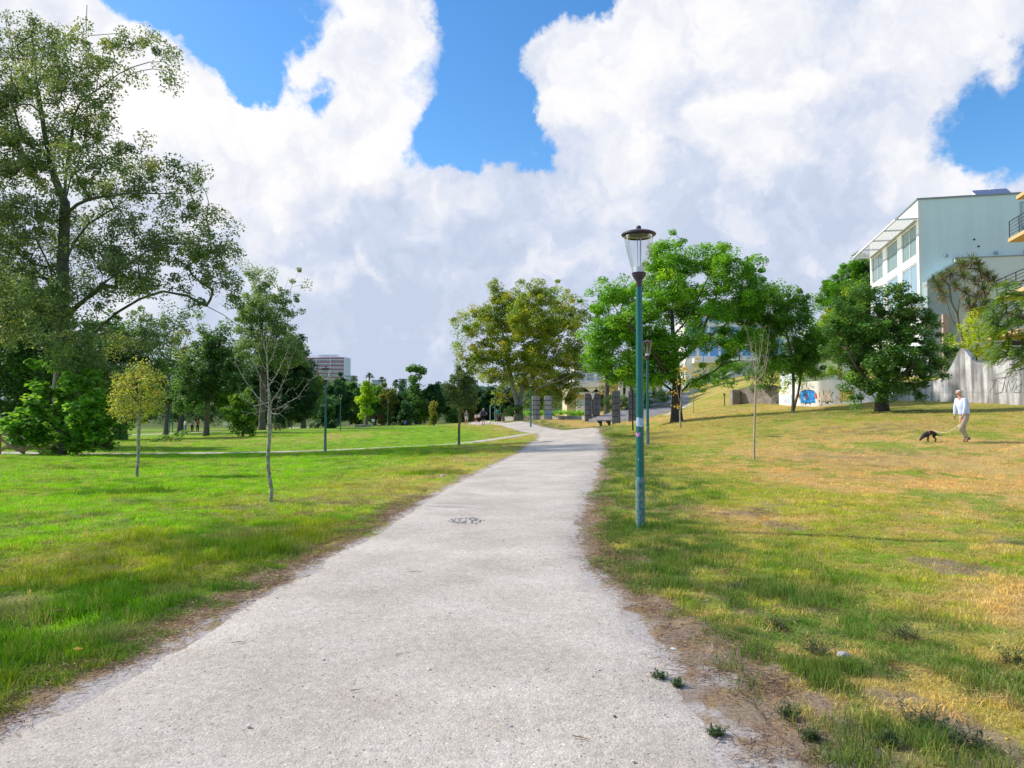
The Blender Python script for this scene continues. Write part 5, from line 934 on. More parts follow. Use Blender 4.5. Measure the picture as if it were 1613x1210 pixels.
def paint(parent, pts, nr, name, m, polys, off):
    """painted shapes given as closed outlines in photo pixels, laid on the wall as thin paint"""
    mb = MB()
    for poly in polys:
        # densify along x so that the paint follows the curve
        n = len(poly); c = (sum(p[0] for p in poly)/n, sum(p[1] for p in poly)/n); V = [on_wall(pts, nr, c[0], c[1], off)]; ring_ = []
        for (a, b) in zip(poly, poly[1:]+poly[:1]):
            for k in range(3): ring_.append(on_wall(pts, nr, a[0]+(b[0]-a[0])*k/3, a[1]+(b[1]-a[1])*k/3, off))
        V += ring_; m_ = len(ring_); mb.add(V, [(0, 1+k, 1+(k+1) % m_) for k in range(m_)])
    o = mb.build(name, m, None); o.parent = parent; o.location = -parent.location; return o
def stroke(p, w):
    """thick stroke along pixel points -> quads"""
    out = []
    for a, b in zip(p, p[1:]):
        dx, dy = b[0]-a[0], b[1]-a[1]; L = math.hypot(dx, dy)+1e-6; ux, uy = dx/L, dy/L; nx, ny = -uy*w/2, ux*w/2; e = w*.25
        out.append([(a[0]-ux*e+nx, a[1]-uy*e+ny), (b[0]+ux*e+nx, b[1]+uy*e+ny), (b[0]+ux*e-nx, b[1]+uy*e-ny), (a[0]-ux*e-nx, a[1]-uy*e-ny)])
    return out
PB_ = mat('blue_spray_paint', (.02, .16, .62), .7, .2, noise=(9, .9, (.03, .38, .80))); PK = mat('black_spray_paint', (.05, .035, .03), .7, .2, noise=(5, .6, (.16, .10, .07))); PC = mat('cream_spray_paint', (.86, .68, .55), .7, .2, noise=(6, .8, (.88, .80, .72)))
PR = mat('red_spray_paint', (.62, .08, .05), .7, .2); PY = mat('yellow_spray_paint', (.80, .50, .06), .7, .2, noise=(5, .9, (.82, .66, .22))); PGn = mat('green_spray_paint', (.12, .42, .14), .7, .2, noise=(6, .6, (.3, .5, .15))); PT = mat('turquoise_spray_paint', (.20, .62, .70), .7, .2); PL_ = mat('lilac_spray_paint', (.55, .42, .66), .7, .2); PLB_ = mat('pale_blue_spray_paint', (.10, .40, .80), .7, .2)
GX = lambda rx: 1220+rx/10.08; GY = lambda ry: 580+ry/10.08
def q(*a): return [(GX(x), GY(y)) for x, y in a]
paint(gw, gpts, gnr, 'blue_lettering', PK, [q((408,392),(450,352),(520,346),(590,345),(638,362),(642,560),(625,548),(575,556),(568,600),(560,562),(500,566),(488,590),(480,560),(420,560),(412,470))], .008)
BLU = [[(430,540),(432,380),(465,385),(462,450),(435,455),(470,545)], [(505,375),(480,400),(500,450),(515,500),(485,540)], [(530,360),(528,530),(555,535),(560,365)], [(580,540),(578,370),(612,500),(612,370)], [(635,380),(622,400),(622,540),(640,530)], [(430,500),(640,470)], [(430,415),(635,410)]]
paint(gw, gpts, gnr, 'blue_lettering', PB_, [s for l in BLU for s in stroke(q(*l), 3.3)], .012)
paint(gw, gpts, gnr, 'blue_lettering', PLB_, [s for st in ([(430,430),(432,385),(455,390)],[(500,385),(488,410)],[(545,370),(546,450)],[(590,400),(600,440)],[(625,395),(625,450)],[(440,520),(480,515)],[(560,520),(610,510)]) for s in stroke(q(*st), 1.0)], .016)
paint(gw, gpts, gnr, 'red_accent', PR, [q((500,400),(520,395),(524,480),(512,492)), q((645,395),(668,400),(680,470),(660,490),(648,450)), q((378,408),(392,400),(402,460),(392,480))], .020)
# the word in cream letters with dark outline
WORD = {'U': [[(695,380),(700,470),(730,500),(745,460),(742,370)], [(735,500),(732,580)]], 'H': [[(762,350),(768,520)], [(768,450),(790,440),(800,520)]], 'O': [[(815,370),(808,440),(812,510),(830,525),(842,480),(835,390),(815,370)]], 'K': [[(862,340),(868,520)], [(915,370),(872,440),(915,525)]]}
paint(gw, gpts, gnr, 'cream_lettering', PK, [s for st in WORD.values() for l in st for s in stroke([(GX(x+3), GY(y+5)) for x, y in l], 3.1)]+[q((700,500),(740,500),(728,612)), q((790,520),(860,520),(850,575),(835,545),(822,572),(808,540)), q((880,520),(925,500),(920,550),(895,545))], .008)
paint(gw, gpts, gnr, 'cream_lettering', PC, [s for st in WORD.values() for l in st for s in stroke(q(*l), 2.6)], .014)
WORD2 = [[(1070,350),(1045,352),(1040,400)], [(1068,345),(1060,450),(1050,530),(1035,470)], [(1100,340),(1096,500),(1125,500)], [(1098,420),(1122,415)], [(1145,350),(1140,520)], [(1145,360),(1175,390),(1170,430),(1148,450)], [(1195,360),(1188,510)], [(1205,380),(1240,360),(1255,520)], [(1205,450),(1245,445)], [(1205,380),(1200,500)]]
paint(gw, gpts, gnr, 'yellow_lettering', PGn, [s for l in WORD2 for s in stroke([(GX(x+6), GY(y+8)) for x, y in l], 3.4)], .008)
paint(gw, gpts, gnr, 'yellow_lettering', PY, [s for l in WORD2 for s in stroke(q(*l), 2.2)]+[q((1040,500),(1075,480),(1060,572))], .014)
paint(gw, gpts, gnr, 'pale_tag', PT, [s for st in ([(215,480),(235,560)],[(270,430),(290,560)],[(285,440),(280,500),(300,560)]) for s in stroke(q(*st), 2.0)], .010)
paint(gw, gpts, gnr, 'pale_tag', PL_, [s for st in ([(150,480),(170,560),(185,490)],[(190,500),(200,570)],[(350,470),(355,540)],[(965,560),(990,440),(1015,500)]) for s in stroke(q(*st), 1.0)], .012)
ZX = lambda rx: 1220+rx/4.104; ZY = lambda ry: 560+ry/4.104
scr = [[(1395,235),(1440,150),(1500,140),(1470,240),(1420,250)],[(1480,230),(1490,165),(1500,240),(1515,160),(1530,235)],[(1475,150),(1530,130),(1560,150),(1530,175)],[(1535,230),(1570,150),(1600,170),(1590,240),(1550,240),(1570,190)],[(1400,160),(1450,165),(1500,200)],[(1600,180),(1560,215),(1600,240)]]
paint(cw, cpts, cnr, 'scribble', mat('grey_spray_paint', (.10, .10, .13), .8, .1), [s for l in scr for s in stroke([(ZX(x), ZY(y)) for x, y in l], .5)], .012)
# horizontal pour lines of the concrete
paint(cw, cpts, cnr, 'pour_line', mat('pour_line', (.30, .29, .28), .9, .1), [stroke([(x, yy), (x+12, yy)], .35)[0] for yy in (618,) for x in range(1440, 1640, 12)], .006)
# rubble wall with end pier
rw, rpts, rnr = wall_curve('rubble_wall', 'rough brown rubble stone wall below the overhanging bushes', [(1164,60,637,613),(1175,59.6,637,610),(1188,59,637,606),(1200,58.4,637,606),(1226,57,636,610)], RUBBLE, th=.8, n=60)
pr0 = G(1158, 60); pr = MB(); w_ = .31
pr.box(-w_, w_, -.3, .5, -.5, P(0, 614, 60).z-pr0.z); pob = pr.build('end_pier', RUBBLE, rw, bevel=.03); pob.location = pr0-rw.location
# low stone wall under the plane tree
lw_, _, _ = wall_curve('low_stone_wall', 'low pale stone wall edging the bed under the plane tree', [(792,92,661,656),(806,90,661,655.5),(870,86,661,655.2),(925,75,660,655.5)], STONEW, th=.4, n=80, curve='none')
# ------------------------------------------------------------------ stone pillars
def pillar(px, Y, w, top_y, base_y, label, m, name='stone_pillar', extra=None, group='stone block pillars', dp=None, off=0):
    b = G(px, Y); ht = P(px, top_y, Y).z-b.z; wd = w/F*Y; root = empty(name, b, R(off), label, 'pillar', group); n = 5; dp = dp or wd
    for k in range(n):
        z0 = ht*k/n; g = .06; j = (.012*math.sin(k*7+px)) 
        MB().box(-wd/2+j, wd/2+j, -dp/2, dp/2, z0+g-(.2 if k == 0 else 0), ht*(k+1)/n).build('stone_block', m, root, bevel=.015)
    MB().box(-wd/2+.03, wd/2-.03, -dp/2+.03, dp/2-.03, -.2, ht-.03).build('core', BLACKM, root)
    return root, wd, ht
def tagpaint(root, wd, lines, m, w, dp, name='painted_mark'):
    mb = MB()
    for l in lines:
        for a, b in zip(l, l[1:]):
            dx, dz = b[0]-a[0], b[1]-a[1]; L = math.hypot(dx, dz)+1e-6; nx, nz = -dz/L*w/2, dx/L*w/2; y = -dp/2-.006
            mb.add([(a[0]+nx, y, a[1]+nz), (b[0]+nx, y, b[1]+nz), (b[0]-nx, y, b[1]-nz), (a[0]-nx, y, a[1]-nz)], [(0, 1, 2, 3)])
    mb.build(name, m, root)
r1, wd, ht = pillar(844.5, 73, 12, 624, 661, 'pale block pillar nearest the lamp at the path bend', STONEL)
tagpaint(r1, wd, [[(-.2,1.5),(-.2,1.8),(.0,1.5),(.0,1.8)],[(.1,1.5),(.1,1.8),(.22,1.8)],[(-.2,1.0),(-.1,1.2),(.05,1.0),(.2,1.25)],[(-.2,.5),(0,.75),(.2,.5)]], mat('faded_spray', (.2, .19, .2), .8, .1), .035, wd)
r2, wd, ht = pillar(863.5, 73, 12, 624, 661, 'pale block pillar marked with bright blue paint near its foot', STONEL)
tagpaint(r2, wd, [[(-.05,.95),(-.05,.45),(.15,.45),(.15,.6),(-.22,.6)],[(-.2,.72),(.2,.72),(.2,.85)],[(-.2,.35),(.0,.4),(.1,.3)]], PLB_, .07, wd)
r3, wd, ht = pillar(926.5, 70, 11, 620, 661, 'left one of the dark twin pillars that hold the stone wedge', STONEB)
r4, wd, ht = pillar(939, 70, 11, 620, 661, 'right one of the dark twin pillars that hold the stone wedge', STONEB)
wb = (r3.location+r4.location)/2; wz = P(0, 619, 70).z; s = 70/F
wr = empty('stone_wedge', (wb.x+.03, wb.y-.55, wz), 0, 'pale stone wedge pointing down between the dark twin pillars', 'stone'); MB().prism([(-3.1*s, 0, 0), (3.1*s, 0, 0), (0, 0, -11*s)], (0, .3, 0)).build('wedge', mat('pale_wedge', (.75, .70, .66), .9, .1), wr)
MB().box(-3.3*s, 3.3*s, -.02, .34, .002, .05).build('cap_slab', STONEL, wr)
pillar(970.5, 63, 11.5, 616, 664, 'grey block pillar standing alone left of the dark post', STONEB, off=-18)
pillar(996, 64, 11, 616, 663, 'grey block pillar partly hidden by the dark post and the near lamp', STONEB, off=-18)
# stone stand and litter bin by the far path
ps = G(793, 84); rt = empty('stone_stand', ps, 0, 'pale stone stand with flat slab top beside the far path', 'stand'); MB().box(-.16, .16, -.13, .13, -.1, .80).box(-.26, .26, -.22, .22, -.1, .07).build('column', STONEL, rt, bevel=.02); MB().box(-.34, .34, -.28, .28, .80, .92).build('slab', STONEL, rt, bevel=.02)
ps = G(786.5, 88); rt = empty('litter_bin', ps, 0, 'dark round litter bin between the lamp post and the stone stand', 'bin'); MB().lathe([(.20, 0), (.23, .05), (.24, .62), (.21, .64)], 16).build('drum', BLACKM, rt, smooth=True); MB().lathe([(.25, .66), (.255, .72), (.2, .75)], 16).build('rim', BLACKM, rt, smooth=True)
# bench
pb = G(951, 54); rt = empty('park_bench', pb, R(10), 'low backless dark bench on the grass left of the post', 'bench')
MB().box(-.55, .55, -.22, .22, .36, .42).build('seat', mat('bench_slab', (.10, .13, .12), .6, .3), rt, bevel=.01)
for sx in (-.28, .36): MB().prism([(sx-.16, -.17, .36), (sx+.10, -.17, .36), (sx+.10, -.17, -.05), (sx+.02, -.17, -.05), (sx-.02, -.17, .18), (sx-.16, -.17, .26)], (0, .34, 0)).build('leg', BLACKM, rt)
# ------------------------------------------------------------------ stairs up the slope
def stairs():
    m = mat('paving_stone', (.50, .47, .47), .9, .15, noise=(1.6, .8, (.34, .31, .32)), bump=(10, .4, .02)); mk = mat('kerb_stone', (.60, .58, .56), .9, .15, noise=(1.4, .6, (.42, .40, .39)))
    def flight(name, label, A, B, w0, w1, n, kerb):
        A = Vector(A); B = Vector(B); d = B-A; dh = Vector((d.x, d.y, 0)); u = dh.normalized(); v = Vector((u.y, -u.x, 0)); root = empty(name, A, 0, label, 'stairs')
        mb = MB()
        for k in range(n):
            f0, f1 = k/n, (k+1)/n; a = dh*f0; b = dh*1.0*f1+u*.02; z = d.z*(k+1)/n; hw0 = (w0+(w1-w0)*f0)/2; hw1 = (w0+(w1-w0)*f1)/2
            mb.prism([a-v*hw0+Vector((0, 0, z)), a+v*hw0+Vector((0, 0, z)), b+v*hw1+Vector((0, 0, z)), b-v*hw1+Vector((0, 0, z))], (0, 0, -1.6))
        mb.build('steps', m, root)
        for sg in kerb:
            k = MB(); a = v*sg*(w0/2+.16); b = dh+v*sg*(w1/2+.16); q = v*.16
            k.add([a-q+Vector((0, 0, -1)), a+q+Vector((0, 0, -1)), b+q+Vector((0, 0, d.z-1)), b-q+Vector((0, 0, d.z-1)), a-q+Vector((0, 0, .42)), a+q+Vector((0, 0, .42)), b+q+Vector((0, 0, d.z+.42)), b-q+Vector((0, 0, d.z+.42))], [(0, 3, 2, 1), (4, 5, 6, 7), (0, 1, 5, 4), (1, 2, 6, 5), (2, 3, 7, 6), (3, 0, 4, 7)])
            k.build('parapet', mk, root)
    flight('stairs', 'wide lower flight of pale stone stairs climbing right behind the pillars', P(985, 662, 66), P(1092, 621, 86), 7.0, 6.0, 26, (1,))
    lp = P(1110, 619, 88); o = MB().box(-3.4, 4.6, -2.4, 4, -1.2, .0).build('stair_landing', m); o.location = lp; tag(o, 'paved landing between the two flights of stairs', 'landing')
    MB().box(-2.4, 4.8, -2.75, -2.42, -1.2, .38).build('parapet', mk, o)
    flight('stairs', 'upper flight of pale stone stairs rising between hedge and rubble wall', P(1143, 613, 90), P(1180, 590, 101), 5.0, 4.4, 16, (-1,))
stairs()
# ------------------------------------------------------------------ pale blue house
def frame_box(mb, x0, x1, z0, z1, t, y0, y1, axis='x'):
    """rectangular frame in the plane; axis x: along X; axis y: along Y"""
    for (a0, a1, b0, b1) in ((x0, x1, z1-t, z1), (x0, x1, z0, z0+t), (x0, x0+t, z0+t, z1-t), (x1-t, x1, z0+t, z1-t)):
        if axis == 'x': mb.box(a0, a1, y0, y1, b0, b1)
        else: mb.box(y0, y1, a0, a1, b0, b1)
def pale_house():
    Yc = 55.0; th = R(-13); base = P(1453, 640, Yc); zt = P(1453, 315, Yc).z-base.z; root = empty('modern_house', base, th, 'modern pale blue and white house with slatted sunshade above the park', 'house')
    Dp = 14.8; bl = mat('pale_blue_render', (.75, .87, .86), .9, .15, noise=(.4, .5, (.69, .82, .82)), streak=((.62, .72, .71), 1.3, .25)); wh = mat('white_render', (.80, .80, .76), .85, .2); cr = mat('cream_render', (.80, .85, .78), .9, .15, noise=(.6, .4, (.72, .78, .72)))
    wdt = 16.0
    MB().box(.25, wdt, 0, Dp, -2, zt-.0).build('wall', bl, root)
    MB().box(-.1, wdt+.1, -.08, Dp+.1, zt+.002, zt+.12).build('roof', mat('roof_edge', (.28, .33, .37), .6, .3), root)
    # white left facade: piers and bands in front of glass; heights in the house frame
    def zz(py): return P(0, py, Yc).z-base.z
    fz = [zt, zz(343), zz(398), zz(407), zz(470)]
    MB().box(-.02, .248, -.02, .34, -2, zt-.003).build('corner_pier', wh, root)
    up0, up1 = zz(399), zz(347); lo1 = zz(410); lo0 = zz(478)
    MB().box(-.015, .246, .342, Dp, up1+.001, zt-.004).box(-.015, .246, .342, Dp, lo1+.001, up0-.001).box(-.015, .246, .342, Dp, lo0-2.5, lo0-.001).box(-.015, .246, .342, Dp, -2, lo0-5).build('facade_band', wh, root)
    W3 = [(.6, 4.5, 2), (5.7, 9.0, 1), (10.3, 14.2, 2)]; piers = [(.343, .6), (4.5, 5.7), (9.0, 10.3), (14.2, Dp)]
    for (a, b) in piers: MB().box(-.01, .244, a, b, lo0, lo1).box(-.01, .244, a, b, up0, up1).build('facade_pier', wh, root)
    for (z0, z1, pn) in ((up0, up1, PANE), (lo0, lo1, PANEH)):
        for (a, b, nn) in W3:
            w = MB(); frame_box(w, a+.01, b-.01, z0+.01, z1-.01, .09, .04, .16, 'y')
            if nn == 2: w.box(.05, .15, (a+b)/2-.05, (a+b)/2+.05, z0+.1, z1-.1)
            f = w.build('window', WHITEM, root); MB().box(.09, .11, a+.1, b-.1, z0+.1, z1-.1).build('pane', pn, f)
            MB().box(.17, .19, a+.15, a+(b-a)*.3, z0+.1, z1-.1).build('curtain', mat('curtain', (.7, .7, .68), .9, .1) if 'curtain' not in bpy.data.materials else bpy.data.materials['curtain'], f)
    # balcony rail in front of the lower windows
    rl = MB(); rl.bar((-.9, .2, lo0+1.0), (-.9, Dp-4, lo0+1.0), .03); 
    for k in range(8): rl.bar((-.9, .2+k*1.5, lo0), (-.9, .2+k*1.5, lo0+1.0), .025)
    for zq in (.25, .5, .75): rl.bar((-.9, .2, lo0+zq), (-.9, Dp-4, lo0+zq), .012)
    rl.build('railing', WHITEM, root); MB().box(-1.0, -.02, 0, Dp-3.8, lo0-.25, lo0-.02).build('balcony_slab', wh, root)
    # sunshade: frame with many slats
    zs = zz(343.5); sh = MB(); y1 = Dp-.4; sh.box(-1.62, -1.54, -.02, y1, zs-.08, zs+.04).box(-.12, -.03, .35, y1, zs-.08, zs+.02)
    for k in range(5): yk = (y1)*k/4; sh.box(-1.54, -.03, yk-.03, yk+.03, zs-.10, zs+.02)
    so = sh.build('sunshade', WHITEM, root); sl = MB()
    for k in range(11): x = -1.46+k*.128; sl.box(x, x+.02, .05, y1-.05, zs-.055, zs-.005)
    sl.build('slat', mat('slat_grey', (.34, .36, .38), .5, .4), so)['kind'] = 'stuff'
    # gable: windows, vents, wall lights
    def gx(px): return (px-1453)/F*Yc/math.cos(R(13))*1.0*(1+ (px-1453)*.0002)
    w = MB(); x0, x1, z0, z1 = gx(1589), gx(1589)+3.2, zz(378), zz(327); frame_box(w, x0, x1, z0, z1, .10, -.05, .0); f = w.build('window', mat('grey_frame', (.42, .48, .52), .6, .3), root); MB().box(x0+.1, x1-.1, -.03, -.01, z0+.1, z0+(z1-z0)*.28).build('pane', PANE, f); MB().box(x0+.1, x1-.1, -.035, -.004, z0+(z1-z0)*.28+.003, z1-.1).build('shutter', mat('shutter_blue', (.55, .64, .68), .7, .2), f)
    w = MB(); x0, x1, z0, z1 = gx(1589), gx(1609), zz(417), zz(400); frame_box(w, x0, x1, z0, z1, .13, -.07, .0); f = w.build('window', WHITEM, root); MB().box(x0+.13, x1-.13, -.03, -.01, z0+.13, z1-.13).build('pane', PANED, f)
    for (px, py) in ((1528.5, 381.5), (1534, 392.5)): MB().lathe([(.07, 0), (.07, .05)], 10).build('vent', BLACKM, root).matrix_local = Matrix.Translation((gx(px), -.002, zz(py)))@Matrix.Rotation(math.pi/2, 4, 'X')
    for (px, py) in ((1490, 405), (1556, 403.5)): MB().box(gx(px)-.13, gx(px)+.13, -.16, -.003, zz(py)-.1, zz(py)+.1).build('wall_light', mat('light_housing', (.35, .42, .52), .5, .4) if 'light_housing' not in bpy.data.materials else bpy.data.materials['light_housing'], root, bevel=.02)
    # cream lower volume standing proud of the gable, with a stepped glass edge
    MB().box(gx(1500), wdt+.5, -.35, -.004, -2, zz(417.5)+.3).build('lower_wall', cr, root); MB().box(gx(1500)-.05, wdt+.55, -.41, -.003, zz(417.5)+.302, zz(417.5)+.36).build('wall_cap', mat('cap_grey', (.35, .36, .36), .7, .2), root)
    MB().prism([(gx(1456), -1.2, zz(446)), (gx(1498), -1.2, zz(418)), (gx(1498), -1.2, zz(640)), (gx(1456), -1.2, zz(640))], (0, 1.19, 0)).build('stair_wall', mat('glass_grey', (.36, .46, .47), .25, .6), root)
    MB().box(gx(1474), gx(1482), -1.6, -1.205, zz(600), zz(500)).build('brick_panel', mat('brick_pink', (.60, .42, .36), .9, .1, noise=(2, .7, (.5, .33, .28))), root)
    # solar panels on the roof
    zb = zt+.22; sp = MB(); x0 = gx(1546); x1 = gx(1592)
    for (a, b) in ((x0, (x0+x1)/2-.04), ((x0+x1)/2+.04, x1)): sp.add([(a, 1.2, zb), (b, 1.2, zb), (b, 2.6, zb+.95), (a, 2.6, zb+.95), (a, 1.28, zb-.0), (b, 1.28, zb-.0), (b, 2.68, zb+.89), (a, 2.68, zb+.89)], [(0, 1, 2, 3), (4, 7, 6, 5), (0, 4, 5, 1), (1, 5, 6, 2), (2, 6, 7, 3), (3, 7, 4, 0)])
    so = sp.build('solar_panel', mat("solar_glass", (.03, .07, .20), .2, .8), root); MB().bar((x0, 2.66, zb-.3), (x0, 2.66, zb+.85), .03).bar((x1, 2.66, zb-.3), (x1, 2.66, zb+.85), .03).bar((x0, 1.25, zb-.3), (x0, 1.25, zb+.1), .03).bar((x1, 1.25, zb-.3), (x1, 1.25, zb+.1), .03).prism([(x0-.02, 1.2, zb), (x0-.02, 2.66, zb), (x0-.02, 2.66, zb+.90)], (-.04, 0, 0)).build('bracket', WHITEM, so)
pale_house()
# ------------------------------------------------------------------ apartment house with ochre balconies at the right edge
def balcony_house():
    Yq = 42.0; base = P(1676, 640, Yq); base.z = h(base.x, Yq); root = empty('apartment_house', base, R(-14), 'cream apartment house with ochre balcony slabs and dark railings at the right edge', 'building')
    wm = mat('cream_wall', (.72, .66, .52), .9, .15); oc = mat('ochre_slab', (.66, .47, .24), .85, .2, noise=(4, .5, (.52, .36, .17)))
    def zz(py, px=1600): return P(px, py, Yq).z-base.z
    MB().box(2.2, 12, .0, 3.2, -2, zz(250)).build('wall', wm, root); MB().box(2.0, 12.3, -.3, 3.4, zz(250), zz(242)).build('roof', oc, root)
    s = Yq/F
    for (pl, yb, yt, rail) in ((1594, 364, 342, 27), (1573, 462, 438, 24), (1560, 528, 505, 30), (1608, 293, 283, 0)):
        x0 = (pl-1640)*s; zb = zz(yb); th_ = .24
        slab = MB().box(x0, 2.198, -1.8, 2.6, zb, zb+th_).build('balcony_slab', oc, root, bevel=.02)
        if rail:
            r = MB(); zt_ = zb+th_+1.0
            for q in range(5):
                z = zb+th_+.2*(q+1); r.bar((x0+.05, -1.75, z), (2.15, -1.75, z), .018 if q < 4 else .03, n=6).bar((x0+.05, -1.75, z), (x0+.05, 2.5, z), .018 if q < 4 else .03, n=6)
            for q in range(4): r.bar((x0+.05, -1.75+q*1.4, zb+th_), (x0+.05, -1.75+q*1.4, zt_), .025, n=6)
            for q in range(3): r.bar((x0+.05+q*1.2, -1.75, zb+th_), (x0+.05+q*1.2, -1.75, zt_), .025, n=6)
            r.build('railing', BLACKM, slab)
        if rail:
            w = MB(); frame_box(w, 2.6, 4.6, zb+th_+.01, zb+th_+2.2, .08, -.04, -.002); f = w.build('window', WHITEM, root); MB().box(2.68, 4.52, -.03, -.01, zb+th_+.1, zb+th_+2.1).build('pane', PANE, f)
balcony_house()
# ------------------------------------------------------------------ white buildings in the centre behind the trees
def centre_building():
    Yq = 112.0; base = P(895, 650, Yq); base.z = h(base.x, Yq)-1; root = empty('terrace_building', base, 0, 'white building with balconies and dark window band behind the twin pillars', 'building'); s = Yq/F
    wh = mat('white_concrete', (.78, .77, .74), .85, .2); cr = mat('cream_panel', (.62, .55, .36), .85, .2); dk = mat('recess_dark', (.10, .08, .07), .8, .2)
    X = lambda px: (px-895)*s; Z = lambda py: P(0, py, Yq).z-base.z
    MB().box(X(893), X(960), 0, 10, -1, Z(610)).build('wall', cr, root); MB().box(X(893), X(960), -2.5, 8, Z(611), Z(603)).build('balcony_slab', wh, root); MB().box(X(893), X(957), -1.6, -.01, Z(622), Z(618.5)).build('ledge', wh, root)
    MB().box(X(905), X(960), .2, 10, Z(609), Z(545)).build('upper_wall', wh, root)
    for a, b, c, d in ((918, 928, 617, 611.5), (930, 943, 617, 611.5), (921, 931, 633, 624), (912, 920, 600, 588), (924, 936, 600, 588), (940, 953, 600, 588)):
        f = MB(); frame_box(f, X(a), X(b), Z(c), Z(d), .08, -.06 if c > 603 else .12, .0 if c > 603 else .2); f = f.build('window', WHITEM, root); MB().box(X(a)+.08, X(b)-.08, -.03 if c > 603 else .15, -.005 if c > 603 else .17, Z(c)+.08, Z(d)-.08).build('pane', PANED if c > 603 else PANE, f)
    r = MB(); r.bar((X(893), -2.4, Z(595.5)), (X(957), -2.4, Z(595.5)), .06, n=6)
    for k in range(40): x = X(893)+k*(X(957)-X(893))/39; r.bar((x, -2.4, Z(603)), (x, -2.4, Z(595.5)), .025, n=4)
    r.build('railing', STEEL, root); MB().box(X(906), X(922), -3.5, -3.4, Z(640), Z(630)).build('lower_railing', mat('pale_green_rail', (.45, .55, .52), .6, .3), root); MB().box(X(905), X(923), -3.9, -3.3, Z(650), Z(640)).build('lower_parapet', wh, root)
    MB().box(X(946), X(958), -.8, .0, Z(640), Z(611.2)).build('doorway', dk, root)
    for px in (929.5, 944.5): MB().prism([(X(px)-.15, -2.2, Z(618)), (X(px)+.15, -2.2, Z(618)), (X(px)+.9, -2.2, Z(611.1)), (X(px)-.9, -2.2, Z(611.1))], (0, 1, 0)).build('bracket', wh, root)
    # graffiti-covered low panel
    MB().box(X(946), X(966), -4.5, -4.2, Z(645), Z(626)).build('painted_panel', mat('grey_panel', (.28, .29, .34), .8, .2, noise=(1.2, 1, (.55, .55, .6))), root)
    b2 = P(965, 650, 106); b2.z = h(b2.x, 106)-1; rt = empty('colonnade_building', b2, 0, 'cream building with tall white columns right of the balcony building', 'building'); X2 = lambda px: (px-965)*106/F; Z2 = lambda py: P(0, py, 106).z-b2.z
    MB().box(X2(962), X2(1046), 1, 12, -1, Z2(592)).build('wall', mat('yellow_render', (.66, .52, .26), .9, .1, noise=(.4, .5, (.6, .5, .34))), rt); MB().box(X2(958), X2(1050), -.8, 12, Z2(596), Z2(588)).build('roof', wh, rt)
    for px in (978, 989, 1000, 1012, 1024, 1035): MB().box(X2(px)-.28, X2(px)+.28, -.3, .3, -1, Z2(596)-.002).build('column', wh, rt, bevel=.04)
    for px in (983.5, 994, 1006, 1018, 1030): f = MB(); frame_box(f, X2(px)-.36, X2(px)+.36, Z2(622), Z2(610), .06, .93, .998); f = f.build('window', WHITEM, rt); MB().box(X2(px)-.3, X2(px)+.3, .95, .98, Z2(622)+.06, Z2(610)-.06).build('pane', PANED, f)
    # glass-fronted building up the hill
    Yg = 125.0; b3 = P(1085, 600, Yg); b3.z = h(b3.x, Yg)-1; rt = empty('glass_building', b3, R(-6), 'white building with bands of blue glass seen through the spreading tree', 'building'); X3 = lambda px: (px-1085)*Yg/F; Z3 = lambda py: P(0, py, Yg).z-b3.z
    MB().box(X3(1080), X3(1235), 0, 14, -1, Z3(498)).build('wall', wh, rt)
    for (y0, y1, n) in ((562, 545, 9), (543, 535, 9), (527, 515, 9), (510, 500, 9)):
        for k in range(n):
            a = X3(1084+k*16.6); b = a+1.55; f = MB(); frame_box(f, a, b, Z3(y0), Z3(y1), .07, -.07, -.002); f = f.build('window', WHITEM, rt); MB().box(a+.07, b-.07, -.05, -.01, Z3(y0)+.07, Z3(y1)-.07).build('pane', PANEB, f)
    MB().prism([(X3(1078), -1, Z3(497.5)), (X3(1240), -1, Z3(497.5)), (X3(1222), -1, Z3(486)), (X3(1150), -1, Z3(482)), (X3(1090), -1, Z3(490))], (0, 16, 0)).build('roof', wh, rt)
    MB().box(X3(1090), X3(1180), -3, -.01, Z3(573), Z3(566)).build('ledge', wh, rt)
    # pale house end seen between creeper and round tree
    b4 = P(1285, 600, 62); b4.z = h(b4.x, 62); rt = empty('garden_house', b4, 0, 'small pale building glimpsed above the creeper on the graffiti wall', 'building'); MB().box(-1.5, 3.2, 0, 4, -1, P(0, 566, 62).z-b4.z).build('wall', mat('pale_render', (.62, .70, .70), .9, .1), rt); MB().box(-1.8, 3.5, -.3, 4.3, P(0, 566, 62).z-b4.z+.002, P(0, 566, 62).z-b4.z+.2).build('roof', wh, rt)
centre_building()
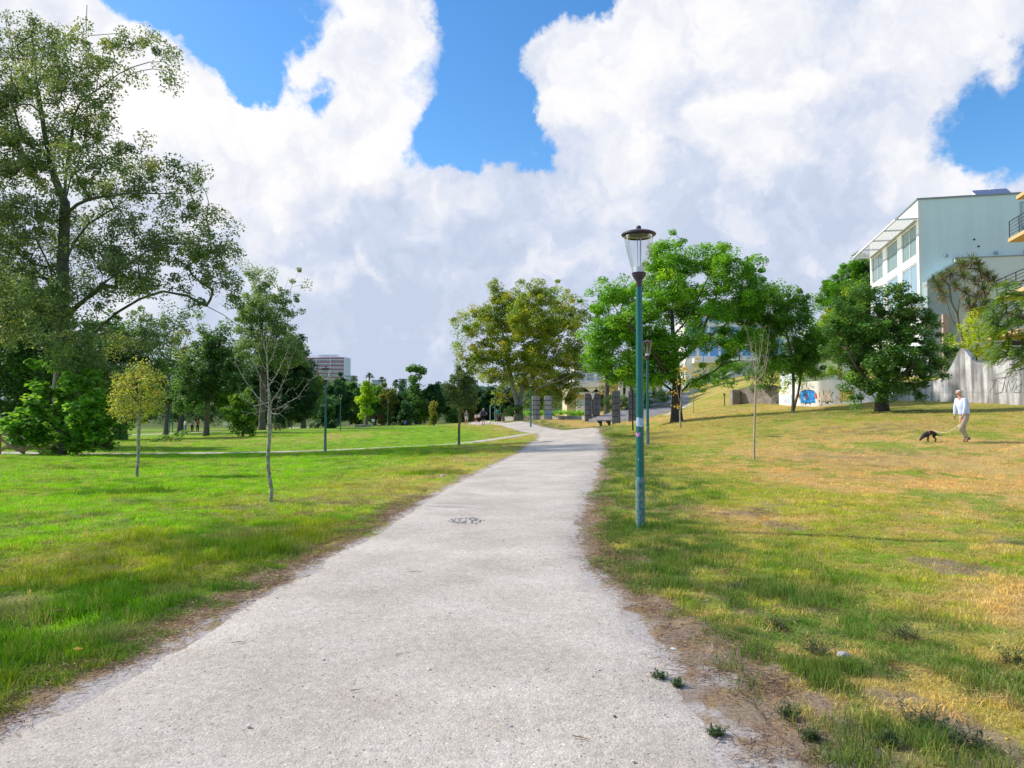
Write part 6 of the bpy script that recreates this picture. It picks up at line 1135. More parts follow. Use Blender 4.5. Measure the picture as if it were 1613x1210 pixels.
# ------------------------------------------------------------------ far tower block and buildings on the rise
def tower():
    Yq = 600.0; s = Yq/F; base = P(511, 660, Yq); base.z = -1.5; root = empty('tower_block', base, R(-8), 'long white tower block with red-brown balcony bands above the far trees', 'building'); Z = lambda py: P(0, py, Yq).z-base.z
    wh = mat('tower_white', (.88, .86, .88), .85, .2); rd = mat('tower_band', (.50, .19, .18), .85, .2); gl = mat('tower_recess', (.80, .79, .84), .6, .3)
    MB().box(-17, 16.5, 0, 14, 0, Z(563)).build('wall', gl, root); MB().box(-6, 8, 2, 12, Z(563)+.01, Z(558.5)).build('roof_house', wh, root)
    mb = MB()
    for k in range(22): mb.bar((-14+k*1.1+.5, 1, Z(563)), (-14+k*1.1+.5, 1, Z(559)), .12, n=4)
    mb.build('aerial', STEEL, root)
    for k in range(13):
        yy = 563.5+k*6.05
        if yy > 640: break
        MB().box(-17.4, 16.9, -1.4, .6, Z(yy+2.3), Z(yy)).build('balcony_band', rd, root); MB().box(-17.2, 16.7, -1.2, -.9, Z(yy+3.9), Z(yy+2.3)-.01).build('parapet', wh, root)
    for x in (-17.5, -7, 4.8, 16.6): MB().box(x, x+.5, -1.45, .7, 0, Z(563)-.1).build('party_wall', wh, root)
tower()
def farhouse(px, top, w, Y, label):
    b = P(px, 640, Y); zt = P(px, top, Y).z; b.z = zt-9; s = Y/F; root = empty('distant_building', b, 0, label, 'building'); MB().box(-w*s/2, w*s/2, 0, 9, -3, 9).build('wall', mat('far_white', (.75, .75, .73), .9, .1) if 'far_white' not in bpy.data.materials else bpy.data.materials['far_white'], root)
    MB().box(-w*s/2-.4, w*s/2+.4, -.5, 9.5, 9.002, 9.5).build('roof', mat('far_roof', (.5, .48, .47), .9, .1) if 'far_roof' not in bpy.data.materials else bpy.data.materials['far_roof'], root)
    for k in range(max(2, int(w/5))): x = -w*s/2+(k+.5)*w*s/max(2, int(w/5)); f = MB().box(x-.9, x+.9, -.08, -.002, 5, 7.4).build('window', PANED, root)
farhouse(550, 593, 14, 420, 'pale building peeping over the trees right of the tower block'); farhouse(592, 600, 12, 430, 'low pale building on the rise between two palms'); farhouse(633, 598, 9, 440, 'small white stepped building on the rise near the rightmost palm'); farhouse(764, 612, 16, 400, 'white building peeping between the round sapling and the plane tree')
# ------------------------------------------------------------------ bridge railings on the left
def rail(px0, px1, Y0, Y1, hgt, nbay, label, name='wooden_railing', posts=.11):
    a = G(px0, Y0); b = G(px1, Y1); root = empty(name, a, 0, label, 'railing'); d = b-a; zt = hgt
    for k in range(nbay+1): p = d*(k/nbay); p.z = h(a.x+p.x, a.y+p.y)-a.z; MB().box(p.x-posts/2, p.x+posts/2, p.y-posts/2, p.y+posts/2, p.z-.2, p.z+zt).build('post', WOOD, root)
    for k in range(nbay):
        p = d*(k/nbay); q_ = d*((k+1)/nbay); p.z = h(a.x+p.x, a.y+p.y)-a.z; q_.z = h(a.x+q_.x, a.y+q_.y)-a.z; e = Vector((0, -.07, 0)); m = MB()
        m.bar(p+e+Vector((0, 0, .08)), q_+e+Vector((0, 0, zt-.10)), .04, n=4).build('brace', WOOD, root); MB().bar(p+e*1.5+Vector((0, 0, zt-.10)), q_+e*1.5+Vector((0, 0, .08)), .04, n=4).build('brace', WOOD, root)
        MB().bar(p+Vector((0, 0, zt)), q_+Vector((0, 0, zt)), .045, n=4).build('handrail', WOOD, root)
rail(-75, 77, 36.2, 36.4, .98, 4, 'near railing of the small wooden footbridge at the left edge'); rail(-75, 70, 38.8, 38.8, .95, 4, 'far railing of the small wooden footbridge at the left edge')
dk = G(0, 37.5); o = MB().box(-2.6, 2.6, -1.1, 1.1, -.25, .06).build('bridge_deck', mat('pale_boards', (.55, .52, .50), .9, .1, noise=(3, .6, (.4, .37, .34)))); o.location = dk; tag(o, 'pale board deck of the footbridge behind the crossed railings', 'bridge deck')
rail(428, 442, 84, 84, .75, 2, 'small crossed wooden fence beside the pale trunk on the meadow', 'wooden_fence')
# far litter of the meadow: sign, low fence strip, trunk, skate ramp
p0 = G(588, 135); rt = empty('sign', p0, 0, 'small white sign on two posts in front of the dark red shrub', 'sign'); MB().box(-.28, .28, -.02, .02, .9, 1.4).build('panel', WHITEM, rt); MB().box(-.24, -.20, .022, .06, -.1, 1.4).box(.20, .24, .022, .06, -.1, 1.4).build('post', STEEL, rt)
p0 = G(355, 97); rt = empty('sign', p0, 0, 'white board on a post by the shaded path', 'sign'); MB().box(-.26, .26, -.02, .02, .75, 1.15).build('panel', WHITEM, rt); MB().box(-.03, .03, .022, .06, -.1, 1.1).build('post', STEEL, rt)
p0 = G(572, 124); rt = empty('low_wall', p0, 0, 'low scribbled concrete slab lying across the far meadow', 'low wall'); MB().box(-1.35, 1.35, -.15, .15, -.1, .42).build('slab', mat('scribbled_concrete', (.42, .40, .38), .9, .1, noise=(3, 1, (.16, .14, .14))), rt)
p0 = G(706, 155); rt = empty('ramp', p0, 0, 'small pale concrete ramp on the far meadow left of the walking men', 'ramp'); MB().prism([(-1.6, 0, -.1), (1.6, 0, -.1), (1.6, 0, .55), (.6, 0, .55), (-1.6, 0, 0)], (0, 2, 0)).build('slope', mat('ramp_concrete', (.5, .5, .5), .9, .1), rt); MB().bar((1.6, 0, .55), (1.6, 0, 1.0), .03).bar((.6, 0, .55), (.6, 0, 1.0), .03).bar((.6, 0, 1.0), (1.6, 0, 1.0), .03).build('railing', STEEL, rt)
p0 = G(772, 150); rt = empty('signpost', p0, 0, 'pale post with angled arm left of the far path', 'post'); MB().box(-.06, .06, -.06, .06, -.1, 3.1).build('shaft', WHITEM, rt); MB().bar((0, 0, 3.1), (.5, 0, 3.2), .06).build('arm', WHITEM, rt)
p0 = G(744, 190); rt = empty('parked_van', p0, 0, 'tiny white van parked beyond the walking couple', 'van')
MB().prism([(-2.1, 0, .35), (2.1, 0, .35), (2.1, 0, 1.1), (1.5, 0, 1.25), (1.0, 0, 1.9), (-2.0, 0, 1.95), (-2.1, 0, 1.0)], (0, 1.7, 0)).build('body', WHITEM, rt, bevel=.05); MB().prism([(-1.7, 0, 1.25), (1.2, 0, 1.25), (.85, 0, 1.75), (-1.7, 0, 1.8)], (0, -.01, 0)).build('window', PANED, rt)
for x in (-1.3, 1.3): MB().bar((x, -.03, .33), (x, .2, .33), .33, n=14).build('wheel', BLACKM, rt)
# drain of dark cobbles set in the path
dc = hit(736, 822.5); rt = empty('drain_cover', dc+Vector((0, 0, .019)), 0, 'rough dark oval of cobbles set flush in the gravel path', 'drain'); rr_ = np.random.default_rng(3); mb = MB()
for k in range(60):
    a = rr_.uniform(0, 6.28); q_ = math.sqrt(rr_.uniform(0, 1)); c = Vector((math.cos(a)*q_*.27, math.sin(a)*q_*.30, 0)); s_ = rr_.uniform(.010, .022)
    mb.prism([c+Vector((math.cos(t)*s_*rr_.uniform(.8, 1.3), math.sin(t)*s_*rr_.uniform(.8, 1.3), -.01)) for t in np.linspace(0, 6.28, 6)[:-1]], (0, 0, .014))
mb.build('cobbles', mat('dark_cobble', (.34, .32, .32), .8, .2, noise=(30, .6, (.4, .38, .38))), rt)
# a shallow hint of bare ring
# ------------------------------------------------------------------ litter, twigs and leaves lying about
def leaf_on(px, py, label, c, s=.035, rz=.4, cat='leaf', name='fallen_leaf', lift=.03):
    p = hit(px, py)+Vector((0, 0, lift)); m = MB().add([(-s, 0, .004), (-s*.3, s*.5, .010), (s*.6, s*.35, .004), (s, 0, .012), (s*.6, -s*.35, .002), (-s*.3, -s*.5, .006)], [(0, 1, 2, 3, 4, 5)]); o = m.build(name, c); o.location = p; o.rotation_euler = (.3, .2, rz); return tag(o, label, cat)
yl = mat('yellow_leaf', (.60, .33, .03), .6, .3); bl_ = mat('brown_leaf', (.26, .12, .05), .7, .2); wl_ = mat('white_scrap', (.8, .8, .78), .6, .3); gstone = mat('grey_stone', (.45, .44, .45), .9, .2, noise=(20, .5))
leaf_on(122, 1041, 'yellow leaf in the grass at the lower left', yl, .03, lift=.07); leaf_on(92, 978, 'orange-brown leaf in the dark grass above the yellow leaf', bl_, .03, 1.2, lift=.07); leaf_on(1590, 1185, 'orange leaf in the weeds at the lower right corner', yl, .02, 2, lift=.05)
leaf_on(932, 1019, 'white paper scrap on the gravel path', wl_, .02, .8, 'litter', 'paper_scrap', .025); leaf_on(1060, 1031, 'white flake on the stony margin right of the path', wl_, .022, .2, 'litter', 'paper_scrap', .03); leaf_on(1452, 690, 'white scrap on the dry lawn behind the dog', wl_, .05, .2, 'litter', 'paper_scrap', .08) if False else None
def stone(px, py, s, label, seed):
    r = np.random.default_rng(seed); bm = bmesh.new(); bmesh.ops.create_icosphere(bm, subdivisions=2, radius=s)
    for v in bm.verts: v.co = Vector((v.co.x*1.3, v.co.y, v.co.z*.7))*r.uniform(.88, 1.1)
    me = bpy.data.meshes.new('stone'); bm.to_mesh(me); bm.free(); me.materials.append(gstone); o = bpy.data.objects.new('stone', me); C.objects.link(o); o.location = hit(px, py)+Vector((0, 0, s*.4)); return tag(o, label, 'stone')
stone(1161, 969, .021, 'pale stone lying in the grass right of the path', 1); stone(1328, 1036, .035, 'grey stone between the dark weeds', 2); stone(698, 752, .06, 'pale stone beside the dark tufts left of the path', 3); stone(717, 728, .05, 'pale stone near the foot of the round sapling', 4)
def twig(px, py, L, label, rz, kink=.3):
    p = hit(px, py)+Vector((0, 0, .024)); d = Vector((math.cos(rz), math.sin(rz), 0))*L; n_ = Vector((-d.y, d.x, 0)); o = MB().bar(-d/2, n_*kink*.3, .0022, .0026, 5).bar(n_*kink*.3, d/2, .0026, .0014, 5).build('twig', bl_); o.location = p; return tag(o, label, 'twig')
twig(915, 1170, .09, 'thin brown twig on the path near the bottom of the picture', -.5); twig(560, 1095, .06, 'short brown twig on the path left of centre', .5); twig(375, 1018, .10, 'pale bent twig near the left edge of the path', .1, .8); twig(862, 1062, .05, 'small brown twig right of the path centre', .9); twig(628, 1037, .07, 'curved thin twig in the middle of the path', 1.0, .6); twig(655, 905, .12, 'faint twig beside the left edge of the path', 0, .5)
# ------------------------------------------------------------------ weeds in the right foreground
def weed(px, py, s, label, pal_, seed, nst=16, name='weed', spread=1.0):
    rng = np.random.default_rng(seed); b = hit(px, py); root = empty(name, b, 0, label, 'weed'); st = MB(); Vs = []; cs = []
    for k in range(nst):
        a = rng.uniform(0, 6.28); el = rng.uniform(.25, 1.2); L = s*rng.uniform(.5, 1); d = Vector((math.cos(a)*math.cos(el)*spread, math.sin(a)*math.cos(el)*spread, math.sin(el))); o0 = Vector((rng.normal(0, s*.25), rng.normal(0, s*.25), 0)); p1 = o0+d*L*.5; p2 = o0+d*L+Vector((0, 0, -L*.12)); st.bar(o0-Vector((0, 0, .02)), p1, .0022, .0018, 4, caps=False).bar(p1, p2, .0018, .0009, 4, caps=False)
        for q_ in range(13):
            f = rng.uniform(.15, 1); c = (o0+d*L*f); t = np.array(rng.normal(size=3)); t[2] = abs(t[2])*.6; t /= np.linalg.norm(t); l = rng.uniform(.012, .032); sd_ = np.cross(t, (0, 0, 1)); sd_ = sd_/(np.linalg.norm(sd_)+1e-6)*l*.16; c = np.array(c); Vs += [c, c+t*l*.5+sd_, c+t*l, c+t*l*.5-sd_]; cs.append(np.array(pal_)*rng.uniform(.6, 1.3)*rng.uniform(.9, 1.1, 3))
    mesh_np('foliage', np.array(Vs), np.arange(len(Vs)).reshape(-1, 4), LEAF, root, attr={'col': ('FACE', np.array(cs))}); st.build('stems', mat('weed_stem', (.13, .10, .06), .9, .1) if 'weed_stem' not in bpy.data.materials else bpy.data.materials['weed_stem'], root); return root
GW = (.055, .095, .045); GW2 = (.07, .13, .04)
for px, py, s, lb in ((1420,1008,.15,'dark feathery weed in the dry grass at the middle right'),(1290,1030,.14,'grey-green weed spreading left of the feathery one'),(1450,1145,.13,'bushy dark weed near the bottom right corner'),(1520,1175,.12,'low weed at the bottom right beside the bare patch'),(1400,1175,.10,'flat dark weed right of the stony margin'),(1602,1050,.14,'dark weed at the right edge of the picture'),
                    (1160,930,.11,'straggly dark weed between path margin and lawn'),(1040,870,.12,'dark weed just below the foot of the near lamp'),(1225,990,.10,'thin weed between the pale stone and the grey-green weed'),(1240,1130,.09,'small green weed on the stony margin'),(1275,1165,.08,'green rosette weed at the foot of the margin'),(1040,1070,.06,'tiny weed at the gravel edge'),(1068,1081,.05,'tiniest weed tuft on the gravel edge'),(1130,1160,.06,'lone low weed on the gravel near the bottom edge')):
    weed(px, py, s, lb, GW if s > .1 else GW2, int(px), nst=int(14+s*120))
# ------------------------------------------------------------------ people and dogs
def skin(name, verts, edges, radii, mat_, parent, sub=2, root_i=0, loc=None):
    """one continuous surface grown round a joint skeleton, then frozen to a mesh"""
    me = bpy.data.meshes.new(name); me.from_pydata([tuple(v) for v in verts], edges, []); o = bpy.data.objects.new(name, me); C.objects.link(o)
    o.modifiers.new('s', 'SKIN'); sv = me.skin_vertices[0].data
    for k, r in enumerate(radii): sv[k].radius = r if isinstance(r, tuple) else (r, r); sv[k].use_root = (k == root_i)
    s = o.modifiers.new('u', 'SUBSURF'); s.levels = sub; s.render_levels = sub
    dg = bpy.context.evaluated_depsgraph_get(); nm = bpy.data.meshes.new_from_object(o.evaluated_get(dg)); nm.name = name
    for md in list(o.modifiers): o.modifiers.remove(md)
    o.data = nm; nm.materials.clear(); nm.materials.append(mat_); nm.polygons.foreach_set('use_smooth', np.ones(len(nm.polygons), bool)); o.parent = parent
    bpy.data.meshes.remove(me)
    if loc is not None: o.location = loc
    return o
SKIN_ = mat('skin', (.52, .30, .21), .6, .3); HAIRG = mat('grey_hair', (.66, .65, .64), .8, .2, noise=(60, .6, (.38, .37, .35))); HAIRD = mat('dark_hair', (.05, .035, .025), .7, .3)
def cloth(name, c, c2=None): return bpy.data.materials.get(name) or mat(name, c, .9, .15, noise=(14, .4, c2 or tuple(v*.75 for v in c)), bump=(18, .5, .01))
SHOE = cloth('shoe_leather', (.30, .20, .12)); SHOED = cloth('dark_shoe', (.04, .04, .045)); SHOEW = cloth('pale_shoe', (.55, .5, .45))
def person(loc, rz, label, J, shirt, legs, hair, shoe, sleeve='long', legwear='long', Hh=1.72, girth=1.0, group=None, extra=None, fingers=True, haircap=1.0):
    """J: joint table in metres, figure faces +X, Z up.  keys: pelvis chest neck head, shL elL waL haL (and R), hipL knL anL toL (and R)"""
    root = empty('person', loc, rz, label, 'person', group); V = Vector
    J = {k: V(v) for k, v in J.items()}; g = girth; vs = []; ed = []; rd = []; ix = {}
    def add(k, p, r, par=None): ix[k] = len(vs); vs.append(V(p)); rd.append(r); (ed.append((ix[par], ix[k])) if par else None)
    pel, che, nek, hd = J['pelvis'], J['chest'], J['neck'], J['head']
    add('pel', pel, (.105*g, .125*g)); add('wai', pel.lerp(che, .5), (.105*g, .125*g), 'pel'); add('che', che, (.125*g, .165*g), 'wai'); add('up', che.lerp(nek, .6), (.09, .12), 'che'); add('nek', nek, .052, 'up'); add('jaw', nek.lerp(hd, .55), .058, 'nek'); add('skull', hd, (.092, .078), 'jaw'); add('crown', hd+(hd-nek).normalized()*.085, .062, 'skull')
    fw = V((1, 0, -.05)); add('nose', hd+fw*.098+V((0, 0, -.012)), .013, 'skull'); add('chin', nek.lerp(hd, .45)+fw*.055, .026, 'jaw')
    for s, sg in (('L', 1), ('R', -1)):
        add('ear'+s, hd+V((-.005, sg*.084, -.01)), .014, 'skull')
        add('sh'+s, J['sh'+s], .062*g, 'up'); add('el'+s, J['el'+s], .043, 'sh'+s); add('wa'+s, J['wa'+s], .028, 'el'+s)
        pal = (J['ha'+s]-J['wa'+s]); add('pm'+s, J['wa'+s]+pal*.45, (.034, .02), 'wa'+s)
        d = pal.normalized(); side = d.cross(V((0, 1, 0)) if abs(d.y) < .8 else V((1, 0, 0))).normalized()
        if fingers:
            for q in range(4):
                b0 = J['wa'+s]+pal*.8+side*(q-1.5)*.019; L = (.030, .036, .034, .026)[q]; b1 = b0+d*L+V((0, -sg*.012, 0)); b2 = b1+d*L*.7+V((0, -sg*.022, 0)); add('f%d%s' % (q, s), b0, .0095, 'pm'+s); add('g%d%s' % (q, s), b1, .0085, 'f%d%s' % (q, s)); add('h%d%s' % (q, s), b2, .007, 'g%d%s' % (q, s))
            t0 = J['wa'+s]+pal*.35+side*.034; add('t'+s, t0, .0115, 'pm'+s); add('u'+s, t0+d*.03+side*.018, .0095, 't'+s)
        else: add('hh'+s, J['ha'+s], .022, 'pm'+s)
        add('hip'+s, J['hip'+s], .085*g, 'pel'); add('kn'+s, J['kn'+s], .058, 'hip'+s); add('cf'+s, J['kn'+s].lerp(J['an'+s], .35), .055, 'kn'+s); add('an'+s, J['an'+s], .036, 'cf'+s); add('to'+s, J['to'+s], .030, 'an'+s)
    skin('body', vs, ed, rd, SKIN_, root)
    # face
    f = MB(); 
    for sg in (1, -1): f.lathe([(.001, 0), (.011, .004), (.001, .008)], 8, c=tuple(hd+fw*.083+V((0, sg*.030, .004))))
    f.build('eyes', HAIRD, root)
    # shirt
    ks = ['pel', 'wai', 'che', 'up']; V2 = [pel+V((0, 0, -.02)), vs[ix['wai']], che, vs[ix['up']]]; R2 = [(.140*g, .168*g), (.142*g, .165*g), (.145*g, .185*g), (.10, .13)]; E2 = [(0, 1), (1, 2), (2, 3)]
    V2.append(nek.lerp(vs[ix['up']], .45)); R2.append(.066); E2.append((3, 4))
    for s in 'LR':
        a = len(V2); sl = J['sh'+s].lerp(J['el'+s], .55); V2.append(J['sh'+s]); R2.append(.078*g); E2.append((3, a)); 
        if sleeve == 'long': V2 += [J['el'+s], J['wa'+s].lerp(J['el'+s], .08)]; R2 += [.060, .044]; E2 += [(a, a+1), (a+1, a+2)]
        else: V2 += [sl]; R2 += [.066]; E2 += [(a, a+1)]
    skin('shirt', V2, E2, R2, shirt, root)
    V3 = [pel+V((0, 0, .13)), pel+V((0, 0, .02)), pel+V((0, 0, -.07))]; R3 = [(.135*g, .158*g), (.142*g, .168*g), (.135*g, .165*g)]; E3 = [(0, 1), (1, 2)]
    for s in 'LR':
        a = len(V3); V3.append(J['hip'+s]); R3.append(.108*g); E3.append((2, a)); kn = J['kn'+s]
        if legwear == 'long': V3 += [kn, kn.lerp(J['an'+s], .5), J['an'+s]+V((0, 0, .01))]; R3 += [.083, .075, .066]; E3 += [(a, a+1), (a+1, a+2), (a+2, a+3)]
        else: V3 += [J['hip'+s].lerp(kn, .85)]; R3 += [.085]; E3 += [(a, a+1)]
    skin('trousers' if legwear == 'long' else 'shorts', V3, E3, R3, legs, root)
    for s in 'LR':
        an, to = J['an'+s], J['to'+s]; d = (to-an); hl = an+V((-d.x*.28, -d.y*.28, -.035)) if 'he'+s not in J else J['he'+s]
        skin('shoe', [an+V((0, 0, .0)), hl, an.lerp(to, .55)+V((0, 0, -.012)), to], [(0, 1), (0, 2), (2, 3)], [.050, .042, (.047, .042), (.040, .030)], shoe, root)
    up = (hd-nek).normalized()
    skin('hair', [hd+V((-.012, 0, .045)), hd+V((-.040, 0, .012)), hd+V((-.052, 0, -.040)), hd+V((.045, 0, .068))]+[hd+V((-.020, sg*.040, .02)) for sg in (1, -1)], [(0, 1), (1, 2), (0, 3), (0, 4), (0, 5)], [(.092*haircap, .090*haircap), .086, .066, .050, .066, .066], hair, root)
    return root
def stand_pose(stride=.12, Hh=1.72, arm=.1, lean=0.0, akimbo=False, bend=0.0):
    k = Hh/1.72; s = stride
    J = dict(pelvis=(0, 0, .93), chest=(lean*.6+.01, 0, 1.25), neck=(lean+.01, 0, 1.46), head=(lean+.035, 0, 1.60), shL=(lean*.9, .18, 1.40), shR=(lean*.9, -.18, 1.40), elL=(lean*.9-arm*.6-.02, .23, 1.13), elR=(lean*.9+arm*.6, -.23, 1.13), waL=(-arm+.02, .24, .89), waR=(arm+.10, -.24, .91), haL=(-arm+.04, .24, .79), haR=(arm+.13, -.24, .82),
             hipL=(0, .095, .88), hipR=(0, -.095, .88), knL=(s*.65+.03, .10, .48), knR=(-s*.35+.03, -.10, .48), anL=(s, .10, .085), anR=(-s, -.10, .10), toL=(s+.16, .11, .03), toR=(-s+.14, -.11, .03))
    if akimbo: J.update(elL=(-.05, .36, 1.15), elR=(-.05, -.36, 1.15), waL=(.05, .20, 1.02), waR=(.05, -.20, 1.02), haL=(.10, .15, 1.0), haR=(.10, -.15, 1.0))
    return {a: tuple(q*k for q in v) for a, v in J.items()}
# the man walking his dog on the right lawn (seen from his left and a little from behind; he faces left)
pm = hit(1521, 698); k = 0.01985
def jm(rx, ry, d): return ((1045-rx)/10.08*.0198, d, max(.03, (988-ry)/10.08*.0198))
JM = dict(pelvis=jm(1030, 560, 0), chest=jm(1022, 400, 0), neck=jm(965, 262, 0), head=jm(940, 188, 0), shL=jm(985, 300, .17), shR=jm(985, 300, -.17), elL=jm(950, 430, .22), elR=jm(965, 430, -.22), waL=jm(928, 545, .20), waR=jm(960, 550, -.22), haL=jm(900, 600, .19), haR=jm(945, 595, -.22),
          hipL=jm(1020, 600, .085), hipR=jm(1045, 600, -.085), knL=jm(908, 745, .10), knR=jm(1040, 770, -.09), anL=jm(1035, 905, .10), anR=jm(1085, 925, -.09), toL=jm(1000, 975, .12), toR=jm(1040, 975, -.10), heL=jm(1085, 930, .10), heR=jm(1105, 960, -.09))
man = person(pm, R(180+10), 'grey-haired man in pale blue shirt and beige trousers walking a small dog', JM, cloth('pale_blue_cotton', (.62, .68, .88), (.50, .58, .84)), cloth('beige_cotton', (.46, .40, .29), (.34, .30, .21)), HAIRG, SHOE, girth=1.12, haircap=1.05)
MB().lathe([(.150, 0), (.152, .035)], 20, c=(JM['pelvis'][0], 0, JM['pelvis'][2]+.03), caps=False).build('belt', cloth('belt_leather', (.12, .06, .03)), man).scale = (1.0, 1.0, 1)
# small dog sniffing
dgp = hit(1466, 696.5); dgp.z = h(dgp.x, dgp.y)+.0
BLK = mat('black_fur', (.018, .015, .014), .6, .4, noise=(20, .5, (.06, .045, .035)), bump=(60, .5, .005)); TAN = mat('tan_fur', (.30, .17, .09), .8, .2)
def dog(loc, rz, label, s, fur, down=True, name='dog', legc=None):
    root = empty(name, loc, rz, label, 'dog'); V = Vector
    hd = (.325, 0, .13) if down else (.27, 0, .40); nk = (.24, 0, .22) if down else (.22, 0, .33); mz = (.37, 0, .075) if down else (.36, 0, .37)
    vs = [(-.14, 0, .315), (-.02, 0, .325), (.10, 0, .29), nk, hd, mz, (.395, 0, .05) if down else (.40, 0, .36), (-.20, 0, .27), (-.28, 0, .215), (-.37, 0, .21), (-.44, 0, .235)]
    rd = [.088, .082, .092, .066, .062, .034, .020, .030, .015, .011, .007]; ed = [(0, 1), (1, 2), (2, 3), (3, 4), (4, 5), (5, 6), (0, 7), (7, 8), (8, 9), (9, 10)]
    for sg in (1, -1):
        b = len(vs); vs += [(-.15, sg*.050, .24), (-.10+sg*.03, sg*.058, .17), (-.19+sg*.03, sg*.058, .095), (-.165+sg*.035, sg*.058, .02), (-.13+sg*.035, sg*.058, .012)]; rd += [.046, .030, .014, .013, .014]; ed += [(0, b), (b, b+1), (b+1, b+2), (b+2, b+3), (b+3, b+4)]
        b = len(vs); vs += [(.11, sg*.050, .22), (.085+sg*.04, sg*.052, .14), (.10+sg*.06, sg*.052, .075), (.095+sg*.07, sg*.052, .02), (.125+sg*.07, sg*.052, .010)]; rd += [.036, .022, .014, .012, .014]; ed += [(2, b), (b, b+1), (b+1, b+2), (b+2, b+3), (b+3, b+4)]
        b = len(vs); hx, hy, hz = hd; vs += [(hx-.04, sg*.038, hz+.035), (hx-.055, sg*.085, hz+.095)]; rd += [.026, .010]; ed += [(4, b), (b, b+1)]
    skin('body', [V(v)*s for v in vs], ed, [r*s for r in rd], fur, root); return root
dg = dog(dgp, R(180+8), 'small black and tan dog sniffing the grass on a lead', 1.0, BLK)
MB().bar((.16, .055, .36), (-.06, .085, .27), .008).bar((.16, .055, .36), (.17, -.06, .34), .008).lathe([(.084, -.006), (.084, .006)], 18, c=(0, 0, 0), caps=False).build('harness', cloth('pink_webbing', (.62, .30, .28)), dg) if False else None
hn = MB()
for x0 in (.10, -.06):
    for t in range(16):
        a0, a1 = t*math.pi/8, (t+1)*math.pi/8; cz = .29 if x0 > 0 else .322; rr0 = .086 if x0 > 0 else .077; hn.bar((x0, math.sin(a0)*rr0, cz+math.cos(a0)*rr0), (x0, math.sin(a1)*rr0, cz+math.cos(a1)*rr0), .006, n=5)
hn.bar((.10, .055, .355), (-.06, .05, .38), .006, n=5).build('harness', cloth('pink_webbing', (.62, .30, .28)), dg)
# lead: orange grip, pale line
gr = man.matrix_basis@Vector(JM['haL']) if False else Matrix.Translation(pm)@Matrix.Rotation(R(190), 4, 'Z')@Vector(JM['haL']); att = Matrix.Translation(dgp)@Matrix.Rotation(R(188), 4, 'Z')@Vector((-.05, 0, .40)); ld = empty('dog_lead', gr, 0, 'dog lead with orange grip and slack pale line between man and dog', 'lead'); g2 = gr+Vector((-.075, .0, -.17))
MB().bar(Vector((.02, 0, .03)), g2-gr, .017, .013, 8).build('grip', cloth('orange_webbing', (.85, .16, .04)), ld); mb = MB(); prev = g2
for q in range(1, 21):
    f = q/20; p = g2.lerp(att, f)+Vector((0, 0, -.20*math.sin(math.pi*f)*(1-.25*f))); mb.bar(prev-gr, p-gr, .0075, n=5); prev = p
mb.build('line', cloth('pale_rope', (.78, .74, .50)), ld)
# far walkers
def walker(px, Y, hgt, rz, label, shirt, legs, hair=HAIRD, shoe=SHOED, sl='short', lw='short', pose=None, girth=1.0, group=None):
    b = G(px, Y); b.z += .02; return person(b, R(rz), label, pose or stand_pose(.14, hgt), shirt, legs, hair, shoe, sl, lw, Hh=hgt, girth=girth, fingers=False, group=group)
m1 = walker(735, 91, 1.78, -85, 'man in open grey jacket, white shirt and shorts walking towards the camera on the path', cloth('grey_jacket', (.20, .22, .19)), cloth('white_shorts', (.66, .64, .60)), HAIRG, SHOED, 'long', 'short', girth=1.12)
jf = MB(); jf.box(.15, .172, -.055, .055, .95, 1.44).build('shirt_front', cloth('white_cotton', (.8, .8, .8)), m1)
walker(761.5, 77, 1.80, 92, 'man in navy shirt and black shorts walking away with hands on hips', cloth('navy_cotton', (.05, .06, .12)), cloth('black_cotton', (.012, .012, .014)), HAIRG, SHOED, 'short', 'short', stand_pose(.10, 1.80, akimbo=True), 1.12)
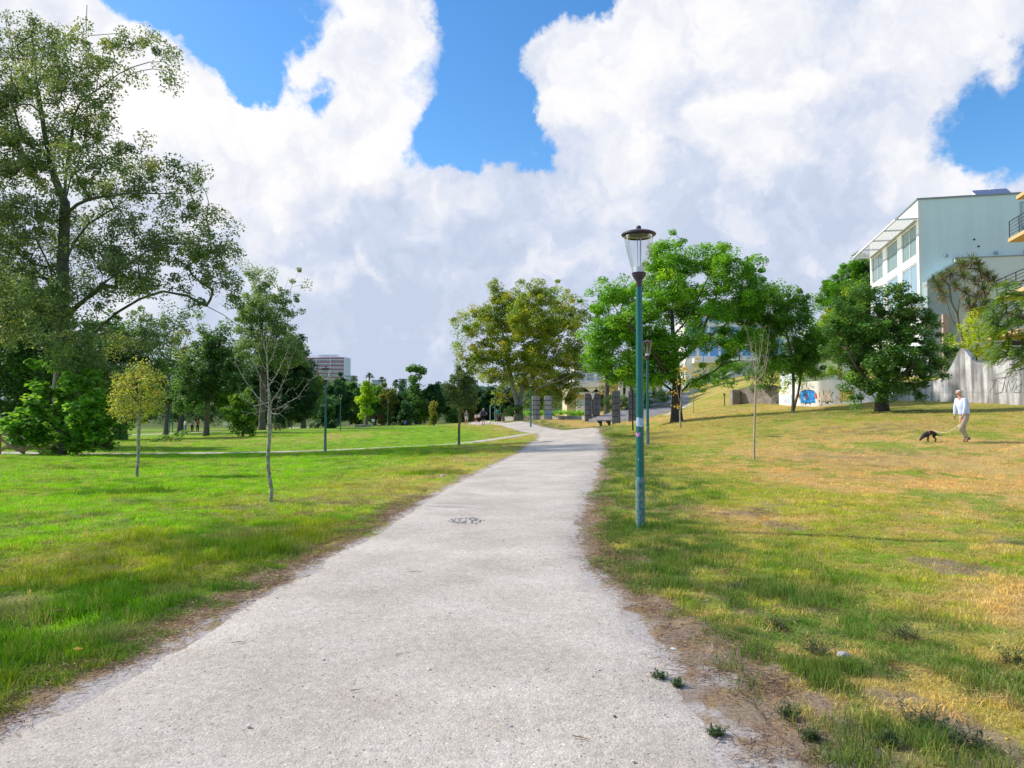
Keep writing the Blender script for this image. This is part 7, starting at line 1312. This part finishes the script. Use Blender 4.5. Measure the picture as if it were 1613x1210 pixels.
walker(749.5, 128, 1.62, -88, 'woman in white top and dark red skirt walking beside the woman in black trousers', cloth('white_cotton', (.8, .8, .8)), cloth('red_cotton', (.45, .03, .04)), HAIRD, SHOED, 'short', 'short')
walker(754.4, 127, 1.66, -92, 'woman in white top and black trousers on the far path', cloth('white_cotton', (.8, .8, .8)), cloth('black_cotton', (.012, .012, .014)), HAIRD, SHOED, 'short', 'long')
walker(782, 88, 1.68, 80, 'person in turquoise top beside the litter bin', cloth('turquoise_cotton', (.04, .45, .48)), cloth('brown_cotton', (.25, .17, .12)), HAIRD, SHOED, 'short', 'long')
dog(G(771, 78)+Vector((0, 0, .02)), R(120), 'small cream dog following the man in black shorts', .95, mat('cream_fur', (.72, .62, .48), .9, .1), False)
walker(292.5, 96, 1.72, 40, 'person in white and blue standing on the shaded path left of the others', cloth('white_cotton', (.8, .8, .8)), cloth('denim', (.12, .18, .32)), HAIRD, SHOED, 'short', 'long')
walker(303.5, 99, 1.74, -70, 'person in grey-blue top and black trousers, middle of the three by the shaded path', cloth('grey_blue_cotton', (.25, .28, .36)), cloth('black_cotton', (.012, .012, .014)), HAIRD, SHOED, 'short', 'long')
walker(312, 101, 1.70, 110, 'person in dark red top, right one of the three by the shaded path', cloth('dark_red_cotton', (.28, .05, .05)), cloth('black_cotton', (.012, .012, .014)), HAIRD, SHOED, 'short', 'long')
pc = stand_pose(.08, 1.7); pc.update(pelvis=(0, 0, .28), chest=(.12, 0, .58), neck=(.18, 0, .76), head=(.22, 0, .89), shL=(.15, .17, .70), shR=(.15, -.17, .70), elL=(.28, .2, .50), elR=(.28, -.2, .50), waL=(.42, .15, .48), waR=(.42, -.15, .48), haL=(.50, .12, .46), haR=(.50, -.12, .46), hipL=(.02, .09, .24), hipR=(.02, -.09, .24), knL=(.36, .12, .44), knR=(.36, -.12, .40), anL=(.22, .12, .08), anR=(.24, -.12, .08), toL=(.38, .12, .03), toR=(.40, -.12, .03))
walker(638.5, 140, 1.7, -40, 'person in bright blue crouching on the far meadow', cloth('bright_blue_cotton', (.03, .10, .62)), cloth('navy_cotton', (.05, .06, .12)), HAIRD, SHOED, 'long', 'long', pc)
